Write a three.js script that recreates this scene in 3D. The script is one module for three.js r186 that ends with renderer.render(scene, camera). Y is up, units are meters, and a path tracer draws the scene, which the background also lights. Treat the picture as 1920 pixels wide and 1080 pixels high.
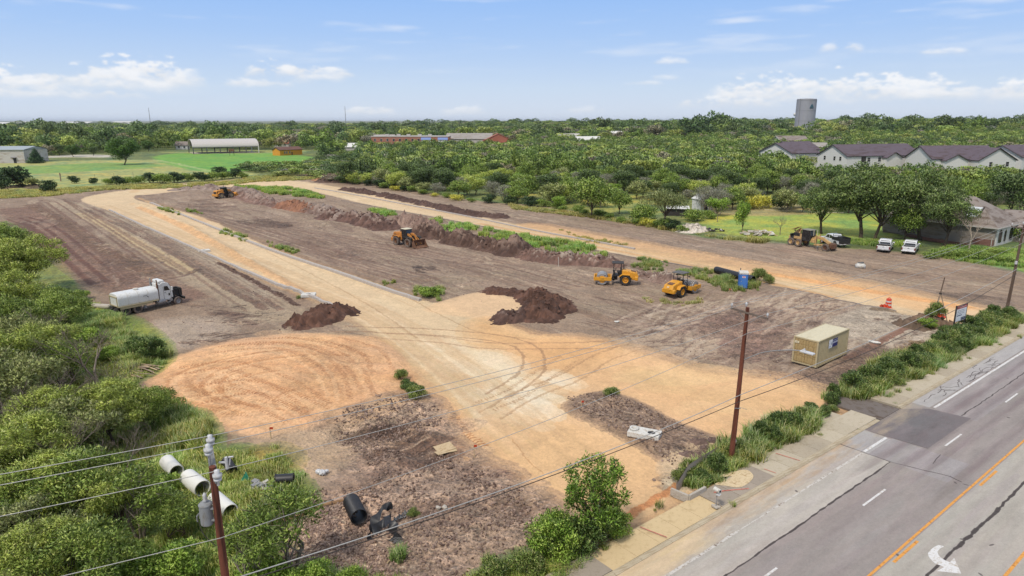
import * as THREE from 'three';
import { mergeGeometries } from 'three/addons/utils/BufferGeometryUtils.js';
import { RoundedBoxGeometry } from 'three/addons/geometries/RoundedBoxGeometry.js';

// ---------------------------------------------------------------- camera, sky, sun, exposure
const CAM_H = 22.5, RAD = Math.PI / 180;
const scene = new THREE.Scene();
const camera = new THREE.PerspectiveCamera(45.75, 1920 / 1080, 0.5, 40000);
camera.position.set(0, CAM_H, 0);
camera.rotation.x = -Math.atan(314 / 1280);
scene.add(camera);
const EXPOSURE = 1.22;

// seeded random numbers and tileable noise
function rng(seed) { let s = seed >>> 0; return () => { s = (s + 0x6d2b79f5) | 0; let t = Math.imul(s ^ (s >>> 15), 1 | s); t = (t + Math.imul(t ^ (t >>> 7), 61 | t)) ^ t; return ((t ^ (t >>> 14)) >>> 0) / 4294967296; }; }
const clamp = (v, a = 0, b = 1) => v < a ? a : v > b ? b : v;
const mix = (a, b, t) => a + (b - a) * t;
const sstep = (a, b, x) => { const t = clamp((x - a) / (b - a)); return t * t * (3 - 2 * t); };
function noiseTable(n, base, octaves, seed, gain = 0.55) {
  const out = new Float32Array(n * n); let amp = 1, per = base;
  for (let o = 0; o < octaves; o++) {
    const r = rng(seed + o * 77), g = Float32Array.from({ length: per * per }, () => r() * 2 - 1), cell = n / per;
    for (let y = 0; y < n; y++) {
      const fy = y / cell, iy = Math.floor(fy), ty0 = fy - iy, ty = ty0 * ty0 * (3 - 2 * ty0), a = (iy % per) * per, b = ((iy + 1) % per) * per;
      for (let x = 0; x < n; x++) {
        const fx = x / cell, ix = Math.floor(fx), tx0 = fx - ix, tx = tx0 * tx0 * (3 - 2 * tx0), i = ix % per, j = (ix + 1) % per;
        out[y * n + x] += amp * ((g[a + i] * (1 - tx) + g[a + j] * tx) * (1 - ty) + (g[b + i] * (1 - tx) + g[b + j] * tx) * ty);
      }
    }
    amp *= gain; per = Math.min(n, per * 2);
  }
  let v = 0; for (const x of out) v += x * x; v = Math.sqrt(v / out.length);
  for (let i = 0; i < out.length; i++) out[i] /= 2 * v;            // about -1..1
  return out;
}
const NT = 512, N1 = noiseTable(NT, 8, 6, 11), N2 = noiseTable(NT, 32, 4, 23, 0.7), N3 = noiseTable(NT, 128, 3, 37, 0.9);
function samp(T, x, y) {                                            // bilinear, one table per unit square
  x = (x - Math.floor(x)) * NT; y = (y - Math.floor(y)) * NT;
  const ix = x | 0, iy = y | 0, tx = x - ix, ty = y - iy, x1 = (ix + 1) & 511, y0 = (iy & 511) << 9, y1 = ((iy + 1) & 511) << 9, x0 = ix & 511;
  return (T[y0 + x0] * (1 - tx) + T[y0 + x1] * tx) * (1 - ty) + (T[y1 + x0] * (1 - tx) + T[y1 + x1] * tx) * ty;
}

// sky: air and clouds, computed into an equirectangular picture
{
  const W = 4096, Hh = 2048, px = new Float32Array(W * Hh * 4);
  const stops = [[-90, 0.30, 0.30, 0.30], [-3, 0.5, 0.55, 0.6], [-0.3, 0.66, 0.735, 0.86], [0.6, 0.665, 0.745, 0.87], [2.5, 0.60, 0.725, 0.89], [4.5, 0.50, 0.66, 0.91], [6.5, 0.41, 0.60, 0.925], [9, 0.335, 0.545, 0.93], [20, 0.27, 0.47, 0.86], [45, 0.22, 0.40, 0.78], [90, 0.19, 0.36, 0.72]];
  // cumulus seen low over the horizon: azimuth from the view axis, base height, half width, height, strength
  const puffs = [[-37, 1.9, 6, 1.6, 1], [-31, 2.2, 4, 1.5, 0.9], [-27.5, 2.5, 4.4, 2.1, 1], [-34, 1.6, 7, 0.8, 0.8], [-18, 3.2, 2.6, 1.7, 1], [-15, 3.3, 2.6, 1.1, 0.9], [-19.5, 2.6, 2.6, 0.7, 0.8], [-11.3, 0.55, 2.2, 0.75, 0.75], [-4, 0.6, 2, 0.7, 0.6], [12.6, 4.35, 1.4, 0.4, 0.75], [10.5, 2.8, 1.6, 0.35, 0.5], [12.2, 3.2, 1.3, 0.35, 0.5],
    [19.5, 1.6, 4.5, 1.6, 1], [23, 1.7, 6, 1.9, 1], [28.5, 1.5, 6, 1.6, 1], [17, 1.1, 4, 0.9, 0.85], [24.6, 4.85, 1.6, 0.75, 0.7], [31, 4.5, 1.6, 0.35, 0.75], [36.5, 1.5, 3.6, 1.5, 1], [6, 0.7, 1.6, 0.5, 0.4], [40, 1.2, 3.5, 1.2, 0.9]];
  for (let row = Hh / 2 - 40; row < Hh; row++) {
    const el = ((row + 0.5) / Hh - 0.5) * 180, ce = Math.cos(el * RAD), se = Math.sin(el * RAD);
    let k = 1; while (k < stops.length - 1 && stops[k][0] < el) k++;
    const t = clamp((el - stops[k - 1][0]) / (stops[k][0] - stops[k - 1][0])), base = [1, 2, 3].map((c) => mix(stops[k - 1][c], stops[k][c], t));
    for (let col = 0; col < W; col++) {
      const az = ((col + 0.5) / W - 0.25) * 360, azr = az * RAD;      // 0 straight ahead (-z), + to the right
      let cloud = 0, lit = 1, warm = 0;
      if (el > -0.5 && el < 12) {
        const w = (((az + 40) % 80) + 80) % 80 - 40;                 // the same kind of cumulus all the way round
        const nz = samp(N1, az / 14, el / 5.2), nf = samp(N2, az / 22, el / 8);
        for (const [a, b, hw, hh, s] of puffs) {
          const dx = (w - a) / hw; if (dx < -1.3 || dx > 1.3) continue;
          const top = b + hh * Math.sqrt(Math.max(0, 1 - dx * dx)) * (0.70 + 0.36 * nz + 0.24 * nf), dy = el - b;
          const soft = 0.13 + hh * 0.09;
          const d = s * sstep(-0.35 * hh, 0.30 * hh, dy + 0.15 * nz * hh) * (1 - sstep(-soft, soft, el - top)) * (1 - sstep(0.65, 1.2, Math.abs(dx) + 0.2 * nz));
          if (d > cloud) { cloud = d; lit = 0.86 + 0.14 * clamp(dy / hh + 0.25 + 0.4 * nz); }
        }
        cloud *= clamp(0.84 + 0.42 * nf + 0.2 * nz);
      }
      if (el > 2.5) {                                                // thin streaks of cirrus
        const s1 = samp(N1, az / 90 + el / 60, el / 9 - az / 300 + 0.31);
        cloud = Math.max(cloud, 0.52 * sstep(0.15, 1.3, s1) * sstep(2.5, 6, el) * (1 - 0.5 * sstep(14, 30, el)));
      }
      if (el > 10) {                                                 // broken bright cloud higher up, in front of the sun
        const kx = ce * Math.sin(azr) / (se + 0.12), ky = ce * Math.cos(azr) / (se + 0.12);
        const c = samp(N1, kx * 0.16 + 0.37, ky * 0.16 + 0.11);
        const d = sstep(-0.75, 0.45, c) * sstep(10, 26, el);
        cloud = mix(cloud, 1, d * 0.92); lit = mix(lit, 1.04, d); warm = d;
      }
      const i = (row * W + col) * 4, cl = [(0.93 + 0.06 * warm) * lit, (0.945 + 0.02 * warm) * lit, (0.975 - 0.06 * warm) * lit];
      for (let c = 0; c < 3; c++) px[i + c] = mix(base[c], cl[c], clamp(cloud) * 0.94) / EXPOSURE;
      px[i + 3] = 1;
    }
  }
  for (let row = 0; row < Hh / 2 - 40; row++) for (let col = 0; col < W; col++) { const i = (row * W + col) * 4; px[i] = 0.30; px[i + 1] = 0.29; px[i + 2] = 0.27; px[i + 3] = 1; }
  const sky = new THREE.DataTexture(px, W, Hh, THREE.RGBAFormat, THREE.FloatType);
  sky.mapping = THREE.EquirectangularReflectionMapping; sky.magFilter = THREE.LinearFilter; sky.minFilter = THREE.LinearFilter; sky.wrapS = THREE.RepeatWrapping; sky.needsUpdate = true;
  scene.background = sky; scene.environment = sky;
}
scene.fog = new THREE.FogExp2(new THREE.Color(0.80, 0.87, 0.97), 0.000035);           // thin summer haze
const sun = new THREE.DirectionalLight(new THREE.Color(1, 0.93, 0.82), 2.5);   // behind thin cloud: weak and very soft
sun.position.set(-110, 260, 40); sun.target.position.set(0, 0, -110);
sun.castShadow = true; sun.shadow.radius = 15; sun.shadow.mapSize.set(4096, 4096);
Object.assign(sun.shadow.camera, { left: -320, right: 320, top: 320, bottom: -320, near: 1, far: 900 });
scene.add(sun, sun.target);
const renderer = new THREE.WebGLRenderer({ antialias: true });
renderer.toneMapping = THREE.LinearToneMapping; renderer.toneMappingExposure = EXPOSURE;
renderer.shadowMap.enabled = true; renderer.shadowMap.type = THREE.PCFSoftShadowMap;

// ---------------------------------------------------------------- helpers
const KB = 0.74;                                                     // seen colour -> base colour under this light
const lin = (v) => { v /= 255; return v <= 0.04045 ? v / 12.92 : ((v + 0.055) / 1.055) ** 2.4; };
const col = (r, g, b, k = KB) => new THREE.Color().setRGB(lin(r) * k, lin(g) * k, lin(b) * k);
const used = new Map();
function numbered(name) { const n = used.get(name) ?? 0; used.set(name, n + 1); return n ? name + '_' + String(n).padStart(3, '0') : name; }
function tag(o, label, category, group, kind) {
  if (label) o.userData.label = label; if (category) o.userData.category = category;
  if (group) o.userData.group = group; if (kind) o.userData.kind = kind; return o;
}
function thing(name, label, category, x = 0, z = 0, y = 0, turn = 0, group) {
  const o = new THREE.Group(); o.name = numbered(name); scene.add(o); o.position.set(x, y, z); o.rotation.y = turn;
  return tag(o, label, category, group);
}
function put(name, geo, mat, parent = scene, kind) {
  const m = new THREE.Mesh(geo, mat); m.name = parent === scene ? numbered(name) : name; m.castShadow = m.receiveShadow = true;
  if (kind) m.userData.kind = kind; parent.add(m); return m;
}
function copyOf(src, x, z, y, turn, label, group) {
  const c = src.clone(); c.name = numbered(src.name.replace(/_\d{3}$/, '')); scene.add(c);
  c.position.set(x, y, z); c.rotation.set(0, turn, 0); c.userData = { ...src.userData };
  if (label) c.userData.label = label; if (group) c.userData.group = group; return c;
}
const heading = (x0, z0, x1, z1) => Math.atan2(-(z1 - z0), x1 - x0);   // turn that points +x from the first point to the second

// dirt, fading and grain for painted and bare surfaces
function grungeTexture(n, seed, dark, tint, contrast = 1) {
  const d = new Uint8Array(n * n * 4), r = rng(seed);
  for (let y = 0; y < n; y++) for (let x = 0; x < n; x++) {
    const a = samp(N1, x / n, y / n + seed * 0.13), b = samp(N2, x / n * 2, y / n * 2), g = (r() - 0.5) * 0.05;
    const k = clamp((sstep(-0.2, 1.5, a) * 0.8 + sstep(0.3, 1.6, b) * 0.35) * contrast), i = (y * n + x) * 4;
    for (let c = 0; c < 3; c++) d[i + c] = 255 * clamp(mix(0.99, dark * tint[c], k) + g);
    d[i + 3] = 255;
  }
  const t = new THREE.DataTexture(d, n, n, THREE.RGBAFormat); t.colorSpace = THREE.SRGBColorSpace; t.wrapS = t.wrapT = THREE.RepeatWrapping; t.magFilter = THREE.LinearFilter; t.minFilter = THREE.LinearMipmapLinearFilter; t.generateMipmaps = true; t.needsUpdate = true; return t;
}
const GR = { dust: grungeTexture(256, 3, 0.74, [1, 0.9, 0.78]), mud: grungeTexture(256, 5, 0.55, [1, 0.86, 0.75], 1.2), faint: grungeTexture(256, 7, 0.86, [1, 0.98, 0.94], 0.8), rust: grungeTexture(256, 9, 0.62, [1, 0.72, 0.5], 1.1) };
const mat = (c, o = {}) => new THREE.MeshStandardMaterial({ color: c, roughness: 0.75, metalness: 0, map: GR.faint, ...o });
const M = {
  white: mat(col(236, 236, 234), { roughness: 0.4, map: GR.faint }), carWhite: new THREE.MeshPhysicalMaterial({ color: col(240, 241, 243), roughness: 0.35, clearcoat: 0.7, clearcoatRoughness: 0.15, map: GR.faint }),
  black: mat(col(42, 40, 40), { roughness: 0.6, map: GR.dust }), dark: mat(col(62, 58, 56), { roughness: 0.8, map: GR.mud }), tyre: mat(col(58, 53, 51), { roughness: 0.92, map: GR.mud }), tyreDust: mat(col(126, 112, 103), { roughness: 0.95, map: GR.mud }),
  glass: new THREE.MeshPhysicalMaterial({ color: col(30, 34, 40), roughness: 0.08, metalness: 0, specularIntensity: 1, clearcoat: 0.4, map: GR.faint }),
  yellow: mat(col(238, 170, 48), { roughness: 0.5, map: GR.dust }), orange: mat(col(214, 144, 64), { roughness: 0.6, map: GR.mud }), paleYellow: mat(col(224, 184, 124), { roughness: 0.55, map: GR.mud }),
  steel: mat(col(176, 176, 178), { roughness: 0.5, metalness: 0.3, map: GR.mud }), grey: mat(col(150, 152, 154), { map: GR.dust }), midGrey: mat(col(105, 104, 104), { map: GR.dust }),
  concrete: mat(col(196, 188, 176), { roughness: 0.92, map: GR.dust }), concreteWhite: mat(col(226, 224, 218), { roughness: 0.9, map: GR.dust }),
  tan: mat(col(200, 184, 146), { roughness: 0.6, map: GR.faint }), tanDoor: mat(col(188, 164, 116), { roughness: 0.62, map: GR.dust }), tanRoof: mat(col(226, 216, 186), { roughness: 0.6, map: GR.faint }),
  pole: mat(col(120, 66, 46), { roughness: 0.9, map: GR.mud }), poleGrey: mat(col(112, 92, 78), { roughness: 0.9, map: GR.mud }), arm: mat(col(122, 108, 98), { roughness: 0.9, map: GR.mud }),
  porcelain: mat(col(214, 214, 216), { roughness: 0.25 }), wire: mat(col(196, 194, 190), { roughness: 0.5, metalness: 0.2 }), cable: mat(col(66, 58, 54), { roughness: 0.7 }),
  wood: mat(col(208, 184, 146), { roughness: 0.85, map: GR.dust }), oldWood: mat(col(172, 152, 132), { roughness: 0.9, map: GR.mud }),
  red: mat(col(196, 48, 44), { roughness: 0.5 }), orangePlastic: mat(col(232, 84, 50), { roughness: 0.5, map: GR.dust }), blue: mat(col(66, 122, 204), { roughness: 0.45 }), navy: mat(col(44, 46, 92), { roughness: 0.5 }), tail: mat(col(120, 26, 24), { roughness: 0.3 }),
  rust: mat(col(126, 92, 70), { roughness: 0.9, map: GR.rust }), plastic: mat(col(40, 40, 44), { roughness: 0.45, map: GR.dust, side: THREE.DoubleSide }),
};

// collects shapes and merges them into one mesh
const X = new THREE.Vector3(1, 0, 0), Y = new THREE.Vector3(0, 1, 0);
class MB {
  constructor() { this.g = []; }
  add(g, x = 0, y = 0, z = 0, rx = 0, ry = 0, rz = 0) {
    if (g.index) g = g.toNonIndexed(); else g = g.clone();
    for (const k of Object.keys(g.attributes)) if (!['position', 'normal', 'uv'].includes(k)) g.deleteAttribute(k);
    g.applyMatrix4(new THREE.Matrix4().compose(new THREE.Vector3(x, y, z), new THREE.Quaternion().setFromEuler(new THREE.Euler(rx, ry, rz, 'YXZ')), new THREE.Vector3(1, 1, 1)));
    g.clearGroups(); this.g.push(g); return this;
  }
  box(w, h, d, x, y, z, rx, ry, rz) { return this.add(new THREE.BoxGeometry(w, h, d), x, y, z, rx, ry, rz); }
  rbox(w, h, d, x, y, z, r = 0.05, rx, ry, rz) { return this.add(new RoundedBoxGeometry(w, h, d, 2, Math.min(r, w / 2.01, h / 2.01, d / 2.01)), x, y, z, rx, ry, rz); }
  cyl(r0, r1, h, x, y, z, rx, ry, rz, n = 20) { return this.add(new THREE.CylinderGeometry(r1, r0, h, n), x, y, z, rx, ry, rz); }   // r0 below, r1 above
  lathe(pts, x, y, z, rx, ry, rz, n = 24) { return this.add(new THREE.LatheGeometry(pts.map((p) => new THREE.Vector2(...p)), n), x, y, z, rx, ry, rz); }
  bar(a, b, r, r2 = r, n = 6) {                                      // round bar from a to b
    const p = new THREE.Vector3(...a), q = new THREE.Vector3(...b), d = q.clone().sub(p), g = new THREE.CylinderGeometry(r2, r, d.length(), n);
    g.applyQuaternion(new THREE.Quaternion().setFromUnitVectors(Y, d.clone().normalize())); p.add(q).multiplyScalar(0.5); return this.add(g, p.x, p.y, p.z);
  }
  beam(a, b, w, h) {                                                 // square bar from a to b
    const p = new THREE.Vector3(...a), q = new THREE.Vector3(...b), d = q.clone().sub(p), g = new THREE.BoxGeometry(d.length(), h, w);
    g.applyQuaternion(new THREE.Quaternion().setFromUnitVectors(X, d.clone().normalize())); p.add(q).multiplyScalar(0.5); return this.add(g, p.x, p.y, p.z);
  }
  prism(pts, depth, x = 0, y = 0, z = 0, bevel = 0, rx, ry, rz) {     // outline in x,y extruded along z, centred
    const s = new THREE.Shape(pts.map((p) => new THREE.Vector2(...p)));
    const g = new THREE.ExtrudeGeometry(s, { depth: depth - 2 * bevel, bevelEnabled: bevel > 0, bevelThickness: bevel, bevelSize: bevel, bevelOffset: -bevel, bevelSegments: 2, curveSegments: 8 });
    g.translate(0, 0, -depth / 2 + bevel); return this.add(g, x, y, z, rx, ry, rz);
  }
  tube(pts, r, n = 6, seg = 40) { return this.add(new THREE.TubeGeometry(new THREE.CatmullRomCurve3(pts.map((p) => new THREE.Vector3(...p))), seg, r, n)); }
  tri(...v) { const g = new THREE.BufferGeometry(); g.setAttribute('position', new THREE.Float32BufferAttribute(v.flat(2), 3)); g.setAttribute('uv', new THREE.Float32BufferAttribute(new Array(v.flat(2).length / 3 * 2).fill(0).map((_, i) => (i % 5) / 5), 2)); g.computeVertexNormals(); this.g.push(g); return this; }
  quad(a, b, c, d) { return this.tri(a, b, c, a, c, d); }
  geo() { return mergeGeometries(this.g); }
  build(name, m, parent, label) { const o = put(name, this.geo(), m, parent); if (label) o.userData.label = label; return o; }
}
const mb = () => new MB();

// smooth closed or open outline through points
function smooth(pts, closed, n = 8) {
  const c = new THREE.CatmullRomCurve3(pts.map((p) => new THREE.Vector3(p[0], 0, p[1])), closed, 'centripetal');
  return c.getPoints(pts.length * n).map((p) => [p.x, p.z]);
}
function inside(pts, x, z) { let r = false; for (let i = 0, j = pts.length - 1; i < pts.length; j = i++) { const [a, b] = pts[i], [c, d] = pts[j]; if ((b > z) !== (d > z) && x < (c - a) * (z - b) / (d - b) + a) r = !r; } return r; }
// the street: s runs along it, q across it (towards the viewer)
const SE = [0.781, -0.6245], SN = [0.6245, 0.781];
const street = (s, q) => [SE[0] * s + SN[0] * q, SE[1] * s + SN[1] * q];
const qOf = (x, z) => x * SN[0] + z * SN[1], sOf = (x, z) => x * SE[0] + z * SE[1];

// ---------------------------------------------------------------- ground: what lies where
const SITE = [[-153.44, -192.75], [-151.3, -202.19], [-148.68, -222.34], [-132.38, -236.81], [-111.7, -267.1], [-90.85, -293.82], [-75.65, -306.04], [-45.57, -244.75], [-27.26, -218.99], [-9.14, -195.36], [5.79, -185.31], [18.43, -167.96], [28.37, -150.26], [38.61, -132.02], [48.35, -127.23], [58.4, -122.77], [71.14, -114.69], [77.49, -100.87], [84.11, -91.72], [63.79, -68.23], [56.7, -74.83], [45.02, -66.83], [35.38, -58.36], [28.09, -51.45], [23.01, -47.67], [17.82, -43.41], [11.11, -37.55], [7.18, -33.93], [2.19, -30.57], [0, -27.89], [-8.93, -27.17], [-11.94, -31.09], [-13.98, -34.98], [-12.48, -36.65], [-13.75, -39.78], [-18.19, -43.41], [-22.6, -47.67], [-26.35, -49.59], [-29.91, -53.31], [-32.93, -56.04], [-32.95, -60.28], [-34.99, -65.65], [-41.81, -71], [-47.16, -77.9], [-51.11, -81.97], [-65.61, -101.24], [-86.93, -129.58], [-111.01, -153.51], [-129.84, -162.24]];
const ROAD_MAIN = [[-129.28, -208], [-102.21, -174.09], [-55.54, -119.62], [-38.35, -99.77], [-26.5, -85.9], [-19.41, -78.36], [-13.09, -67.88], [-9.39, -60.28], [-7.44, -53.88], [-5.57, -47.67], [-1.06, -41.17], [2.38, -36.95], [4.39, -35.8], [7.58, -36.08], [9.21, -37.85], [11.65, -41.02], [8.58, -45.88], [4.69, -51.66], [5.81, -53.42], [7.84, -54.59], [10.41, -51.66], [13.58, -47.12], [15.75, -44.87], [17.58, -47.12], [20.95, -48.62], [25.77, -52.53], [25.49, -54.47], [23.73, -56.79], [20.67, -57.83], [17.11, -58.9], [13.77, -62.94], [11.74, -64.83], [9.4, -67.35], [5.68, -69.32], [2.31, -70.43], [-2.17, -76.12], [-5.09, -78.36], [-8.7, -82.73], [-11.72, -85.35], [-26.1, -101.99], [-41.78, -119.62], [-73.83, -162.24], [-117.16, -212.57], [-112.27, -229.35], [-98.46, -248.92], [-87.88, -257.7], [-105.49, -267.1], [-121.63, -248.92]];
const ROAD_BACK = [[-128.89, -209.5], [-119.63, -244.75], [-105.49, -267.1], [-91.83, -269.55], [-70.09, -251.06], [-30.09, -192.75], [-7.68, -163.17], [15.38, -129.58], [31.87, -107.99], [40.98, -98.33], [49.38, -90.2], [54.47, -85.35], [58.58, -81.22], [63.3, -77.9], [58.8, -71.98], [55.22, -73.58], [50.9, -71.58], [49.38, -74.83], [45.81, -80.73], [42.12, -87.01], [39.46, -90.8], [36.58, -94.92], [28.85, -106.32], [14.48, -121.7], [4.25, -134.54], [-12.32, -156.89], [-37.88, -186.51], [-61.32, -218.99], [-82.21, -240.72], [-102.96, -236.81], [-117.16, -212.57]];
const MOUND = [[-32.38, -58.36], [-32.43, -62.33], [-30.6, -66.49], [-27.62, -68.77], [-22.94, -70.06], [-18.26, -69.69], [-14.55, -68.23], [-11.53, -63.56], [-10.3, -59.72], [-10.31, -56.79], [-9.88, -53.65], [-11.24, -51.45], [-13.48, -50], [-16.14, -47.67], [-18.19, -46.58], [-21.39, -47.67], [-24.59, -49.59], [-27.43, -51.87]];
const PAD = [[-10.53, -81.22], [-7.63, -85.9], [-3.96, -89.3], [0, -85.9], [2.68, -82.73], [1.64, -80.73], [-1.9, -77.9], [-0.62, -75.69], [-5.06, -77.9]];
const ISLAND = [[4.67, -51.45], [6.08, -53.42], [7.81, -54.35], [9.76, -52.97], [12.32, -48.62], [15.62, -44.7], [15.96, -43.41], [13.81, -41.75], [11.31, -39.65], [9.55, -39.45], [10.91, -41.17], [9.78, -44.05], [7.6, -47.21]];
const MULCH = [[-13.72, -47.67], [-11.07, -50.61], [-8.48, -53.31], [-7.05, -52.53], [-5.85, -47.67], [-4.15, -44.21], [-1.97, -41.75], [-0.52, -40.46], [-1.19, -39.45], [0, -38.16], [1.79, -37.36], [2.48, -35.41], [1.48, -33.43], [0, -31.54], [-2.15, -29.82], [-4.61, -28.26], [-8.29, -28.63], [-11.38, -31.99], [-12.15, -36.08], [-10.53, -37.85], [-9.42, -40.46], [-9.65, -43.41], [-12.17, -44.62]];
const LOT_LEFT = [[-142.81, -203.61], [-126.94, -203.61], [-52.9, -114.69], [-23.23, -79.53], [-19.2, -76.12], [-24.7, -71.98], [-30.22, -68.23], [-34.97, -66.49], [-42.84, -73.99], [-53.41, -85.9], [-86.88, -130.79], [-119.07, -165.06]];

// draws the ground's colours (pass 0) or its texture values (pass 1: red roughness of relief, green tone noise, blue growing things) in metres
function paintGround(ctx, pass) {
  const sty = (c, v) => pass ? `rgb(${v[0]},${v[1]},${v[2]})` : `rgb(${c[0]},${c[1]},${c[2]})`;
  const DIRT = [150, 62, 0], SMOOTH = [12, 34, 0], CLOD = [235, 170, 0], GREEN = [130, 120, 255], SOFT = [60, 70, 0];
  const R = rng(515), rr = (a, b) => a + (b - a) * R();
  const path = (pts, closed = true, raw = false) => { const q = raw ? pts : smooth(pts, closed, 6); ctx.beginPath(); q.forEach((p, i) => i ? ctx.lineTo(p[0], p[1]) : ctx.moveTo(p[0], p[1])); if (closed) ctx.closePath(); };
  const fill = (pts, c, v, a = 1, blur = 0) => {
    ctx.fillStyle = sty(c, v);
    if (!blur) { ctx.globalAlpha = a; path(pts); ctx.fill(); ctx.globalAlpha = 1; return; }
    const q = smooth(pts, true, 6); let cx = 0, cz = 0; for (const p of q) { cx += p[0] / q.length; cz += p[1] / q.length; }
    const n = 7;
    for (let k = 0; k < n; k++) {                                    // soft edge: nested outlines
      const off = blur * (1 - 2 * k / (n - 1)), w = q.map((p, i) => { const b = q[(i + 1) % q.length], d = q[(i - 1 + q.length) % q.length], tx = b[0] - d[0], tz = b[1] - d[1], l = Math.hypot(tx, tz) || 1; let nx = tz / l, nz = -tx / l; if (nx * (p[0] - cx) + nz * (p[1] - cz) < 0) { nx = -nx; nz = -nz; } return [p[0] + nx * off, p[1] + nz * off]; });
      ctx.globalAlpha = a * (1 - Math.pow(0.02, 1 / n)); path(w, true, true); ctx.fill();
    }
    ctx.globalAlpha = 1;
  };
  const line = (pts, w, c, v, a = 1) => { ctx.strokeStyle = sty(c, v); ctx.lineWidth = w; ctx.lineCap = 'round'; ctx.lineJoin = 'round'; ctx.globalAlpha = a; path(pts, false); ctx.stroke(); ctx.globalAlpha = 1; };
  const shift = (pts, d) => pts.map((p, i) => { const b = pts[Math.min(i + 1, pts.length - 1)], c = pts[Math.max(i - 1, 0)], tx = b[0] - c[0], tz = b[1] - c[1], l = Math.hypot(tx, tz) || 1; return [p[0] - tz / l * d, p[1] + tx / l * d]; });
  const band = (pts, w, c, v, a = 1, n = 6) => { for (let k = 0; k < n; k++) line(shift(pts, rr(-w * 0.12, w * 0.12)), w * (1.15 - 0.6 * k / n), c, v, a * 1.6 / n); };
  // wheel tracks: pairs of ruts along a course, with spread
  const tracks = (pts, n, spread, c, v, a = 0.25, w = 0.45, gauge = 2) => {
    for (let k = 0; k < n; k++) { const o = rr(-spread, spread), aa = a * rr(0.5, 1.1), i0 = Math.floor(rr(0, pts.length * 0.3)), i1 = pts.length - Math.floor(rr(0, pts.length * 0.3)), q = smooth(pts, false, 5).slice(i0 * 5, i1 * 5); if (q.length < 4) continue;
      for (const s of [-gauge / 2, gauge / 2]) { const t = shift(q, o + s); ctx.strokeStyle = sty(c, v); ctx.lineWidth = w * rr(0.7, 1.3); ctx.globalAlpha = aa; path(t, false, true); ctx.stroke(); } ctx.globalAlpha = 1; }
  };
  const treads = (pts, gauge, c, v, a, step = 0.32, w = 0.55) => {     // printed treads of a tyre
    const q = smooth(pts, false, 20); ctx.strokeStyle = sty(c, v); ctx.globalAlpha = a; ctx.lineWidth = step * 0.42; ctx.lineCap = 'butt';
    for (const s of gauge ? [-gauge / 2, gauge / 2] : [0]) { const t = shift(q, s); let acc = 0; for (let i = 1; i < t.length; i++) { const dx = t[i][0] - t[i - 1][0], dz = t[i][1] - t[i - 1][1], l = Math.hypot(dx, dz); for (let d = step - acc; d < l; d += step) { const x = t[i - 1][0] + dx * d / l, z = t[i - 1][1] + dz * d / l, nx = -dz / l * w / 2, nz = dx / l * w / 2; ctx.beginPath(); ctx.moveTo(x - nx + dx / l * 0.1, z - nz + dz / l * 0.1); ctx.lineTo(x, z); ctx.lineTo(x + nx + dx / l * 0.1, z + nz + dz / l * 0.1); ctx.stroke(); } acc = (acc + l) % step; } }
    ctx.globalAlpha = 1; ctx.lineCap = 'round';
  };
  const bounds = (pts) => [Math.min(...pts.map((p) => p[0])), Math.max(...pts.map((p) => p[0])), Math.min(...pts.map((p) => p[1])), Math.max(...pts.map((p) => p[1]))];
  // blotches of another tone inside an outline, drawn out along a direction
  const blotch = (pts, n, size, c, v, a, dir = [1, 0], long = 2.5) => { const [x0, x1, z0, z1] = bounds(pts); ctx.fillStyle = sty(c, v); for (let k = 0; k < n; k++) { const x = rr(x0, x1), z = rr(z0, z1); if (!inside(pts, x, z)) continue; ctx.globalAlpha = a * rr(0.3, 1); const s = size * Math.exp(rr(-0.8, 0.8)); ctx.beginPath(); ctx.ellipse(x, z, s * long, s, Math.atan2(dir[1], dir[0]) + rr(-0.25, 0.25), 0, 7); ctx.fill(); } ctx.globalAlpha = 1; };
  const scratch = (pts, n, len, w, c, v, a, dir, wob = 0.25) => { const [x0, x1, z0, z1] = bounds(pts); ctx.strokeStyle = sty(c, v); for (let k = 0; k < n; k++) { const x = rr(x0, x1), z = rr(z0, z1); if (!inside(pts, x, z)) continue; const an = Math.atan2(dir[1], dir[0]) + rr(-wob, wob), l = len * rr(0.4, 1.3), b = rr(-0.12, 0.12) * l; ctx.globalAlpha = a * rr(0.3, 1); ctx.lineWidth = w * rr(0.5, 1.5); ctx.beginPath(); ctx.moveTo(x, z); ctx.quadraticCurveTo(x + Math.cos(an) * l / 2 - Math.sin(an) * b, z + Math.sin(an) * l / 2 + Math.cos(an) * b, x + Math.cos(an) * l, z + Math.sin(an) * l); ctx.stroke(); } ctx.globalAlpha = 1; };
  const along = (a, b) => { const l = Math.hypot(b[0] - a[0], b[1] - a[1]); return [(b[0] - a[0]) / l, (b[1] - a[1]) / l]; };
  const MAINDIR = along([-87.88, -169.96], [-24.69, -90.2]), BACKDIR = along([-21.93, -175.15], [29.28, -107.99]);

  // scrub and grass all round
  ctx.fillStyle = sty([104, 116, 62], GREEN); ctx.fillRect(-900, -1100, 1800, 1100);
  const ALL = [[-850, -1050], [850, -1050], [850, -10], [-850, -10]];
  blotch(ALL, 1500, 9, [138, 140, 78], GREEN, 0.4); blotch(ALL, 900, 7, [84, 100, 50], GREEN, 0.4);
  blotch([[-200, -250], [200, -250], [200, -14], [-200, -14]], 3000, 1.4, [128, 142, 62], GREEN, 0.5); blotch([[-200, -250], [200, -250], [200, -14], [-200, -14]], 2000, 1.1, [92, 108, 46], GREEN, 0.5);
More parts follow.
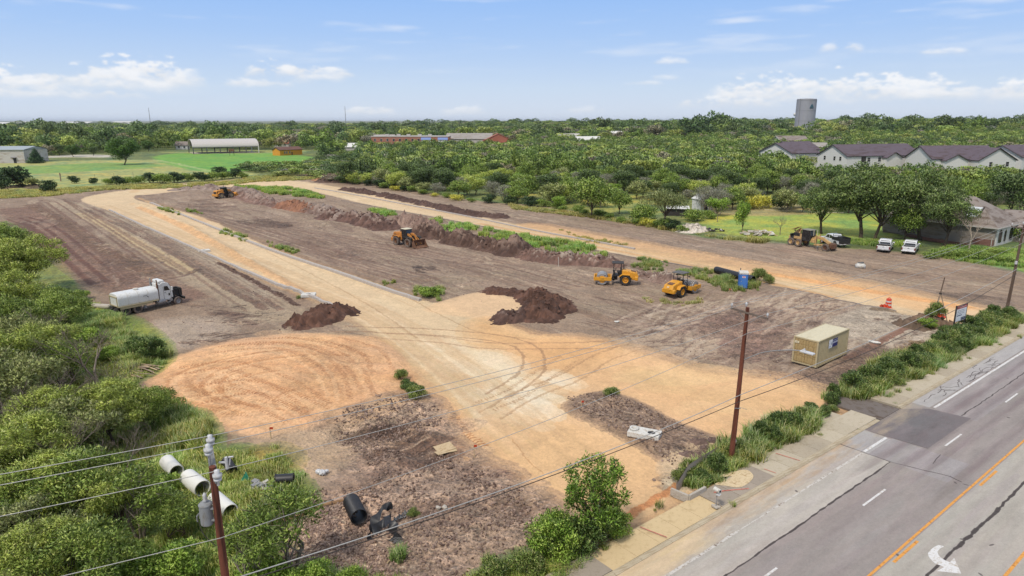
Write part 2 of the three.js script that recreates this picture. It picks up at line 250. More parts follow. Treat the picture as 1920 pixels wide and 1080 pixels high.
  // meadow and mown field on the far left, lawn on the right
  fill([[-312.49, -349.52], [-278.01, -376.14], [-256.06, -396.23], [-222.28, -407.09], [-187.12, -385.93], [-133.46, -326.36], [-107.09, -282.53], [-122.65, -251.06], [-143.42, -236.81], [-161.63, -231.17], [-197.6, -218.99]], [166, 168, 98], [90, 90, 255], 1, 3);
  fill([[-266.93, -326.36], [-242.45, -349.52], [-225.88, -376.14], [-202.71, -376.14], [-177.79, -349.52], [-192.24, -319.3], [-213.14, -299.81]], [128, 158, 76], [90, 70, 255], 0.9, 3);
  fill([[-221.08, -430.67], [-235.29, -471.56], [-233.95, -495.02], [-208.5, -503.37], [-175.75, -520.91], [-150.22, -471.56], [-122.45, -430.67], [-115.84, -376.14], [-118.41, -333.74], [-127.9, -312.53], [-135.62, -312.53]], [112, 164, 58], [60, 60, 255], 1, 2.4); blotch([[-231.67, -457.1], [-208.5, -503.37], [-154.45, -503.37], [-125.23, -407.09], [-130.62, -319.3], [-138.51, -319.3]], 160, 2.2, [138, 168, 74], [60, 60, 255], 0.3, [1, 0], 3); blotch([[-231.67, -457.1], [-208.5, -503.37], [-154.45, -503.37], [-125.23, -407.09], [-130.62, -319.3], [-138.51, -319.3]], 120, 2, [98, 148, 50], [60, 60, 255], 0.3, [1, 0], 3);
  fill([[-254.84, -503.37], [-219.48, -530.15], [-168.49, -549.63], [-154.45, -503.37], [-201.78, -486.95]], [150, 156, 84], [60, 60, 255], 0.8, 1);
  line([[-214.53, -412.74], [-195.57, -391.01], [-166.26, -353.69], [-138.51, -315.88]], 1.5, [206, 198, 160], SMOOTH, 0.9);
  fill([[-291.24, -430.67], [-282.03, -436.99], [-253.5, -436.99], [-268.74, -464.22], [-293.21, -471.56], [-305.38, -457.1]], [196, 192, 186], SMOOTH, 1, 0.6);
  fill([[-132.38, -539.71], [-92.67, -503.37], [-31.95, -520.91], [-35.64, -581.66], [-104.91, -570.58], [-148.27, -605.14]], [186, 180, 168], SMOOTH, 0.9, 1);
  fill([[46.09, -158.64], [57.92, -167.96], [69.24, -169.96], [88.5, -166.01], [90.92, -158.64], [77.95, -137.16], [61.51, -129.58], [50.55, -133.27], [44.13, -139.88]], [160, 174, 76], [70, 80, 255], 1, 2);
  fill([[45.8, -172], [60.81, -185.31], [75.74, -190.21], [85.8, -182.96], [78.12, -172], [59.87, -166.01]], [166, 152, 104], [80, 80, 120], 0.8, 1.5);
  line([[61.08, -179.53], [66.59, -177.31], [73.59, -174.09], [83.03, -170.97]], 1.2, [206, 196, 178], SMOOTH, 0.8);
  fill([[22.22, -203.61], [36.41, -212.57], [47.6, -203.61], [36.66, -187.73], [23.46, -187.73]], [172, 164, 74], GREEN, 0.7, 2);
  fill([[71.71, -115.64], [82.46, -123.86], [90.74, -121.7], [94.69, -115.64], [83.43, -101.24], [77.78, -103.53], [73.16, -109.27]], [122, 146, 66], GREEN, 1, 1);
  blotch([[62.83, -123.86], [74.86, -127.81], [88.11, -124.96], [78.1, -110.14], [71.14, -114.69]], 60, 1.4, [70, 78, 44], GREEN, 0.4);

  blotch([[5.87, -187.73], [44.18, -151.87], [77.22, -262.31], [8.91, -288.07]], 260, 1.8, [166, 164, 82], GREEN, 0.55, [1, 0], 2.5);
  // stripped building land
  fill(SITE, [153, 131, 117], DIRT, 1, 1.2);
  blotch(SITE, 700, 2.0, [174, 153, 138], DIRT, 0.3, BACKDIR, 3); blotch(SITE, 700, 1.6, [126, 103, 90], DIRT, 0.35, MAINDIR, 3);
  scratch(SITE, 3200, 9, 0.3, [122, 98, 86], DIRT, 0.42, MAINDIR, 0.3); scratch(SITE, 2600, 9, 0.28, [190, 171, 157], SOFT, 0.4, BACKDIR, 0.3);
  // left lot in strips
  fill(LOT_LEFT, [146, 124, 110], DIRT, 1, 1.5);
  band([[-130.07, -178.42], [-106.28, -151.87], [-78.81, -119.62], [-62.81, -101.99], [-51.65, -91.72], [-44.23, -87.01]], 8, [131, 99, 86], [200, 120, 0], 0.9);
  band([[-131.13, -186.51], [-107.02, -160.42], [-72.16, -119.62], [-53.71, -100.13]], 3.4, [116, 86, 73], CLOD, 0.7);
  band([[-127.87, -192.75], [-105.18, -169.96], [-71.36, -130.79], [-44.92, -98.33], [-33.99, -85.9], [-28, -78.36]], 6.5, [168, 151, 136], SOFT, 0.85);
  band([[-107.85, -169.96], [-85.17, -144.15], [-60.2, -114.69], [-48.94, -101.99]], 2.6, [192, 166, 132], SOFT, 0.65);
  band([[-113.65, -186.51], [-83.59, -151.87], [-48.23, -107.99], [-32.89, -88.72]], 3.2, [172, 155, 141], SOFT, 0.75);
  for (const [p, w] of [[[[-131.8, -200.79], [-106.41, -172], [-75.78, -137.16], [-53.13, -109.27], [-37.41, -89.3], [-30.1, -80.73]], 0.8], [[[-117.3, -187.73], [-85.98, -151.87], [-59.82, -119.62], [-42.55, -98.33], [-28.14, -80.73]], 0.6], [[[-52.58, -94.92], [-49.64, -98.33], [-48.47, -102.75]], 0.9], [[[-52.65, -90.2], [-45.78, -85.9], [-38.5, -81.97]], 0.6]]) { line(p, w, [112, 86, 77], CLOD, 0.6); line(shift(p, 0.5), w * 0.5, [92, 70, 62], CLOD, 0.5); }
  tracks([[-132.6, -195.36], [-96.73, -151.87], [-66.58, -114.69], [-50.3, -94.92]], 6, 4, [108, 80, 69], DIRT, 0.55, 0.45); tracks([[-112.94, -185.31], [-73.62, -137.16], [-46.5, -103.92], [-26.73, -78.36]], 5, 6, [120, 96, 84], DIRT, 0.5, 0.45);
  tracks([[-118.35, -160.42], [-108.67, -151.87], [-95.27, -137.16], [-76.62, -114.69], [-55.92, -90.2]], 8, 3, [104, 72, 62], DIRT, 0.65, 0.6);
  blotch(LOT_LEFT, 120, 0.8, [118, 92, 81], DIRT, 0.5, MAINDIR, 6); blotch(LOT_LEFT, 90, 0.9, [184, 166, 150], SOFT, 0.45, MAINDIR, 6); scratch(LOT_LEFT, 420, 7, 0.3, [120, 96, 85], DIRT, 0.4, MAINDIR, 0.3); scratch(LOT_LEFT, 320, 6, 0.3, [190, 174, 160], SOFT, 0.4, MAINDIR, 0.3);
  fill([[-41.22, -71], [-39.64, -76.12], [-34.69, -76.12], [-31.35, -71], [-33.88, -66.49], [-35.64, -65.65]], [172, 156, 144], DIRT, 0.7, 1.6);
  scratch([[-38.07, -79.53], [-36.37, -83.24], [-29.94, -80.25], [-27.26, -76.12], [-31.65, -73.17], [-35.18, -74.41]], 90, 1.4, 0.22, [74, 54, 47], CLOD, 0.7, [1, -0.25], 0.7); blotch([[-36.28, -78.36], [-33.84, -80.25], [-29.91, -78.36], [-32.31, -74.83]], 40, 0.28, [84, 62, 54], CLOD, 0.5, [1, -0.25], 2);
  scratch([[-34.83, -67.35], [-33.93, -71.58], [-29.61, -71], [-25.74, -68.23], [-28.96, -65.16]], 120, 1.6, 0.3, [98, 76, 66], CLOD, 0.6, [1, -0.1], 0.8);
  // middle lot
  const MID = [[-109.49, -203.61], [-99.29, -236.81], [-36.29, -178.42], [-6.81, -144.15], [17.33, -114.69], [30.73, -98.33], [37.46, -85.9], [27.05, -71.98], [12.02, -66.49], [3.02, -73.99], [-7.63, -85.9], [-26.57, -103.92], [-70.51, -160.42]];
  scratch(MID, 1200, 12, 0.35, [112, 86, 76], DIRT, 0.45, MAINDIR, 0.2); blotch(MID, 150, 1.0, [122, 97, 86], DIRT, 0.45, MAINDIR, 6); blotch(MID, 130, 1.0, [184, 164, 150], DIRT, 0.4, MAINDIR, 5); scratch(MID, 500, 12, 0.3, [188, 168, 154], SOFT, 0.35, MAINDIR, 0.3);
  tracks([[-91.79, -186.51], [-66.01, -158.64], [-41.37, -130.79], [-22.64, -109.27], [-8.38, -94.92]], 8, 7, [116, 90, 79], DIRT, 0.5); tracks([[-54.93, -151.87], [-33.85, -133.9], [-15.19, -119.62], [-0.85, -105.92], [11.62, -90.2]], 7, 7, [118, 92, 81], DIRT, 0.5);
  blotch([[-93.27, -192.75], [-88.86, -203.61], [-74.31, -186.51], [-72.73, -172], [-82.25, -175.15]], 90, 0.7, [100, 76, 66], CLOD, 0.5, [1, 0], 3);
  blotch([[-64.77, -158.64], [-57.92, -160.42], [-49.71, -153.51], [-48.17, -145.63], [-58.5, -148.69]], 150, 0.5, [90, 68, 58], CLOD, 0.55, [1, 0.1], 2.6);
  blotch([[-49.97, -144.15], [-33.1, -130.79], [-24.69, -119.62], [-11.42, -101.99], [-14.58, -101.24], [-34.18, -119.62]], 60, 0.9, [112, 88, 80], CLOD, 0.4, MAINDIR, 3.5);
  blotch([[-16.91, -105.92], [-11.84, -105.92], [-10.6, -101.99], [-13.77, -101.24]], 40, 0.25, [74, 56, 48], CLOD, 0.6, MAINDIR, 3);
  band([[-98.01, -190.21], [-63.18, -148.69], [-36.48, -114.69], [-19.81, -94.92], [-12.64, -87.01]], 2, [150, 124, 104], DIRT, 0.7); band([[-110.76, -203.61], [-65.19, -147.91], [-35.64, -111.92], [-19.43, -92.97], [-11.58, -84.28]], 1.2, [210, 168, 130], SOFT, 0.8);
  // damp and churned spots of no particular shape
  const damp = (poly, n, size, c, a, dir) => { const [x0, x1, z0, z1] = bounds(poly); for (let k = 0; k < n; k++) { const x = rr(x0, x1), z = rr(z0, z1), s = size * Math.exp(rr(-0.9, 0.9)); if (!inside(poly, x, z)) continue; const ang = Math.atan2(dir[1], dir[0]) + rr(-0.5, 0.5); for (let j = 0; j < 22; j++) { const u = (R() + R() + R() - 1.5) * s * 2.2, v = (R() + R() + R() - 1.5) * s * 0.8, px = x + Math.cos(ang) * u - Math.sin(ang) * v, pz = z + Math.sin(ang) * u + Math.cos(ang) * v; ctx.globalAlpha = a * rr(0.3, 1); ctx.fillStyle = sty(c, CLOD); ctx.beginPath(); ctx.ellipse(px, pz, s * rr(0.15, 0.6), s * rr(0.06, 0.2), ang + rr(-0.5, 0.5), 0, 7); ctx.fill(); } } ctx.globalAlpha = 1; };
  damp(MID, 90, 1.5, [98, 76, 65], 0.4, MAINDIR); damp(LOT_LEFT, 60, 1.3, [98, 74, 63], 0.4, MAINDIR); damp(MID, 60, 1.4, [188, 168, 152], 0.35, MAINDIR); damp(LOT_LEFT, 40, 1.3, [186, 168, 150], 0.35, MAINDIR);
  // the right lot: pale and brown streaks running up to the back road
  const RLOT = [[10.53, -76.12], [18.98, -80.73], [31.91, -85.9], [41.62, -85.9], [43.28, -78.36], [48.01, -73.58], [37.76, -61.73], [28.4, -53.88], [24.79, -57.31], [17.97, -60.28], [13.11, -66.49]];
  fill([[12.31, -68.23], [21.06, -76.12], [33.29, -85.9], [41.22, -88.14], [42.48, -81.97], [33.45, -76.12], [23.5, -68.23], [15.72, -63.56]], [178, 158, 142], DIRT, 0.75, 2);
  scratch(RLOT, 420, 8, 0.35, [122, 98, 90], CLOD, 0.5, along([20.7, -68.23], [30.98, -79.53]), 0.3); scratch(RLOT, 330, 9, 0.4, [196, 178, 165], SOFT, 0.45, along([20.7, -68.23], [30.98, -79.53]), 0.3);
  blotch([[22.92, -76.12], [27.49, -80.73], [29.28, -78.36], [29.1, -68.23], [24, -63.25], [21.26, -68.23]], 70, 0.8, [128, 102, 93], CLOD, 0.45, along([20.7, -68.23], [30.98, -79.53]), 3.5);
  fill([[36.58, -74.83], [45.67, -81.72], [47.55, -74.83], [46.8, -71.58], [40.43, -66.49], [36.93, -68.23], [35.1, -71.58]], [180, 165, 154], [120, 110, 0], 0.85, 1);
  band([[44.25, -80.25], [47.36, -78.83], [48.29, -74.83]], 1.2, [108, 92, 70], [190, 120, 90], 0.8); band([[32.72, -62.94], [41.81, -71], [51.63, -79.53]], 0.9, [122, 78, 68], DIRT, 0.8);
  blotch([[25.42, -58.9], [29.96, -60.28], [38.05, -68.23], [43.65, -68.23], [37.76, -61.73], [28.85, -53.88], [26.14, -53.88]], 90, 0.8, [122, 98, 88], CLOD, 0.5, [1, -0.6], 2.4);
  fill([[22.88, -57.31], [27.17, -57.31], [31.28, -58.9], [28.74, -52.75], [24.46, -49.59], [25.24, -53.88]], [132, 110, 100], CLOD, 0.7, 1.2);
  // far strip between the back road and the thicket
  const STRIP = [[-62.3, -251.06], [-26.48, -212.57], [5.72, -182.96], [27.94, -147.91], [47.93, -126.09], [70.04, -112.83], [79.26, -94.92], [66.56, -78.83], [54.6, -91.72], [38.61, -110.14], [15.16, -137.16], [-23.46, -187.73], [-55.24, -229.35]];
  scratch(STRIP, 700, 16, 0.5, [186, 170, 160], SOFT, 0.35, BACKDIR, 0.08); scratch(STRIP, 700, 14, 0.45, [118, 97, 88], DIRT, 0.35, BACKDIR, 0.1);
  band([[4.83, -153.51], [24.28, -127.81], [38.91, -111.02], [48.6, -101.24]], 2.4, [130, 108, 98], CLOD, 0.7); band([[-13.96, -178.42], [11.47, -145.63], [31.26, -115.64], [43.29, -100.13]], 1.4, [128, 106, 97], DIRT, 0.5);
  blotch([[32.76, -148.69], [38.21, -151.87], [38.98, -141.27], [34.97, -138.5]], 40, 0.5, [88, 76, 76], DIRT, 0.5, BACKDIR, 3);
  line([[51.73, -111.02], [53.8, -108.84], [54.79, -105.92]], 0.7, [92, 74, 66], CLOD, 0.7); line([[56.46, -103.92], [59.34, -101.61], [61.04, -98.69]], 0.5, [80, 66, 58], CLOD, 0.7);
  blotch([[57.04, -87.29], [61.87, -89.3], [63.81, -85.9], [60.26, -82.73], [57.24, -84.28]], 24, 0.9, [104, 86, 76], CLOD, 0.5, BACKDIR, 2.2);

  damp(RLOT, 60, 1.0, [104, 82, 71], 0.45, [1, -0.6]); damp(STRIP, 60, 1.6, [110, 90, 80], 0.4, BACKDIR);
  // compacted road base
  const TAN = [221, 195, 163];
  fill(ROAD_BACK, TAN, SMOOTH, 1, 0.5); fill(ROAD_MAIN, TAN, SMOOTH, 1, 0.4); fill(PAD, [222, 190, 156], SMOOTH, 1, 0.5);
  band([[4.68, -148.69], [23.56, -123.86], [37.2, -105.92], [47.98, -93.29], [53.57, -82.73], [57.6, -77]], 8.5, [229, 186, 140], SMOOTH, 0.75); band([[-7.24, -153.51], [13.98, -126.09], [29.07, -107.15], [36.82, -95.58], [42.12, -87.01]], 1.5, [214, 164, 116], SOFT, 0.8);
  band([[38.88, -101.24], [49.23, -89.9], [54.51, -84.28], [58.72, -79.53]], 1.8, [222, 164, 112], SOFT, 0.8); fill([[50.92, -78.36], [58.25, -80.73], [62.61, -77], [58.5, -71.58], [54.93, -73.17], [50.31, -71.58]], [232, 200, 168], SMOOTH, 0.8, 1);
  band([[-100.1, -182.96], [-76.02, -153.51], [-40.58, -105.92], [-22.77, -82.73]], 1.7, [216, 170, 128], SOFT, 0.9);        // bare strip behind the kerb
  band([[-14.55, -68.23], [-7.21, -53.88], [-2.23, -43.41], [1.65, -37.85]], 3.5, [214, 160, 110], SOFT, 0.6);
  fill([[0, -47.67], [5.11, -50.61], [8.58, -45.88], [11.51, -41.17], [8.82, -37.55], [7.28, -36.19], [3.18, -36.36], [-1.06, -41.17], [-3.07, -45.03]], [224, 184, 142], SMOOTH, 0.85, 3);
  fill([[5.6, -68.23], [11.69, -64.51], [17.03, -58.63], [23.54, -56.54], [25.86, -52.75], [20.95, -48.62], [17.58, -47.12], [15.67, -44.87], [10.45, -51.87], [7.35, -55.06], [3.91, -58.9], [2.14, -64.83]], [223, 180, 138], SMOOTH, 0.8, 3);
  fill([[-3.72, -76.12], [2.29, -70.06], [9.33, -66.83], [4.99, -60.28], [1.07, -64.83], [-3.36, -68.23]], [220, 172, 124], SMOOTH, 0.6, 2);
  // chalky patches
  blotch([[-10.63, -68.23], [-4.59, -70.06], [1.02, -61.73], [1.74, -51.66], [0, -47.67], [-3.76, -49.59], [-7.82, -58.9]], 90, 0.9, [233, 217, 197], SMOOTH, 0.28, MAINDIR, 2); blotch([[0.98, -58.9], [4.99, -60.28], [5.63, -56.29], [1.64, -48.62], [0, -49.59]], 40, 0.8, [237, 223, 206], SMOOTH, 0.4, MAINDIR, 2);
  blotch([[7.3, -63.25], [14.48, -60.28], [21.57, -56.29], [23.43, -51.66], [18.9, -48.62], [13.07, -53.88]], 40, 1.2, [228, 192, 150], SMOOTH, 0.4); fill([[19.39, -48.62], [20.56, -50], [21.75, -49.59], [21.05, -48.05], [19.57, -47.12]], [234, 220, 202], SMOOTH, 0.6, 0.5);
  blotch([[-27.75, -85.9], [-18.03, -85.9], [-9.91, -76.12], [-2.93, -58.9], [-7.5, -56.29], [-15.29, -71.98]], 40, 1.5, [230, 206, 176], SMOOTH, 0.35, MAINDIR, 3); blotch(ROAD_MAIN, 420, 0.9, [208, 164, 122], SMOOTH, 0.26, MAINDIR, 3.5); blotch(ROAD_MAIN, 240, 0.9, [230, 207, 180], SMOOTH, 0.28, MAINDIR, 3);
  blotch(ROAD_BACK, 300, 1.1, [210, 170, 128], SMOOTH, 0.25, BACKDIR, 4); blotch(ROAD_BACK, 200, 1, [232, 212, 186], SMOOTH, 0.3, BACKDIR, 4);
  // wheel marks on it
  tracks([[-111.44, -187.73], [-67.12, -137.16], [-34.67, -98.33], [-16.11, -76.12], [-4.69, -56.29], [1.51, -44.21], [5.27, -37.85]], 14, 3.4, [196, 162, 126], SMOOTH, 0.22, 0.5); tracks([[-66.19, -251.06], [-22.6, -180.66], [4.5, -142.7], [22.79, -119.62], [37.82, -98.33], [47.17, -85.9]], 10, 2.6, [200, 168, 134], SMOOTH, 0.25, 0.5);
  scratch(ROAD_MAIN, 260, 10, 0.16, [190, 152, 114], SMOOTH, 0.28, MAINDIR, 0.1);
  line([[-43.68, -119.62], [-28.37, -98.33], [-17.26, -81.97], [-10.32, -70.06]], 0.22, [168, 132, 100], SMOOTH, 0.4); line([[-31.01, -114.69], [-18.29, -94.92], [-8.27, -78.36], [-3.53, -71.98], [2.27, -69.32]], 0.22, [164, 130, 98], SMOOTH, 0.4);
  for (const o of [0, 2.1]) { line(shift([[-18.61, -73.58], [-12, -73.58], [-5.91, -72.37], [0, -70.06], [2.73, -66.49], [3, -60.28], [1.41, -56.29], [-0.45, -53.31]], o), 0.3, [146, 112, 88], SOFT, 0.45); line(shift([[-21.65, -71.58], [-15.21, -71.58], [-8.07, -70.43], [-2.24, -68.23], [4.48, -68.23], [10.63, -68.23]], o * 0.9), 0.32, [150, 116, 92], SOFT, 0.4); line(shift([[-2.56, -50.61], [0.46, -55.06], [4.4, -58.9], [8.54, -64.83], [12.16, -67.35]], o), 0.28, [160, 124, 94], SOFT, 0.4); }
  treads([[-2.39, -51.66], [0, -54.12], [2.42, -58.22], [5.77, -63.56]], 2, [158, 120, 90], SOFT, 0.55, 0.3, 0.45); treads([[-5.49, -50.1], [-4.39, -47.12], [-2.64, -44.21]], 1.6, [160, 104, 66], SOFT, 0.7, 0.36, 0.7); treads([[-6.01, -49.1], [-4.64, -46.32], [-3.14, -43.73]], 0, [160, 104, 66], SOFT, 0.7, 0.36, 0.8);
  line([[0, -45.88], [1.1, -42.79], [2.11, -40.81]], 0.12, [184, 140, 100], SMOOTH, 0.6); line([[-1.08, -41.89], [0.18, -40.81], [1.71, -39.45]], 0.3, [196, 148, 104], SMOOTH, 0.5);
  // loose clay on the left
  fill(MOUND, [224, 181, 145], [70, 48, 0], 1, 0.9);
  blotch(MOUND, 200, 1, [224, 178, 138], SOFT, 0.35, [1, 0.4], 2.5); blotch(MOUND, 160, 0.8, [208, 156, 114], SOFT, 0.3, [1, 0.4], 2.5);
  for (let k = 0; k < 26; k++) {                                     // sweeping curves left by the machine that spread it
    const t = k / 26, arc = []; const ccx = mix(-14, -22, R()), ccz = mix(-52, -58, R()), ra = 3.5 + 13 * t + rr(-0.5, 0.5), a0 = rr(1.6, 2.6), a1 = a0 + rr(1.2, 2.4);
    for (let i = 0; i <= 10; i++) { const an = mix(a0, a1, i / 10); arc.push([ccx + Math.cos(an) * ra * 1.35, ccz + Math.sin(an) * ra * 0.8]); }
    if (!arc.every((p) => inside(MOUND, p[0], p[1]))) { const f = arc.filter((p) => inside(MOUND, p[0], p[1])); if (f.length < 4) continue; arc.length = 0; arc.push(...f); }
    if (k % 2) treads(arc, 2.0, [172, 122, 84], [70, 50, 0], 0.5, 0.3, 0.5); else { line(arc, 0.3, [188, 136, 96], SOFT, 0.5); line(shift(arc, 0.55), 0.3, [228, 186, 148], SOFT, 0.5); }
  }
  for (const p of [[[-30.79, -58.9], [-26.96, -60.28], [-20.63, -56.29], [-15.33, -50.61]], [[-27.04, -53.88], [-23.54, -55.3], [-18.5, -52.53], [-15.05, -49.59]], [[-29.89, -64.83], [-23.93, -66.15], [-16.98, -60.28], [-13.52, -53.88]], [[-28.2, -67.35], [-21.01, -67.35], [-14.29, -61.73]], [[-24.62, -68.23], [-19.44, -65.65], [-14.66, -58.9], [-12.38, -52.75]], [[-24.7, -50.61], [-22.02, -52.53], [-18.74, -50.61], [-16.43, -48.62]], [[-19.03, -68.23], [-14.41, -64.83], [-11.73, -58.9]]]) { treads(p, 1.9, [166, 114, 76], [70, 50, 0], 0.6, 0.3, 0.5); line(shift(p, 2), 0.35, [230, 188, 150], SOFT, 0.5); }
  // churned dark soil
  fill(MULCH, [150, 123, 109], [200, 95, 0], 1, 1.8);
  scratch(MULCH, 1300, 1.2, 0.16, [90, 68, 59], CLOD, 0.5, [1, -0.35], 0.6); scratch(MULCH, 1500, 0.9, 0.13, [182, 158, 146], CLOD, 0.6, [1, -0.35], 0.7);
  blotch([[-9.87, -42.64], [-6.04, -44.21], [-2.09, -40.46], [-0.67, -38.48], [-2.99, -33.93], [-6.31, -36.08], [-8.94, -39.78]], 120, 0.5, [88, 68, 62], CLOD, 0.4, [1, -0.35], 2.4); blotch(MULCH, 260, 0.8, [172, 148, 134], CLOD, 0.4, [1, -0.35], 2.6); blotch([[-13.97, -48.62], [-10.41, -51.66], [-6.51, -51.66], [-5.16, -46.76], [-7.43, -43.41], [-12.27, -45.03]], 60, 0.7, [182, 156, 138], CLOD, 0.5, [1, -0.4], 2.4); blotch([[-7.07, -52.75], [-3.77, -44.21], [-0.35, -40.46], [0, -37.85], [-2.06, -39.78], [-4.83, -43.41]], 50, 0.35, [204, 158, 118], SOFT, 0.5, [1, 0.8], 2); blotch([[-15.05, -49.59], [-9.01, -53.88], [-7.05, -52.53], [-10.68, -48.62], [-13.37, -46.32]], 50, 0.45, [208, 170, 136], SOFT, 0.45, [1, -0.4], 2.4);
  blotch([[-10.9, -47.67], [-8.07, -47.67], [-4.22, -45.03], [-4.75, -42.64], [-8.91, -43.41]], 40, 0.5, [84, 62, 50], CLOD, 0.5, [1, -0.5], 2.6); line([[-9.94, -43.02], [-8.36, -44.53], [-6.72, -46.58]], 0.5, [84, 64, 54], CLOD, 0.6); line([[-9.53, -42.79], [-7.9, -44.05], [-6.24, -45.88]], 0.18, [176, 152, 134], CLOD, 0.7);
  fill([[-12.63, -36.08], [-10.46, -37.55], [-8.21, -36.08], [-7.98, -33.43], [-9, -31.54], [-11.38, -31.99]], [186, 158, 142], CLOD, 0.75, 1.2); fill([[-18.93, -43.41], [-17.16, -45.88], [-14.23, -46.58], [-12.07, -44.21], [-12.75, -41.17], [-13.96, -40.46]], [190, 164, 140], DIRT, 0.7, 1.2);
  scratch([[-13.16, -37.85], [-8.21, -36.08], [-5.91, -33.43], [-5.3, -29.42], [-9.54, -29.42], [-11.95, -31.99]], 800, 0.7, 0.12, [116, 92, 82], CLOD, 0.6, [1, 0], 3); scratch([[-13.16, -37.85], [-8.21, -36.08], [-5.91, -33.43], [-5.3, -29.42], [-9.54, -29.42], [-11.95, -31.99]], 500, 0.6, 0.12, [222, 200, 182], CLOD, 0.6, [1, 0], 3);
  fill(ISLAND, [140, 116, 104], [200, 110, 0], 1, 0.7);
  scratch(ISLAND, 500, 1.2, 0.14, [88, 70, 62], CLOD, 0.6, along([6.07, -51.66], [13.89, -42.64]), 0.4); scratch(ISLAND, 300, 1.1, 0.14, [184, 162, 146], CLOD, 0.6, along([6.07, -51.66], [13.89, -42.64]), 0.4);
  fill([[12.25, -43.41], [14.77, -45.71], [15.6, -44.37], [13.35, -42.04]], [186, 160, 138], DIRT, 0.8, 0.4); fill([[11.33, -41.75], [13.92, -44.05], [14.66, -42.79], [12.21, -40.46]], [112, 92, 84], CLOD, 0.8, 0.4); fill([[10.04, -41.75], [11.88, -43.41], [12.04, -41.17], [10.3, -39.45]], [212, 186, 160], DIRT, 0.9, 0.4);
  fill([[9.89, -39.45], [11.69, -41.17], [11.69, -39.78], [10.05, -38.35]], [204, 190, 176], SOFT, 0.7, 0.4); band([[6.92, -35.97], [9.28, -38.16], [10.65, -39.45]], 0.6, [196, 126, 80], SOFT, 0.8);
  // growth creeping in
  fill([[-11.17, -26.49], [-11.94, -31.09], [-13.89, -34.71], [-12.57, -36.95], [-13.65, -39.45], [-16.76, -42.49], [-19.56, -44.05], [-19.13, -41.17], [-19.94, -39.78], [-19.75, -33.93], [-16.03, -26.49]], [98, 120, 50], GREEN, 1, 1); fill([[-27.11, -48.62], [-25.27, -50], [-22.14, -46.58], [-21.09, -43.41], [-23.39, -43.41], [-26.52, -45.88]], [104, 128, 54], GREEN, 0.9, 0.8); fill([[-18.31, -43.73], [-16.66, -44.37], [-14.57, -42.49], [-14.88, -41.17], [-17.21, -41.75]], [128, 122, 66], [150, 120, 200], 0.7, 0.8);
  fill([[-51.11, -81.97], [-43.98, -76.12], [-35.52, -66.49], [-32.95, -60.28], [-34.23, -56.29], [-39.59, -58.9], [-52.03, -76.12]], [112, 134, 54], GREEN, 0.9, 1); fill([[-2.56, -28.26], [-0.83, -30.83], [1.14, -31.99], [2.71, -30.23], [1.01, -27.89]], [104, 124, 54], GREEN, 1, 0.8);
}

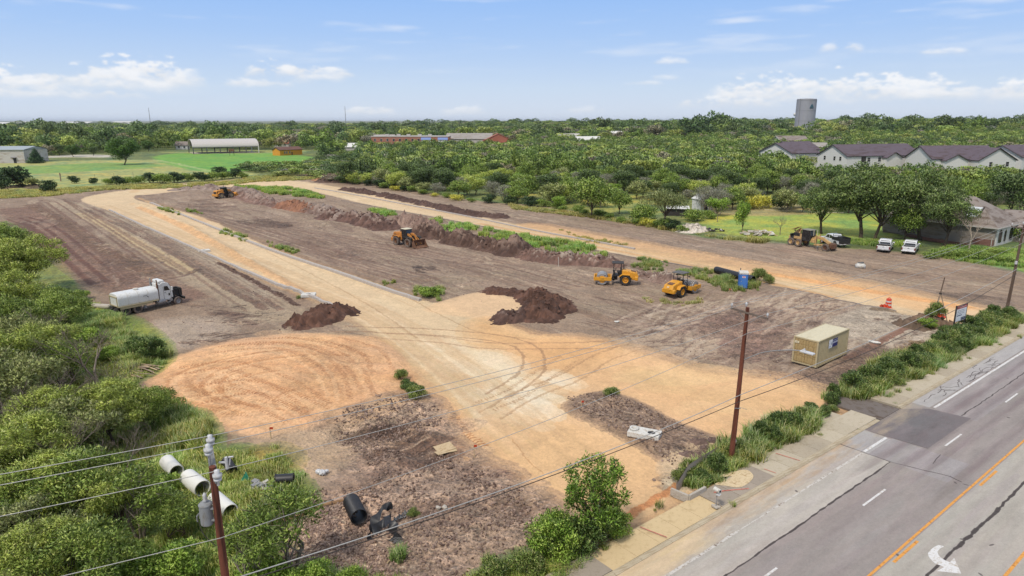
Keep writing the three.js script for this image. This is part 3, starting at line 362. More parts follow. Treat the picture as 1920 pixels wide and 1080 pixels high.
// ---------------------------------------------------------------- ground: relief
const HX = 400, HZ = 226, HR = 2.5;                                  // a map of 400 m by 226 m, cells of 0.4 m
const RELIEF = new Float32Array(HX * HR * HZ * HR), ROUGH = new Float32Array(RELIEF.length);
{
  const W = HX * HR, Hh = HZ * HR, cv = document.createElement('canvas'); cv.width = W; cv.height = Hh; const ctx = cv.getContext('2d');
  const shape = (pts, c, w) => { ctx.beginPath(); smooth(pts, !w, 6).forEach((p, i) => i ? ctx.lineTo(p[0], p[1]) : ctx.moveTo(p[0], p[1])); if (w) { ctx.lineWidth = w; ctx.strokeStyle = c; ctx.lineCap = 'round'; ctx.stroke(); } else { ctx.closePath(); ctx.fillStyle = c; ctx.fill(); } };
  const draw = (f, out, scale, zero, blur) => {
    ctx.setTransform(HR, 0, 0, HR, 200 * HR, 250 * HR); f();
    const d = ctx.getImageData(0, 0, W, Hh).data; for (let i = 0; i < out.length; i++) out[i] = (d[i * 4] - zero) * scale;
    const tmp = new Float32Array(out.length);
    for (let k = 0; k < blur; k++) { for (let y = 0; y < Hh; y++) for (let x = 0; x < W; x++) { const a = y * W; tmp[a + x] = (out[a + Math.max(0, x - 1)] + 2 * out[a + x] + out[a + Math.min(W - 1, x + 1)]) / 4; } for (let y = 0; y < Hh; y++) { const u = Math.max(0, y - 1) * W, a = y * W, b = Math.min(Hh - 1, y + 1) * W; for (let x = 0; x < W; x++) out[a + x] = (tmp[u + x] + 2 * tmp[a + x] + tmp[b + x]) / 4; } }
  };
  draw(() => {
    ctx.fillStyle = 'rgb(100,0,0)'; ctx.fillRect(-300, -300, 600, 400);
    shape(ROAD_MAIN, 'rgb(92,0,0)'); shape(ROAD_BACK, 'rgb(92,0,0)'); shape(MOUND, 'rgb(113,0,0)'); shape([[-27.96, -60.28], [-23.49, -64.83], [-16.33, -61.73], [-14.71, -55.06], [-19.09, -51.66], [-23.89, -53.88]], 'rgb(119,0,0)');
    shape([[-13.2, -50.61], [-8.98, -53.65], [-6.94, -51.66], [-8.07, -47.67], [-11.3, -47.67]], 'rgb(112,0,0)'); shape(ISLAND, 'rgb(104,0,0)');
    shape([[-106.51, -192.75], [-78.47, -158.64], [-40.58, -105.92], [-24.1, -82.73], [-20.09, -77.23]], 'rgb(122,0,0)', 1.3);           // ridge scraped up along the road
    shape([[-131.8, -200.79], [-94.66, -158.64], [-63.71, -121.7], [-37.41, -89.3], [-30.1, -80.73]], 'rgb(112,0,0)', 1.2); shape([[24.28, -127.81], [38.91, -111.02], [48.6, -101.24]], 'rgb(110,0,0)', 1.6);
    shape([[44.5, -80.73], [47.62, -79.29], [48.27, -74.41]], 'rgb(118,0,0)', 1.2); shape([[-9.53, -42.79], [-7.17, -44.21], [-4.08, -43.41], [-2.13, -41.17]], 'rgb(92,0,0)', 3);
  }, RELIEF, 1 / 50, 100, 3);
  draw(() => {
    ctx.fillStyle = 'rgb(90,0,0)'; ctx.fillRect(-300, -300, 600, 400); shape(SITE, 'rgb(95,0,0)'); shape(MULCH, 'rgb(220,0,0)'); shape(ISLAND, 'rgb(150,0,0)');
    shape(ROAD_MAIN, 'rgb(8,0,0)'); shape(ROAD_BACK, 'rgb(8,0,0)'); shape(PAD, 'rgb(14,0,0)'); shape(MOUND, 'rgb(60,0,0)');
    shape([[-106.51, -192.75], [-78.47, -158.64], [-40.58, -105.92], [-24.1, -82.73], [-20.09, -77.23]], 'rgb(230,0,0)', 1.6);
  }, ROUGH, 1 / 255, 0, 2);
}
function ground(x, z) {                                              // height of the ground
  let h = 0;
  if (x > -199 && x < 199 && z > -249 && z < -25) {
    const W = HX * HR, fx = (x + 200) * HR - 0.5, fz = (z + 250) * HR - 0.5, ix = fx | 0, iz = fz | 0, tx = fx - ix, tz = fz - iz, a = iz * W + ix;
    const bl = (T) => (T[a] * (1 - tx) + T[a + 1] * tx) * (1 - tz) + (T[a + W] * (1 - tx) + T[a + W + 1] * tx) * tz;
    const rough = bl(ROUGH), edge = sstep(199, 180, Math.abs(x)) * sstep(-249, -235, z) * sstep(-25, -28, z);
    h = bl(RELIEF) + rough * edge * (0.26 * samp(N1, x / 34, z / 34) + 0.16 * samp(N2, x / 40, z / 40));
  }
  h += 7 * sstep(420, 700, -z) * sstep(60, 330, x + (-z - 500) * 0.25) + 5 * sstep(330, 600, x) * sstep(150, 420, -z);
  const q = qOf(x, z); if (q > -25.6) h = mix(h, -0.14, sstep(-25.6, -24.2, q));
  return h;
}
{
  const line = (list) => list.flatMap(([a, b, s]) => { const n = Math.max(1, Math.round((b - a) / s)); return Array.from({ length: n }, (_, i) => a + (b - a) * i / n); });
  const half = [[72, 200, 1.1], [200, 800, 24], [800, 1600, 200], [1600, 4000, 800], [4000, 24000, 5000]];
  const xs = [...line([[0, 72, 0.42], ...half]), 24000], XS = [...xs.slice(1).reverse().map((v) => -v), ...xs];
  const zs = [...line([[24, 92, 0.4], [92, 250, 0.85], [250, 1050, 14], [1050, 2400, 150], [2400, 6000, 600], [6000, 30000, 4000]]), 30000].map((v) => -v).reverse(), ZS = [...zs, -6, 14, 60, 200, 800, 3000];
  const near = (v, list) => list.reduce((b, x, i) => Math.abs(x - v) < Math.abs(list[b] - v) ? i : b, 0);
  const tiles = [['A', -72, 0, -92, -24], ['A', 0, 72, -92, -24], ['B', -200, 0, -250, -92], ['B', 0, 200, -250, -92], ['C', -800, 800, -1050, -250]];
  // look of each tile, painted from the plan above and roughened grain by grain
  const W = 2048, pc = document.createElement('canvas'), vc = document.createElement('canvas');
  const mats = tiles.map(([kind, x0, x1, z0, z1], ti) => {
    const w = W, h = kind === 'A' ? 2048 : kind === 'B' ? 1638 : 1024, sx = w / (x1 - x0), sz = h / (z1 - z0), grab = (cv, pass) => {
      cv.width = w; cv.height = h; const ctx = cv.getContext('2d'); ctx.setTransform(sx, 0, 0, sz, -x0 * sx, -z0 * sz); paintGround(ctx, pass); return ctx.getImageData(0, 0, w, h).data;
    };
    const P = grab(pc, 0), V = grab(vc, 1), out = new Uint8Array(w * h * 4), bw = w >> 1, bh = h >> 1, bump = kind === 'C' ? null : new Uint8Array(bw * bh * 4), r = rng(900 + ti), kb = Math.pow(KB, 1 / 2.2);
    const warp = kind === 'C' ? 2.2 : kind === 'A' ? 0.12 : 0.13;
    for (let y = 0; y < h; y++) {
      const z = z0 + (y + 0.5) / sz;
      for (let x = 0; x < w; x++) {
        const xx = x0 + (x + 0.5) / sx, a = samp(N1, xx / 46, z / 46), b = samp(N2, xx / 31 + 0.3, z / 31);
        const fine = N3[((y * 1) & 511) << 9 | (x & 511)] * 0.6 + N3[((y + (x >> 3)) & 511) << 9 | ((x * 2 + 77 + (y >> 2)) & 511)] * 0.5, c = samp(N3, xx / 26 + 0.1, z / 26);
        let px = Math.round(x + warp * sx * (0.7 * samp(N2, xx / 13, z / 13) + 0.7 * b)), py = Math.round(y + warp * sz * (0.7 * samp(N2, xx / 13 + 0.5, z / 13 + 0.5) + 0.7 * c));
        px = px < 0 ? 0 : px >= w ? w - 1 : px; py = py < 0 ? 0 : py >= h ? h - 1 : py;
        const i = (py * w + px) * 4, o = ((h - 1 - y) * w + x) * 4, amp = V[i + 1] / 255, rough = V[i] / 255, grow = V[i + 2] / 255;
        const g = r() - 0.5, n = 0.22 * a + 0.30 * b + 0.42 * c + 0.52 * fine + 0.5 * g;
        const f = kb * (1 + amp * n * 0.72 + 0.02 * g), hue = grow ? grow * 0.1 * (a + 0.6 * c) : 0.035 * amp * (b + a);
        out[o] = clamp(P[i] * f * (1 + hue) * (grow > 0.3 ? 1 : 1.012), 0, 255); out[o + 1] = clamp(P[i + 1] * f, 0, 255); out[o + 2] = clamp(P[i + 2] * f * (1 - hue) * (grow > 0.3 ? 1 : 0.94), 0, 255); out[o + 3] = 255;
        if (bump && !(x & 1) && !(y & 1)) { const q = (((h - 1 - y) >> 1) * bw + (x >> 1)) * 4, v = clamp(0.5 + rough * (0.28 * b + 0.36 * c + 0.22 * fine) + (P[i + 1] - 135) * 0.0012) * 255; bump[q] = bump[q + 1] = bump[q + 2] = v; bump[q + 3] = 255; }
      }
    }
    const tex = (d, ww, hh, srgb) => { const t = new THREE.DataTexture(d, ww, hh, THREE.RGBAFormat); if (srgb) t.colorSpace = THREE.SRGBColorSpace; t.magFilter = THREE.LinearFilter; t.minFilter = THREE.LinearMipmapLinearFilter; t.generateMipmaps = true; t.anisotropy = 16; t.needsUpdate = true; return t; };
    const m = new THREE.MeshStandardMaterial({ color: 0xffffff, roughness: 0.96, map: tex(out, w, h, true) });
    if (bump) { m.bumpMap = tex(bump, bw, bh, false); m.bumpScale = kind === 'A' ? 0.24 : 0.4; }
    return m;
  });
  const far = grungeTexture(512, 21, 0.55, [1.05, 1, 0.8], 1); mats.push(new THREE.MeshStandardMaterial({ color: col(120, 126, 84), roughness: 1, map: far }));
  const pos = [], nor = [], uv = [], idx = [], geo = new THREE.BufferGeometry();
  const block = (i0, i1, j0, j1, mi, x0, x1, z0, z1) => {
    const start = idx.length, base = pos.length / 3, nw = i1 - i0 + 1;
    for (let j = j0; j <= j1; j++) for (let i = i0; i <= i1; i++) {
      const x = XS[i], z = ZS[j], y = ground(x, z), e = Math.abs(x) > 205 || z < -255 ? 6 : 0.3; pos.push(x, y, z);
      const dx = (ground(x + e, z) - ground(x - e, z)) / (2 * e), dz = (ground(x, z + e) - ground(x, z - e)) / (2 * e), l = Math.hypot(dx, 1, dz); nor.push(-dx / l, 1 / l, -dz / l);
      if (mi < 5) uv.push((x - x0) / (x1 - x0), 1 - (z - z0) / (z1 - z0)); else uv.push(x / 160, -z / 160);
    }
    for (let j = 0; j < j1 - j0; j++) for (let i = 0; i < i1 - i0; i++) { const a = base + j * nw + i, b = a + nw; idx.push(a, b, a + 1, a + 1, b, b + 1); }
    geo.addGroup(start, idx.length - start, mi);
  };
  const X_ = (v) => near(v, XS), Z_ = (v) => near(v, ZS);
  tiles.forEach(([, x0, x1, z0, z1], k) => block(X_(x0), X_(x1), Z_(z0), Z_(z1), k, x0, x1, z0, z1));
  const L = XS.length - 1, e = ZS.length - 1;
  for (const [a, b, c, d] of [[0, X_(-800), Z_(-1050), Z_(-250)], [X_(800), L, Z_(-1050), Z_(-250)], [0, L, 0, Z_(-1050)], [0, X_(-200), Z_(-250), Z_(-92)], [X_(200), L, Z_(-250), Z_(-92)], [0, X_(-72), Z_(-92), Z_(-24)], [X_(72), L, Z_(-92), Z_(-24)], [0, L, Z_(-24), e]]) block(a, b, c, d, 5);
  geo.setAttribute('position', new THREE.Float32BufferAttribute(pos, 3)); geo.setAttribute('normal', new THREE.Float32BufferAttribute(nor, 3)); geo.setAttribute('uv', new THREE.Float32BufferAttribute(uv, 2)); geo.setIndex(idx);
  put('ground', geo, mats, scene, 'structure').castShadow = false;
}

// ---------------------------------------------------------------- street, kerb, pavement
{
  const S0 = 18, S1 = 98, Q0 = -20.32, Q1 = -4.32, W = 2048, H = 640, cv = document.createElement('canvas'); cv.width = W; cv.height = H;
  const ctx = cv.getContext('2d'), r = rng(71), rr = (a, b) => a + (b - a) * r();
  ctx.setTransform(W / (S1 - S0), 0, 0, H / (Q1 - Q0), -S0 * W / (S1 - S0), -Q0 * H / (Q1 - Q0));
  const rect = (s0, s1, q0, q1, c, a = 1) => { ctx.globalAlpha = a; ctx.fillStyle = `rgb(${c})`; ctx.fillRect(s0, q0, s1 - s0, q1 - q0); ctx.globalAlpha = 1; };
  rect(S0, S1, Q0, Q1, [155, 145, 139]);
  rect(S0, S1, -12.15, Q1, [179, 171, 160]);                         // paler middle lane
  rect(S0, 46.4, Q0, -16.85, [189, 180, 169]); rect(46.4, 50, Q0, -18.4, [176, 171, 167]); rect(58.3, S1, Q0, -18.95, [178, 173, 170]);
  rect(46.4, 50.2, -18.4, -13.4, [160, 152, 150]); rect(58.3, S1, -18.6, -15.6, [160, 152, 150], 0.7);
  for (let k = 0; k < 900; k++) { const s = rr(S0, S1), q = rr(Q0, Q1); ctx.globalAlpha = rr(0.015, 0.05); ctx.fillStyle = r() < 0.5 ? 'rgb(120,110,110)' : 'rgb(205,195,188)'; ctx.beginPath(); ctx.ellipse(s, q, rr(1, 7), rr(0.1, 0.6), rr(-0.03, 0.03), 0, 7); ctx.fill(); }
  for (const q of [-17.6, -16.2, -14.8, -13.1]) for (let k = 0; k < 60; k++) { ctx.globalAlpha = 0.06; ctx.fillStyle = 'rgb(116,106,106)'; ctx.beginPath(); ctx.ellipse(rr(46, S1), q + rr(-0.25, 0.25), rr(2, 8), rr(0.15, 0.4), 0, 0, 7); ctx.fill(); }
  ctx.globalAlpha = 0.96; ctx.fillStyle = 'rgb(118,109,109)'; ctx.beginPath(); [[50.1, -20.3], [50.5, -16.12], [58.6, -16.08], [58.0, -18.9], [56.2, -20.3]].forEach((p, i) => i ? ctx.lineTo(...p) : ctx.moveTo(...p)); ctx.fill();      // newer patch of asphalt
  for (let k = 0; k < 120; k++) { ctx.globalAlpha = 0.05; ctx.fillStyle = r() < 0.4 ? 'rgb(150,138,130)' : 'rgb(92,84,86)'; ctx.beginPath(); ctx.ellipse(rr(51, 57.5), rr(-20, -16.5), rr(0.4, 2), rr(0.2, 0.7), rr(-0.4, 0.4), 0, 7); ctx.fill(); }
  for (let k = 0; k < 60; k++) { ctx.globalAlpha = 0.10; ctx.fillStyle = 'rgb(196,172,140)'; ctx.beginPath(); ctx.ellipse(rr(50, 58), rr(-20.3, -19), rr(0.4, 1.6), rr(0.1, 0.4), 0, 0, 7); ctx.fill(); }
  for (let k = 0; k < 260; k++) { const q = Q0 + Math.abs(rr(-1, 1) * rr(0, 1)) * 1.7, s = rr(S0, 47); ctx.globalAlpha = 0.13; ctx.fillStyle = r() < 0.6 ? 'rgb(214,186,146)' : 'rgb(170,142,112)'; ctx.beginPath(); ctx.ellipse(s, q, rr(0.3, 1.8), rr(0.06, 0.3), 0, 0, 7); ctx.fill(); }
  for (let k = 0; k < 160; k++) { ctx.globalAlpha = 0.16; ctx.fillStyle = 'rgb(216,190,150)'; ctx.beginPath(); ctx.ellipse(rr(18, 29), rr(Q0, -19), rr(0.3, 2), rr(0.1, 0.5), 0, 0, 7); ctx.fill(); }
  // sealed cracks
  const crack = (pts, w, wob = 0.1) => { ctx.globalAlpha = 0.92; ctx.strokeStyle = 'rgb(66,58,56)'; ctx.lineCap = ctx.lineJoin = 'round'; for (let i = 0; i < pts.length - 1; i++) { const [a, b] = [pts[i], pts[i + 1]], n = Math.max(2, Math.round(Math.hypot(b[0] - a[0], b[1] - a[1]) / 0.5)); let p = a; for (let k = 1; k <= n; k++) { const t = k / n, e = k < n ? wob : 0, c = [mix(a[0], b[0], t) + rr(-e, e), mix(a[1], b[1], t) + rr(-e, e)]; ctx.lineWidth = w * rr(0.6, 1.4); ctx.beginPath(); ctx.moveTo(...p); ctx.lineTo(...c); ctx.stroke(); p = c; } } ctx.globalAlpha = 1; };
  crack([[S0, -16.85], [30, -16.82], [46.4, -16.9]], 0.10, 0.04); crack([[46.35, -20.3], [46.4, -16.9], [47.4, -13.6], [47.2, -12.9]], 0.06, 0.03); crack([[50.1, -19.9], [50.5, -16.12]], 0.05, 0.02);
  crack([[S0, -10.45], [30, -10.38], [37, -10.42], [40, -10.38], [44, -10.3], [50, -10.36], [60, -10.3], [S1, -10.4]], 0.17, 0.05);
  crack([[58.6, -16.75], [66, -16.7], [74, -16.72], [S1, -16.6]], 0.07, 0.05); crack([[50.2, -15.2], [48.4, -15.0]], 0.04, 0.05);
  for (let k = 0; k < 24; k++) { let s = rr(58.8, 74), q = rr(-20.1, -19.0), a = rr(-0.6, 0.6); const pts = [[s, q]]; for (let j = 0; j < 5; j++) { a += rr(-1.1, 1.1); s += Math.cos(a) * 0.55; q = clamp(q + Math.sin(a) * 0.22, -20.2, -18.9); pts.push([s, q]); } crack(pts, 0.045, 0.03); }
  for (let k = 0; k < 26; k++) { ctx.globalAlpha = 0.7; ctx.fillStyle = 'rgb(74,66,64)'; ctx.beginPath(); ctx.ellipse(rr(20, 90), rr(-19, -6), rr(0.06, 0.22), rr(0.04, 0.1), rr(0, 3), 0, 7); ctx.fill(); }
  ctx.globalAlpha = 1;
  const d = ctx.getImageData(0, 0, W, H).data, o = new Uint8Array(W * H * 4), kb = Math.pow(KB, 1 / 2.2);
  for (let y = 0; y < H; y++) for (let x = 0; x < W; x++) { const i = (y * W + x) * 4, j = ((H - 1 - y) * W + x) * 4, n = 1 + 0.035 * samp(N1, x / 420, y / 160) + 0.03 * N3[(y & 511) << 9 | (x & 511)] + 0.05 * (r() - 0.5); for (let c = 0; c < 3; c++) o[j + c] = clamp(d[i + c] * n * kb, 0, 255); o[j + 3] = 255; }
  const t = new THREE.DataTexture(o, W, H, THREE.RGBAFormat); t.colorSpace = THREE.SRGBColorSpace; t.wrapS = t.wrapT = THREE.MirroredRepeatWrapping; t.magFilter = THREE.LinearFilter; t.minFilter = THREE.LinearMipmapLinearFilter; t.generateMipmaps = true; t.anisotropy = 16; t.needsUpdate = true;
  const sheet = (pts, y) => { const s = new THREE.Shape(pts.map(([x, z]) => new THREE.Vector2(x, -z))), g = new THREE.ShapeGeometry(s); g.rotateX(-Math.PI / 2); g.translate(0, y, 0); return g; };
  const strip = (s0, s1, q0, q1, y) => sheet([street(s0, q0), street(s1, q0), street(s1, q1), street(s0, q1)], y);
  const g = strip(-260, 420, Q0, 14, 0), p = g.attributes.position, uv = g.attributes.uv;
  for (let i = 0; i < p.count; i++) uv.setXY(i, (sOf(p.getX(i), p.getZ(i)) - S0) / (S1 - S0), 1 - (qOf(p.getX(i), p.getZ(i)) - Q0) / (Q1 - Q0));
  const road = put('road', g, new THREE.MeshStandardMaterial({ map: t, roughness: 0.9 }), scene, 'structure');
  const paintW = mat(col(232, 230, 228), { roughness: 0.7, map: GR.dust }), paintY = mat(col(236, 166, 76), { roughness: 0.7, map: GR.dust }), worn = mat(col(216, 210, 202), { roughness: 0.8, map: GR.mud });
  const mark = (s0, s1, q, w, m, y = 0.004) => put('lane_marking', strip(s0, s1, q - w / 2, q + w / 2, y), m, road);
  { const pieces = []; let s = 18; while (s < 46.3) { const l = Math.min(46.3 - s, rr(0.3, 2.2)), fat = (s > 22 && s < 30.5) || r() < 0.25; const w = fat ? 0.16 : rr(0.05, 0.12); pieces.push(strip(s, s + l, -18.7 - w / 2 + rr(-0.02, 0.02), -18.7 + w / 2, 0.004)); s += l + (fat ? 0.02 : rr(0.02, 0.25)); } put('edge_line', mergeGeometries(pieces), worn, road); }
  mark(46.5, 50.0, -18.72, 0.2, paintW); mark(58.6, 180, -18.7, 0.2, paintW);
  for (let k = -2; k < 12; k++) mark(27 + 12.45 * k, 30 + 12.45 * k, -15.55 + k * 0.02, 0.13, paintW);
  mark(-60, 220, -12.28, 0.14, paintY); for (let k = -2; k < 12; k++) mark(35.2 + 12.4 * k, 38.2 + 12.4 * k, -11.98, 0.16, paintY);
  mark(-60, 220, -7.95, 0.16, paintY);
  put('turn_arrow', sheet(smooth([[23.3, -32.84], [23.49, -32.71], [23.2, -32.55], [22.81, -32.13], [22.73, -31.76], [22.81, -31.51], [22.96, -31.34]], false, 3).concat([[23.41, -31.69], [22.97, -30.42], [21.84, -30.62], [22.4, -30.93]], smooth([[22.36, -31.05], [22.16, -31.2], [22.12, -31.65], [22.23, -32.04], [22.49, -32.32], [22.92, -32.65], [23.28, -32.84]], false, 3)), 0.004), paintW, road);
  // kerb in two runs, dropped at the entrance
  const kerbMat = mat(col(198, 184, 158), { roughness: 0.9, map: GR.dust });
  const kerb = (s0, s1, h0, h1) => { const prof = [[-20.62, -0.1], [-20.62, 1], [-20.4, 1], [-20.3, 0], [-20.3, -0.1]]; const b = mb(), n = Math.ceil((s1 - s0) / 3);
    for (let k = 0; k < n; k++) { const a = mix(s0, s1, k / n) + 0.008, e = mix(s0, s1, (k + 1) / n) - 0.008, ha = mix(h0, h1, k / n), hb = mix(h0, h1, (k + 1) / n), at = (s, [q, y], h) => { const [x, z] = street(s, q); return [x, y === 1 ? h : y === 0 ? 0.03 : y, z]; };
      for (let i = 0; i < 4; i++) b.quad(at(a, prof[i], ha), at(e, prof[i], hb), at(e, prof[i + 1], hb), at(a, prof[i + 1], ha)); for (const [s, h] of [[a, ha], [e, hb]]) { b.quad(at(s, prof[0], h), at(s, prof[1], h), at(s, prof[2], h), at(s, prof[4], h)); } }
    return b.geo(); };
  put('kerb', mergeGeometries([kerb(-60, 21, 0.14, 0.14), kerb(21, 25, 0.14, 0.05), kerb(25, 30, 0.05, 0.05), kerb(30, 33, 0.05, 0.15), kerb(33, 48, 0.15, 0.15), kerb(48, 52.6, 0.12, 0.04)]), kerbMat, scene, 'structure');
  put('kerb', kerb(56.2, 180, 0.15, 0.15), kerbMat, scene, 'structure');
  // pavement of concrete slabs
  const pave = new THREE.Group(); pave.name = 'pavement'; pave.userData.kind = 'structure'; scene.add(pave);
  const slabM = [[194, 181, 158], [184, 170, 148], [200, 187, 164]].map((c) => mat(col(...c), { roughness: 0.95, map: GR.faint })), greyM = [mat(col(166, 153, 138), { roughness: 0.95, map: GR.faint }), mat(col(174, 160, 144), { roughness: 0.95, map: GR.faint })], sandM = mat(col(220, 194, 150), { roughness: 1, map: GR.faint }), blackTop = mat(col(120, 110, 104), { roughness: 0.95, map: GR.dust });
  const slab = (s0, s1, q0, q1, top, m, tilt = 0) => { const g2 = new THREE.BoxGeometry(s1 - s0 - 0.02, 0.16, q1 - q0 - 0.012); g2.rotateX(tilt); g2.rotateY(Math.atan2(-SE[1], SE[0])); const [x, z] = street((s0 + s1) / 2, (q0 + q1) / 2); g2.translate(x, top - 0.08, z); put('slab', g2, m, pave); };
  for (let s = 6; s < 48; s += 1.9) { const sandy = s > 23 && s < 31, dip = s > 22.5 && s < 31.5, m = sandy ? sandM : s > 31 && s < 37 ? greyM[(s * 7 | 0) % 2] : s < 23 ? greyM[(s * 5 | 0) % 2] : slabM[(s * 13 | 0) % 3]; slab(s, s + 1.9, -22.45, -20.63, (dip ? 0.07 : 0.13) + rr(-0.008, 0.008), m, rr(-0.006, 0.006)); if (s > 36 && s < 46) slab(s, s + 1.9, -23.3, -22.46, 0.1 + rr(-0.01, 0.01), slabM[1], rr(-0.01, 0.01)); }
  slab(48.1, 52.7, -22.6, -20.63, 0.09, slabM[2]); slab(48.4, 51.2, -24, -22.62, 0.06, slabM[0], 0.01); slab(52.8, 56.1, -24.6, -20.33, 0.03, blackTop);
  for (let s = 56.2; s < 130; s += 2.6) slab(s, s + 2.6, s < 62 ? -23 : -22.0, -20.63, 0.14 + rr(-0.006, 0.006), slabM[(s * 17 | 0) % 3], rr(-0.005, 0.005));
  // red surveyor's paint on the pavement
  const redPaint = mat(col(222, 130, 112), { roughness: 0.9, map: GR.mud });
  for (const [s0, q0, s1, q1, w] of [[27.1, -22.3, 27.5, -20.7, 0.07], [41.2, -22.3, 41.5, -20.7, 0.08], [34.2, -21.6, 35.6, -20.8, 0.09], [33.5, -21.9, 34.2, -21.6, 0.1], [38.6, -21.6, 38.7, -20.8, 0.06]]) { const dx = s1 - s0, dq = q1 - q0, l = Math.hypot(dx, dq), n = [-dq / l * w / 2, dx / l * w / 2]; put('survey_mark', sheet([street(s0 + n[0], q0 + n[1]), street(s1 + n[0], q1 + n[1]), street(s1 - n[0], q1 - n[1]), street(s0 - n[0], q0 - n[1])], 0.152), redPaint, pave); }
  put('spilt_sand', sheet(smooth([[13.06, -39.78], [14.4, -40.53], [15.47, -40.81], [15.65, -40.12], [15.12, -39.25], [14.23, -38.6], [13.45, -38.8], [12.83, -38.99], [13.76, -39.58], [14.22, -39.98]], true, 4), 0.156), mat(col(226, 204, 166), { roughness: 1, map: GR.dust }), pave);
}
// kerbs along the new roads
{
  const kb = mat(col(196, 188, 182), { roughness: 0.92, map: GR.dust }), dk = mat(col(150, 138, 130), { roughness: 0.95, map: GR.dust });
  const run = (pts, w, h, m, n = 10) => { const q = smooth(pts, false, n), b = mb(); for (let i = 0; i < q.length - 1; i++) { const [x0, z0] = q[i], [x1, z1] = q[i + 1]; b.beam([x0, ground(x0, z0) + h / 2 - 0.08, z0], [x1, ground(x1, z1) + h / 2 - 0.08, z1], w, h + 0.02 * (i % 2) * 0.1); } return put('kerb', b.geo(), m, scene, 'structure'); };
  run([[-104.11, -176.23], [-77.6, -144.89], [-55.32, -119.11], [-38.21, -99.41], [-26.5, -85.9], [-19.36, -78.13]], 0.4, 0.4, kb); run([[-101.34, -191.47], [-81.61, -167.96], [-60.15, -141.27], [-41.27, -118.1], [-25.83, -100.87], [-17.65, -91.41], [-11.82, -85.08]], 0.48, 0.42, kb);
  run([[-68.03, -236.81], [-50.36, -215.74], [-29.51, -188.96], [-7.55, -160.42], [4.52, -143.42], [15.38, -129.58], [22.11, -121.17]], 0.4, 0.34, kb); run([[-49.42, -198.03], [-26.94, -172], [-7.06, -149.47], [4.23, -133.9], [14.36, -120.65], [28.64, -105.51], [36.34, -94.26]], 0.25, 0.16, dk); run([[40.51, -88.14], [43.35, -83.76], [46.33, -79.29]], 0.2, 0.14, dk);
}

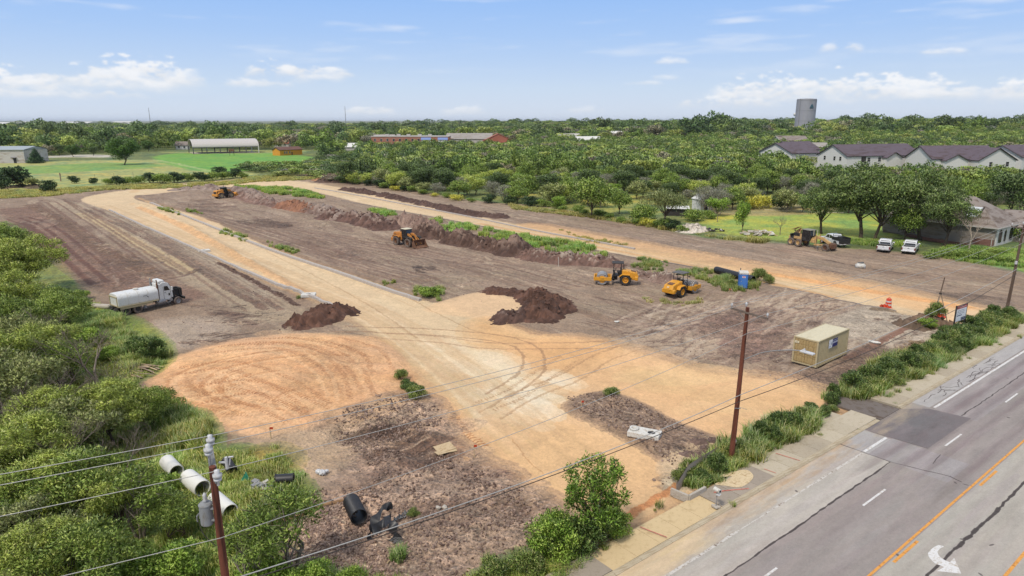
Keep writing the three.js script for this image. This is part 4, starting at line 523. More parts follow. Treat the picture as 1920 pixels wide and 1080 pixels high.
// ---------------------------------------------------------------- heaps and ridges of soil
const soilMat = new THREE.MeshStandardMaterial({ color: 0xffffff, vertexColors: true, roughness: 1, map: grungeTexture(256, 31, 0.8, [1, 0.96, 0.92], 0.8) });
function heap(name, label, category, pts, width, height, tones, seed, o = {}) {
  const r = rng(seed), q = smooth(pts, false, 6), res = o.res ?? 0.22, L = [0]; for (let i = 1; i < q.length; i++) L.push(L[i - 1] + Math.hypot(q[i][0] - q[i - 1][0], q[i][1] - q[i - 1][1]));
  const len = L[L.length - 1], at = (s) => { s = clamp(s, 0, len); let i = 1; while (i < L.length - 1 && L[i] < s) i++; const t = (s - L[i - 1]) / (L[i] - L[i - 1] || 1); return [mix(q[i - 1][0], q[i][0], t), mix(q[i - 1][1], q[i][1], t)]; };
  const dist = (x, z) => { let best = 1e9, bs = 0; for (let i = 1; i < q.length; i++) { const dx = q[i][0] - q[i - 1][0], dz = q[i][1] - q[i - 1][1], l2 = dx * dx + dz * dz || 1, t = clamp(((x - q[i - 1][0]) * dx + (z - q[i - 1][1]) * dz) / l2), d = Math.hypot(x - q[i - 1][0] - dx * t, z - q[i - 1][1] - dz * t); if (d < best) { best = d; bs = L[i - 1] + t * Math.sqrt(l2); } } return [best, bs]; };
  const m = width * 1.9, x0 = Math.min(...q.map((p) => p[0])) - m, x1 = Math.max(...q.map((p) => p[0])) + m, z0 = Math.min(...q.map((p) => p[1])) - m, z1 = Math.max(...q.map((p) => p[1])) + m;
  const nx = Math.ceil((x1 - x0) / res), nz = Math.ceil((z1 - z0) / res), hs = new Float32Array((nx + 1) * (nz + 1)), pos = [], colr = [], uv = [], id = new Int32Array(hs.length).fill(-1), idx = [];
  const [ca, cb, cc] = tones.map((c) => col(...c));
  for (let j = 0; j <= nz; j++) for (let i = 0; i <= nx; i++) {
    const x = x0 + i * res, z = z0 + j * res, wx = x + 0.5 * samp(N1, x / 21 + seed, z / 21), wz = z + 0.5 * samp(N1, x / 21, z / 21 + seed), [d, s] = dist(wx, wz), lump = 0.88 * clamp(0.8 + 0.55 * samp(N1, s / 17 + seed * 0.17, seed * 0.31 + wx / 90), 0.3, 1.5), w = width * (0.95 + 0.45 * lump), k = 1 - d / w;
    hs[j * (nx + 1) + i] = k <= -0.15 ? -1 : height * (o.even ? 1 : lump) * (k > 0 ? Math.pow(sstep(-0.1, 1, k), 0.95) : k) + (k > 0 ? Math.min(1, k * 3) : 0) * height * (0.30 * samp(N2, x / 19, z / 19) + 0.22 * samp(N3, x / 40, z / 40)) - 0.05;
  }
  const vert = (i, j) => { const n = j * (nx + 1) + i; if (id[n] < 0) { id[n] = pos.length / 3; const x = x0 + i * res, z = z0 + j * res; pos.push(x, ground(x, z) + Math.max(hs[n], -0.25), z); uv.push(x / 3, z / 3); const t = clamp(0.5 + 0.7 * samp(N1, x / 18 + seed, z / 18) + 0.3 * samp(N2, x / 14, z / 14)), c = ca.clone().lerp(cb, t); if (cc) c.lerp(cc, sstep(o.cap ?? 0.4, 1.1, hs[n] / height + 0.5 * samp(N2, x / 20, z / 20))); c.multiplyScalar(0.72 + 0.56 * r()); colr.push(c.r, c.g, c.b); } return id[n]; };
  for (let j = 0; j < nz; j++) for (let i = 0; i < nx; i++) { const n = j * (nx + 1) + i; if (Math.max(hs[n], hs[n + 1], hs[n + nx + 1], hs[n + nx + 2]) < -0.2) continue; const a = vert(i, j), b = vert(i, j + 1), c = vert(i + 1, j), d = vert(i + 1, j + 1); idx.push(a, b, c, c, b, d); }
  // clods that rolled down
  const clod = new THREE.IcosahedronGeometry(1, 0), cp = clod.attributes.position, seen = []; 
  for (let k = 0; k < ((o.clods ?? len * width * 2.2) * 5); k++) {
    const s = r() * len, [cx, cz] = at(s), an = r() * 6.283, rad = width * (0.2 + 1.25 * r() * r() + 0.2 * r()), x = cx + Math.cos(an) * rad, z = cz + Math.sin(an) * rad, i = Math.round((x - x0) / res), j = Math.round((z - z0) / res); if (i < 0 || j < 0 || i > nx || j > nz) continue;
    const sz = (o.clod ?? 0.15) * 0.5 * Math.exp((r() - 0.5) * 2), y = ground(x, z) + Math.max(0, hs[j * (nx + 1) + i]) - sz * 0.4, b = pos.length / 3, c = ca.clone().lerp(cb, r()).multiplyScalar(0.8 + 0.4 * r()), jit = Array.from({ length: 60 }, () => 0.75 + 0.5 * r()); seen.length = 0;
    for (let v = 0; v < cp.count; v++) { const key = Math.round(cp.getX(v) * 7 + cp.getY(v) * 13 + cp.getZ(v) * 29), f = jit[((key % 60) + 60) % 60] * sz; pos.push(x + cp.getX(v) * f * 1.2, y + cp.getY(v) * f * 0.8, z + cp.getZ(v) * f); uv.push(x / 3, z / 3); colr.push(c.r, c.g, c.b); } for (let v = 0; v < cp.count; v++) idx.push(b + v);
  }
  const g = new THREE.BufferGeometry(); g.setAttribute('position', new THREE.Float32BufferAttribute(pos, 3)); g.setAttribute('uv', new THREE.Float32BufferAttribute(uv, 2)); g.setAttribute('color', new THREE.Float32BufferAttribute(colr, 3)); g.setIndex(idx); g.computeVertexNormals();
  return tag(put(name, g, soilMat), label, category, o.group);
}
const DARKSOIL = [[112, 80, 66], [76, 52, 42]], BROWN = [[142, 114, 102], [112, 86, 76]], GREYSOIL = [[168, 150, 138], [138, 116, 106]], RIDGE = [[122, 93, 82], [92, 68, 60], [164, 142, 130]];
heap('soil_pile', 'broad dark soil pile closing the right end of the tan pad', 'soil pile', [[3.19, -85.9], [4.66, -82.22], [3.16, -77.9]], 2.5, 1.3, DARKSOIL, 63, { even: true });
heap('soil_pile', 'dark brown soil pile at the near end of the left kerb', 'soil pile', [[-23.65, -74.41], [-22.55, -76.12], [-21.65, -77.9], [-20.71, -79.77]], 2.0, 1.25, DARKSOIL, 41);
heap('soil_pile', 'long dark soil pile edging the tan pad, upper arm by the open lot', 'soil pile', [[-2.75, -89.9], [0, -89.01], [2.77, -85.62], [5.67, -82.47]], 1.5, 0.7, DARKSOIL, 42);
heap('soil_pile', 'dark soil pile below the tan pad, beside the orange crossing', 'soil pile', [[-0.94, -76.78], [0.94, -77], [2.85, -77.9]], 1.8, 1.1, [[98, 74, 65], [76, 54, 47], [128, 106, 96]], 43, { cap: 0.7 });
heap('soil_ridge', 'low grey soil ridge beyond the far wheel loader', 'soil ridge', [[-112.27, -229.35], [-104.98, -233.02], [-95.34, -229.35], [-83.47, -218.99]], 2.6, 1.3, GREYSOIL, 44, { res: 0.5, clods: 30 });
heap('soil_ridge', 'brown soil ridge right of the far wheel loader', 'soil ridge', [[-82.88, -209.5], [-71.64, -195.36], [-62.26, -185.31]], 3.0, 1.9, [[150, 122, 110], [122, 94, 84], [170, 150, 138]], 45, { res: 0.45, clods: 60 });
heap('soil_pile', 'reddish soil mound in the middle row of soil heaps', 'soil pile', [[-60.78, -182.96], [-55.82, -178.42], [-51.79, -174.09]], 2.8, 1.7, [[164, 118, 92], [138, 98, 80]], 46, { res: 0.4, clods: 40 });
heap('soil_ridge', 'grey brown soil ridge in the middle row, right of the reddish mound', 'soil ridge', [[-53.73, -178.42], [-46.6, -169.96], [-40.29, -160.42]], 3.0, 1.9, [[156, 134, 122], [120, 96, 86], [172, 154, 142]], 47, { res: 0.4, clods: 60 });
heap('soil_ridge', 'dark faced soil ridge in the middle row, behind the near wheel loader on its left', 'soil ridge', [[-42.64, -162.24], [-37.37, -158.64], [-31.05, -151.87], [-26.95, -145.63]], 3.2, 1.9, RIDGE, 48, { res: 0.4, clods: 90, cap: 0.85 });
heap('soil_pile', 'pale brown cone of soil just behind the near wheel loader', 'soil pile', [[-23.89, -153.51], [-20.48, -148.69], [-18.35, -145.63]], 3.4, 2.2, [[162, 136, 122], [132, 106, 95]], 49, { res: 0.4, clods: 50 });
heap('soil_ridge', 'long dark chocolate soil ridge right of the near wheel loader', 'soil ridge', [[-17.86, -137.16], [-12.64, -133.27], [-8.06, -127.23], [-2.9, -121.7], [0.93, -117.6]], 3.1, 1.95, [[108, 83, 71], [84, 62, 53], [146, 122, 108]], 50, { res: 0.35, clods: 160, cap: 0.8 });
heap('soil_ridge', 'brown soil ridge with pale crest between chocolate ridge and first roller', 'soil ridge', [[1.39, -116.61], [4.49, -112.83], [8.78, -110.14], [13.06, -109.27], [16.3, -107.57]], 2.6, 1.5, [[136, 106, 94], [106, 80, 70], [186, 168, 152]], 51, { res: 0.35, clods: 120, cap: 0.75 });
heap('soil_ridge', 'short pale soil ridge under weeds between the two rollers', 'soil ridge', [[18.9, -100.5], [20.81, -97.98], [22.71, -95.92]], 1.8, 1.0, [[150, 126, 114], [118, 94, 84], [192, 176, 160]], 52, { cap: 0.6, clods: 40 });
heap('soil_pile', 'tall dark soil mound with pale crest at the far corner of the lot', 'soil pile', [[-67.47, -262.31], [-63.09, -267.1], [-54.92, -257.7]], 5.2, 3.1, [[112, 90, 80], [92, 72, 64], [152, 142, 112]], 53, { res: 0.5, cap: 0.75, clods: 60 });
heap('soil_pile', 'small orange soil mound beside the tall dark mound', 'soil pile', [[-74.47, -267.1], [-70.11, -262.31]], 2.4, 1.3, [[190, 142, 104], [160, 118, 90]], 54, { res: 0.5, clods: 20 });
heap('soil_ridge', 'long dark soil windrow on the far side of the back road', 'soil ridge', [[-56.03, -231.17], [-43.97, -217.35], [-31.1, -199.4], [-18.36, -180.66], [-9.21, -167.96], [-3.2, -163.17]], 2.1, 0.95, [[104, 80, 70], [82, 60, 53]], 55, { res: 0.4, clods: 160 });
heap('gravel_pile', 'white gravel pile at the edge of the thicket', 'gravel pile', [[36.93, -141.98], [38.91, -142.7]], 2.3, 1.35, [[226, 214, 200], [196, 184, 172]], 56, { res: 0.3, clods: 60, even: true });
heap('soil_pile', 'low pile of torn earth by the lower right road mouth', 'soil pile', [[12.46, -42.79], [13.83, -43.73], [14.42, -42.95]], 0.75, 0.35, [[122, 100, 90], [92, 74, 66]], 57, { res: 0.18, clods: 60, clod: 0.08 });
heap('soil_pile', 'clod heap with a dark hole, last in the planting island', 'soil pile', [[13.42, -45.03], [14.48, -45.37], [14.94, -44.7]], 0.6, 0.3, [[136, 112, 100], [84, 66, 60]], 58, { res: 0.18, clods: 40, clod: 0.08 });
heap('soil_pile', 'small stony spoil heap in front of the roadside signboard', 'soil pile', [[40.9, -66.15], [42.27, -66.83], [43.17, -66.49]], 1.0, 0.5, [[150, 126, 96], [112, 92, 72]], 59, { res: 0.25, clods: 40 });
heap('soil_ridge', 'dark spoil line along the left edge of the tan road', 'soil ridge', [[-48.08, -109.27], [-42.72, -102.75], [-33.94, -91.72], [-29.48, -85.9], [-26.55, -81.97]], 0.5, 0.2, [[112, 88, 76], [92, 70, 60]], 60, { res: 0.25, clods: 160, clod: 0.12 });
heap('soil_pile', 'brown earth bank under the leaning timber tripod', 'soil pile', [[45.91, -73.58], [48.8, -75.69], [49.47, -73.99]], 1.6, 0.7, [[128, 104, 84], [98, 80, 64]], 61, { res: 0.3, clods: 40 });
heap('brush_pile', 'grey heap of cut brush by the far left bushes', 'brush pile', [[-172.83, -236.81], [-170.02, -240.72], [-161.44, -234.9]], 2.6, 1.1, [[120, 106, 86], [96, 84, 66]], 62, { res: 0.5, clods: 60, clod: 0.3 });

// ---------------------------------------------------------------- machines and vehicles (own axes: +x ahead, y up, z to the side)
const wheelCache = new Map();
function wheel(t, x, z, r, w, tyreM, rimM, side = 1, lugs = 0) {       // wheel > tyre, rim
  const key = [r, w, lugs].join(); if (!wheelCache.has(key)) {
    const a = mb(), h = w / 2, ri = r * 0.56; a.lathe([[ri, -h * 0.82], [r * 0.86, -h], [r * 0.97, -h * 0.8], [r, -h * 0.45], [r, h * 0.45], [r * 0.97, h * 0.8], [r * 0.86, h], [ri, h * 0.82], [ri * 0.96, 0], [ri, -h * 0.82]], 0, 0, 0, Math.PI / 2, 0, 0, 28);
    for (let k = 0; k < lugs; k++) for (const s of [-1, 1]) { const an = (k + (s > 0 ? 0.5 : 0)) / lugs * 6.283; a.add(new THREE.BoxGeometry(r * 0.13, r * 0.07, w * 0.5).rotateY(s * 0.5).translate(0, r * 1.005, s * w * 0.24).rotateZ(an)); }
    const b = mb(); b.lathe([[0.001, h * 0.28], [ri * 0.3, h * 0.30], [ri * 0.34, h * 0.55], [ri * 0.42, h * 0.55], [ri * 0.48, h * 0.2], [ri * 0.8, h * 0.2], [ri * 0.88, h * 0.78], [ri * 1.01, h * 0.84], [ri * 1.01, -h * 0.84], [0.001, -h * 0.7]], 0, 0, 0, Math.PI / 2, 0, 0, 24);
    for (let k = 0; k < 8; k++) b.cyl(ri * 0.05, ri * 0.05, h * 0.12, Math.cos(k * 0.785) * ri * 0.62, Math.sin(k * 0.785) * ri * 0.62, h * 0.24, Math.PI / 2, 0, 0, 6);
    wheelCache.set(key, [a.geo(), b.geo()]);
  }
  const [ga, gb] = wheelCache.get(key), g = new THREE.Group(); g.name = 'wheel'; g.position.set(x, r, z); if (side < 0) g.rotation.y = Math.PI; t.add(g); put('tyre', ga, tyreM, g); put('rim', gb, rimM, g); return g;
}
function textPanel(w, h, pw, ph, paint, base = '#fff') {
  const c = document.createElement('canvas'); c.width = pw; c.height = ph; const x = c.getContext('2d'); x.fillStyle = base; x.fillRect(0, 0, pw, ph); paint(x, pw, ph);
  const t = new THREE.CanvasTexture(c); t.colorSpace = THREE.SRGBColorSpace; t.anisotropy = 8; return [new THREE.BoxGeometry(w, h, 0.02), new THREE.MeshStandardMaterial({ map: t, roughness: 0.55, color: new THREE.Color(0.8, 0.8, 0.8) })];
}
{ // water truck with its bonnet off
  const t = thing('water_truck', 'white tank truck with its bonnet removed, parked by the trees on the left lot', 'tank truck', -45.01, -81.47, 0, heading(-46.46, -78.59, -42.83, -83.24));
  t.position.set(t.position.x, ground(t.position.x, t.position.z) , t.position.z); t.scale.setScalar(1.0);
  const zz = [-1, 1];
  let b = mb(); for (const s of zz) b.box(7.4, 0.26, 0.09, -0.05, 0.92, s * 0.43); for (const x of [-3.4, -2, -0.5, 1, 2.2, 3.3]) b.box(0.12, 0.2, 0.8, x, 0.92, 0); b.build('chassis', M.dark, t);
  // tank: flat sided with rounded shoulders
  const R_ = (w, h, r) => { const p = []; for (const [cx, cy, a0] of [[w / 2 - r, h - r, 0], [-w / 2 + r, h - r, 90], [-w / 2 + 0.25, 0.25, 180], [w / 2 - 0.25, 0.25, 270]]) { const q = a0 < 180 ? r : 0.25; for (let k = 0; k <= 6; k++) { const a = (a0 + k * 15) * RAD; p.push([cx + Math.cos(a) * q, cy + Math.sin(a) * q]); } } return p; };
  b = mb(); b.prism(R_(2.3, 1.55, 0.62), 4.75, 0, 0, 0, 0.06, 0, Math.PI / 2, 0); const tank = b.build('tank', M.white, t); tank.position.set(-1.45, 1.14, 0);
  b = mb(); for (const x of [-1.2, 0, 1.15]) b.prism(R_(2.33, 1.565, 0.63).map(([p, q]) => [p, q]), 0.03, x, -0.005, 0, 0, 0, Math.PI / 2, 0); const sm = b.build('weld_seam', M.concreteWhite, tank); sm.position.set(0, 0, 0);
  b = mb(); b.cyl(0.26, 0.26, 0.12, 0.25, 1.6, 0).cyl(0.3, 0.3, 0.04, 0.25, 1.68, 0).box(0.16, 0.16, 0.2, 0.25, 1.62, 0.33); b.build('tank_hatch', M.concreteWhite, tank);
  b = mb(); for (const s of zz) { b.box(4.7, 0.1, 0.2, -0.02, 0.02, s * 1.14); } b.box(0.08, 1.3, 0.1, -2.42, 0.62, 0.98).box(0.08, 1.3, 0.1, -2.42, 0.62, -0.98).box(0.06, 0.1, 2.1, -2.42, 0.1, 0).box(0.06, 0.1, 2.1, -2.42, 1.18, 0); b.build('tank_rail', M.tan, tank);
  b = mb(); b.box(0.04, 0.05, 0.7, 1.0, 0.72, 1.17, 0, 0, 0); for (let k = 0; k < 1; k++) b.box(0.5, 0.04, 0.02, 0.8, 0.85, 1.165, 0, 0, 0.12); b.build('grab_rail', M.dark, tank);
  for (const s of zz) { b = mb(); b.box(3.0, 0.24, 0.06, -2.15, 0.96, s * 1.14).box(0.9, 0.2, 0.06, -0.3, 1.0, s * 1.14, 0, 0, 0.08); b.build('side_skirt', M.tan, t); }
  // cab
  const prof = [[1.1, 0.95], [1.1, 2.95], [1.55, 3.18], [2.0, 3.16], [2.35, 2.95], [2.72, 2.1], [2.78, 1.15], [2.3, 0.95]];
  b = mb(); b.prism(prof, 1.9, 0, 0, 0, 0.07); const cab = b.build('cab', M.white, t);
  b = mb(); b.rbox(0.75, 0.42, 1.7, 1.55, 3.25, 0, 0.18); b.build('roof_fairing', M.white, cab);
  for (const s of zz) { b = mb(); b.prism([[1.72, 2.1], [1.75, 2.66], [2.16, 2.64], [2.42, 2.1]], 0.02, 0, 0, s * 0.955); b.build('side_window', M.glass, cab); for (const [q, y, hh] of [[1.64, 1.85, 1.5], [2.5, 1.5, 0.9]]) { b = mb(); b.box(0.035, hh, 0.02, q, y, s * 0.955); b.build('door_seam', M.midGrey, cab); } b = mb(); b.box(0.18, 0.05, 0.05, 1.8, 1.85, s * 0.97); b.build('door_handle', M.midGrey, cab); b = mb(); b.rbox(0.12, 0.5, 0.2, 2.62, 2.3, s * 1.16, 0.04).bar([2.5, 2.5, s * 0.95], [2.62, 2.45, s * 1.16], 0.02); b.build('mirror', M.white, cab); b = mb(); b.box(0.2, 0.3, 0.02, 2.3, 1.55, s * 0.957); b.build('door_vent', M.black, cab); }
  b = mb(); b.quad([2.46, 2.88, 0.82], [2.75, 2.12, 0.86], [2.75, 2.12, -0.86], [2.46, 2.88, -0.82]); b.build('windscreen', M.glass, cab);
  for (const s of zz) { b = mb(); b.cyl(0.11, 0.11, 1.9, 0.98, 2.2, s * 0.84, 0, 0, 0, 14).cyl(0.07, 0.07, 0.5, 0.98, 3.35, s * 0.84, 0, 0, 0.1, 12); b.build('exhaust_stack', s > 0 ? M.rust : M.steel, t); }
  b = mb(); b.rbox(1.1, 0.75, 0.7, 3.25, 1.5, 0, 0.08).rbox(0.5, 0.3, 0.5, 3.1, 1.98, 0.1, 0.06).cyl(0.17, 0.17, 0.6, 3.5, 1.95, -0.25, 0, 0, 1.57).cyl(0.2, 0.2, 0.3, 2.95, 1.75, 0.5).box(0.9, 0.08, 0.08, 3.3, 1.95, 0.42, 0, 0.2, 0.1).tube([[2.9, 1.9, 0.3], [3.3, 2.2, 0.35], [3.75, 2.0, 0.25]], 0.06).tube([[2.85, 1.6, -0.45], [3.3, 1.9, -0.55], [3.8, 1.6, -0.4]], 0.05).box(0.3, 0.5, 0.1, 3.0, 1.4, 0.62); b.build('engine', M.black, t);
  b = mb(); b.rbox(0.22, 1.0, 1.15, 3.92, 1.55, 0, 0.04).box(0.05, 0.9, 1.3, 4.03, 1.5, 0).bar([3.0, 2.1, 0.5], [3.9, 1.9, 0.55], 0.03).bar([3.0, 2.1, -0.5], [3.9, 1.9, -0.55], 0.03); b.build('radiator', M.dark, t);
  b = mb(); b.rbox(0.2, 0.34, 2.2, 4.1, 0.78, 0, 0.06); b.build('bumper', M.black, t);
  for (const s of zz) { wheel(t, 3.3, s * 0.95, 0.52, 0.3, M.tyreDust, M.steel, s); for (const x of [-3.0, -1.65]) { wheel(t, x, s * 0.98, 0.54, 0.28, M.tyreDust, M.dark, s); wheel(t, x, s * 0.64, 0.54, 0.28, M.tyre, M.dark, s); } b = mb(); b.cyl(0.32, 0.32, 1.1, 1.2, 0.82, s * 0.78, 0, 0, 1.57, 18); b.build('fuel_tank', M.steel, t); for (const y of [0.6, 0.9]) { b = mb(); b.rbox(0.5, 0.09, 0.3, 2.1, y, s * 0.91, 0.03); b.build('step', M.steel, t); } b = mb(); b.cyl(0.2, 0.2, 0.34, 2.45, 0.85, s * 0.8, 1.57); b.build('air_tank', M.steel, t); b = mb(); b.box(0.1, 0.5, 0.25, -0.75, 0.7, s * 0.85).box(0.35, 0.06, 0.25, -0.75, 0.45, s * 0.93).box(0.35, 0.06, 0.25, -0.75, 0.68, s * 0.93); b.build('ladder', M.steel, t); }
  for (const x of [-3, -1.65, 3.3]) { b = mb(); b.cyl(0.09, 0.09, 1.9, x, 0.54, 0, 1.57, 0, 0, 10); b.build('axle', M.dark, t); } for (const s of zz) { b = mb(); b.box(1.9, 0.14, 0.2, -2.3, 0.7, s * 0.5); b.build('leaf_spring', M.dark, t); }
  b = mb(); b.box(0.12, 0.3, 2.2, -3.9, 0.85, 0).cyl(0.1, 0.1, 0.5, -4.0, 0.75, 0.5, 1.57).cyl(0.1, 0.1, 0.5, -4.0, 0.75, -0.5, 1.57).cyl(0.14, 0.14, 0.4, -3.85, 1.05, 0, 0, 0, 1.57); b.build('spray_bar', M.dark, t);
}
{ // pickups
  const makePickup = (label, o = {}) => {
    const t = thing('pickup_truck', label, 'pickup truck'); let b = mb();
    const low = [[-2.85, 0.5], [-2.9, 1.05], [-2.86, 1.12], [0.95, 1.12], [1.15, 1.16], [2.5, 1.08], [2.82, 0.95], [2.88, 0.5], [2.3, 0.46], [2.2, 0.75], [1.95, 0.92], [1.6, 0.92], [1.35, 0.75], [1.25, 0.46], [-1.2, 0.46], [-1.3, 0.75], [-1.55, 0.92], [-1.9, 0.92], [-2.15, 0.75], [-2.25, 0.46]];
    b.prism(low, 1.94, 0, 0, 0, 0.07); const body = b.build('body', M.carWhite, t);
    b = mb(); b.prism([[-1.02, 1.1], [-0.9, 1.62], [-0.68, 1.86], [0.45, 1.88], [0.72, 1.8], [1.38, 1.15]], 1.72, 0, 0, 0, 0.09); const cab = b.build('cab', M.carWhite, t);
    for (const s of [-1, 1]) { b = mb(); b.prism([[-0.78, 1.2], [-0.7, 1.66], [-0.08, 1.74], [-0.08, 1.2]], 0.03, 0, 0, s * 0.852).prism([[0.02, 1.2], [0.02, 1.74], [0.55, 1.7], [1.0, 1.22]], 0.03, 0, 0, s * 0.852); b.build('side_window', M.glass, cab); b = mb(); b.rbox(0.12, 0.2, 0.26, 0.95, 1.25, s * 1.08, 0.05); b.build('mirror', M.carWhite, cab); for (const q of [-0.04, 1.08, -1.02]) { b = mb(); b.box(0.02, 0.6, 0.012, q, 0.85, s * 0.972); b.build('door_seam', M.midGrey, body); } for (const q of [0.2, -0.85]) { b = mb(); b.box(0.14, 0.035, 0.03, q, 1.0, s * 0.98); b.build('door_handle', M.midGrey, body); } }
    b = mb(); b.quad([-1.03, 1.2, 0.76], [-1.03, 1.2, -0.76], [-0.84, 1.74, -0.68], [-0.84, 1.74, 0.68]); b.build('rear_window', M.glass, cab); b = mb(); b.quad([0.82, 1.76, 0.68], [1.37, 1.2, 0.78], [1.37, 1.2, -0.78], [0.82, 1.76, -0.68]); b.build('windscreen', M.glass, cab);
    if (o.deck) { b = mb(); b.box(2.0, 0.12, 2.05, -1.95, 1.18, 0); for (const s of [-1, 1]) b.box(2.0, 0.45, 0.07, -1.95, 1.4, s * 1.0); b.box(0.08, 0.6, 2.0, -2.9, 1.1, 0).rbox(0.55, 0.45, 0.9, -1.6, 1.45, 0.2, 0.05).rbox(0.5, 0.35, 0.6, -2.4, 1.4, -0.4, 0.05).box(0.1, 0.6, 1.9, -3.0, 0.8, 0); b.build('work_deck', M.black, t); b = mb(); b.bar([-1.0, 1.2, 0.95], [-1.0, 2.0, 0.85], 0.04).bar([-1.0, 1.2, -0.95], [-1.0, 2.0, -0.85], 0.04).bar([-1.0, 2.0, 0.85], [-1.0, 2.0, -0.85], 0.04); b.build('headache_rack', M.black, t); }
    else { b = mb(); b.box(1.72, 0.02, 1.6, -1.92, 1.145, 0); b.build('bed_opening', M.dark, t); b = mb(); b.box(1.8, 0.05, 0.1, -1.92, 1.17, 0.86).box(1.8, 0.05, 0.1, -1.92, 1.17, -0.86).box(0.08, 0.06, 1.7, -2.8, 1.17, 0); b.build('bed_rail', o.rail ?? M.carWhite, t); }
    b = mb(); b.rbox(0.05, 0.5, 1.55, -2.9, 0.86, 0, 0.02); const tg = b.build('tailgate', M.carWhite, t); b = mb(); b.box(0.02, 0.06, 0.26, -2.935, 0.98, 0); b.build('handle', M.black, tg);
    for (const s of [-1, 1]) { b = mb(); b.rbox(0.08, 0.46, 0.17, -2.87, 0.86, s * 0.88, 0.03); b.build('tail_lamp', M.tail, t); b = mb(); b.rbox(0.1, 0.22, 0.36, 2.84, 0.86, s * 0.72, 0.04); b.build('headlight', M.porcelain, t); }
    b = mb(); b.rbox(0.18, 0.2, 1.9, -2.96, 0.55, 0, 0.05); const bp = b.build('rear_bumper', o.bumper ?? M.carWhite, t); b = mb(); b.box(0.02, 0.14, 0.32, -3.06, 0.56, 0); b.build('number_plate', M.porcelain, bp); b = mb(); b.rbox(0.18, 0.26, 1.9, 2.9, 0.6, 0, 0.05).box(0.04, 0.3, 1.0, 2.9, 0.88, 0); b.build('front_bumper', M.black, t);
    for (const s of [-1, 1]) for (const x of [-1.72, 1.78]) wheel(t, x, s * 0.82, 0.41, 0.27, M.tyre, M.steel, s);
    b = mb(); b.box(4.6, 0.14, 1.3, 0, 0.44, 0); b.build('underbody', M.black, t); return t;
  };
  const setAt = (t, x, z, a) => { t.position.set(x, ground(x, z), z); t.rotation.y = a; t.scale.setScalar(1.1); };
  setAt(makePickup('white pickup with dark bed rails, left of the two parked side by side', { rail: M.dark, bumper: M.steel }), 66.64, -120.13, heading(63.87, -116.13, 69.5, -124.41));
  setAt(makePickup('white pickup with white bumper, right of the two parked side by side'), 69.97, -118.1, heading(67.14, -114.22, 73.3, -122.77));
  setAt(makePickup('white pickup with black work deck and rack parked behind the motor grader', { deck: true }), 59.86, -125.52, heading(61.13, -122.77, 59.97, -129.58));
}
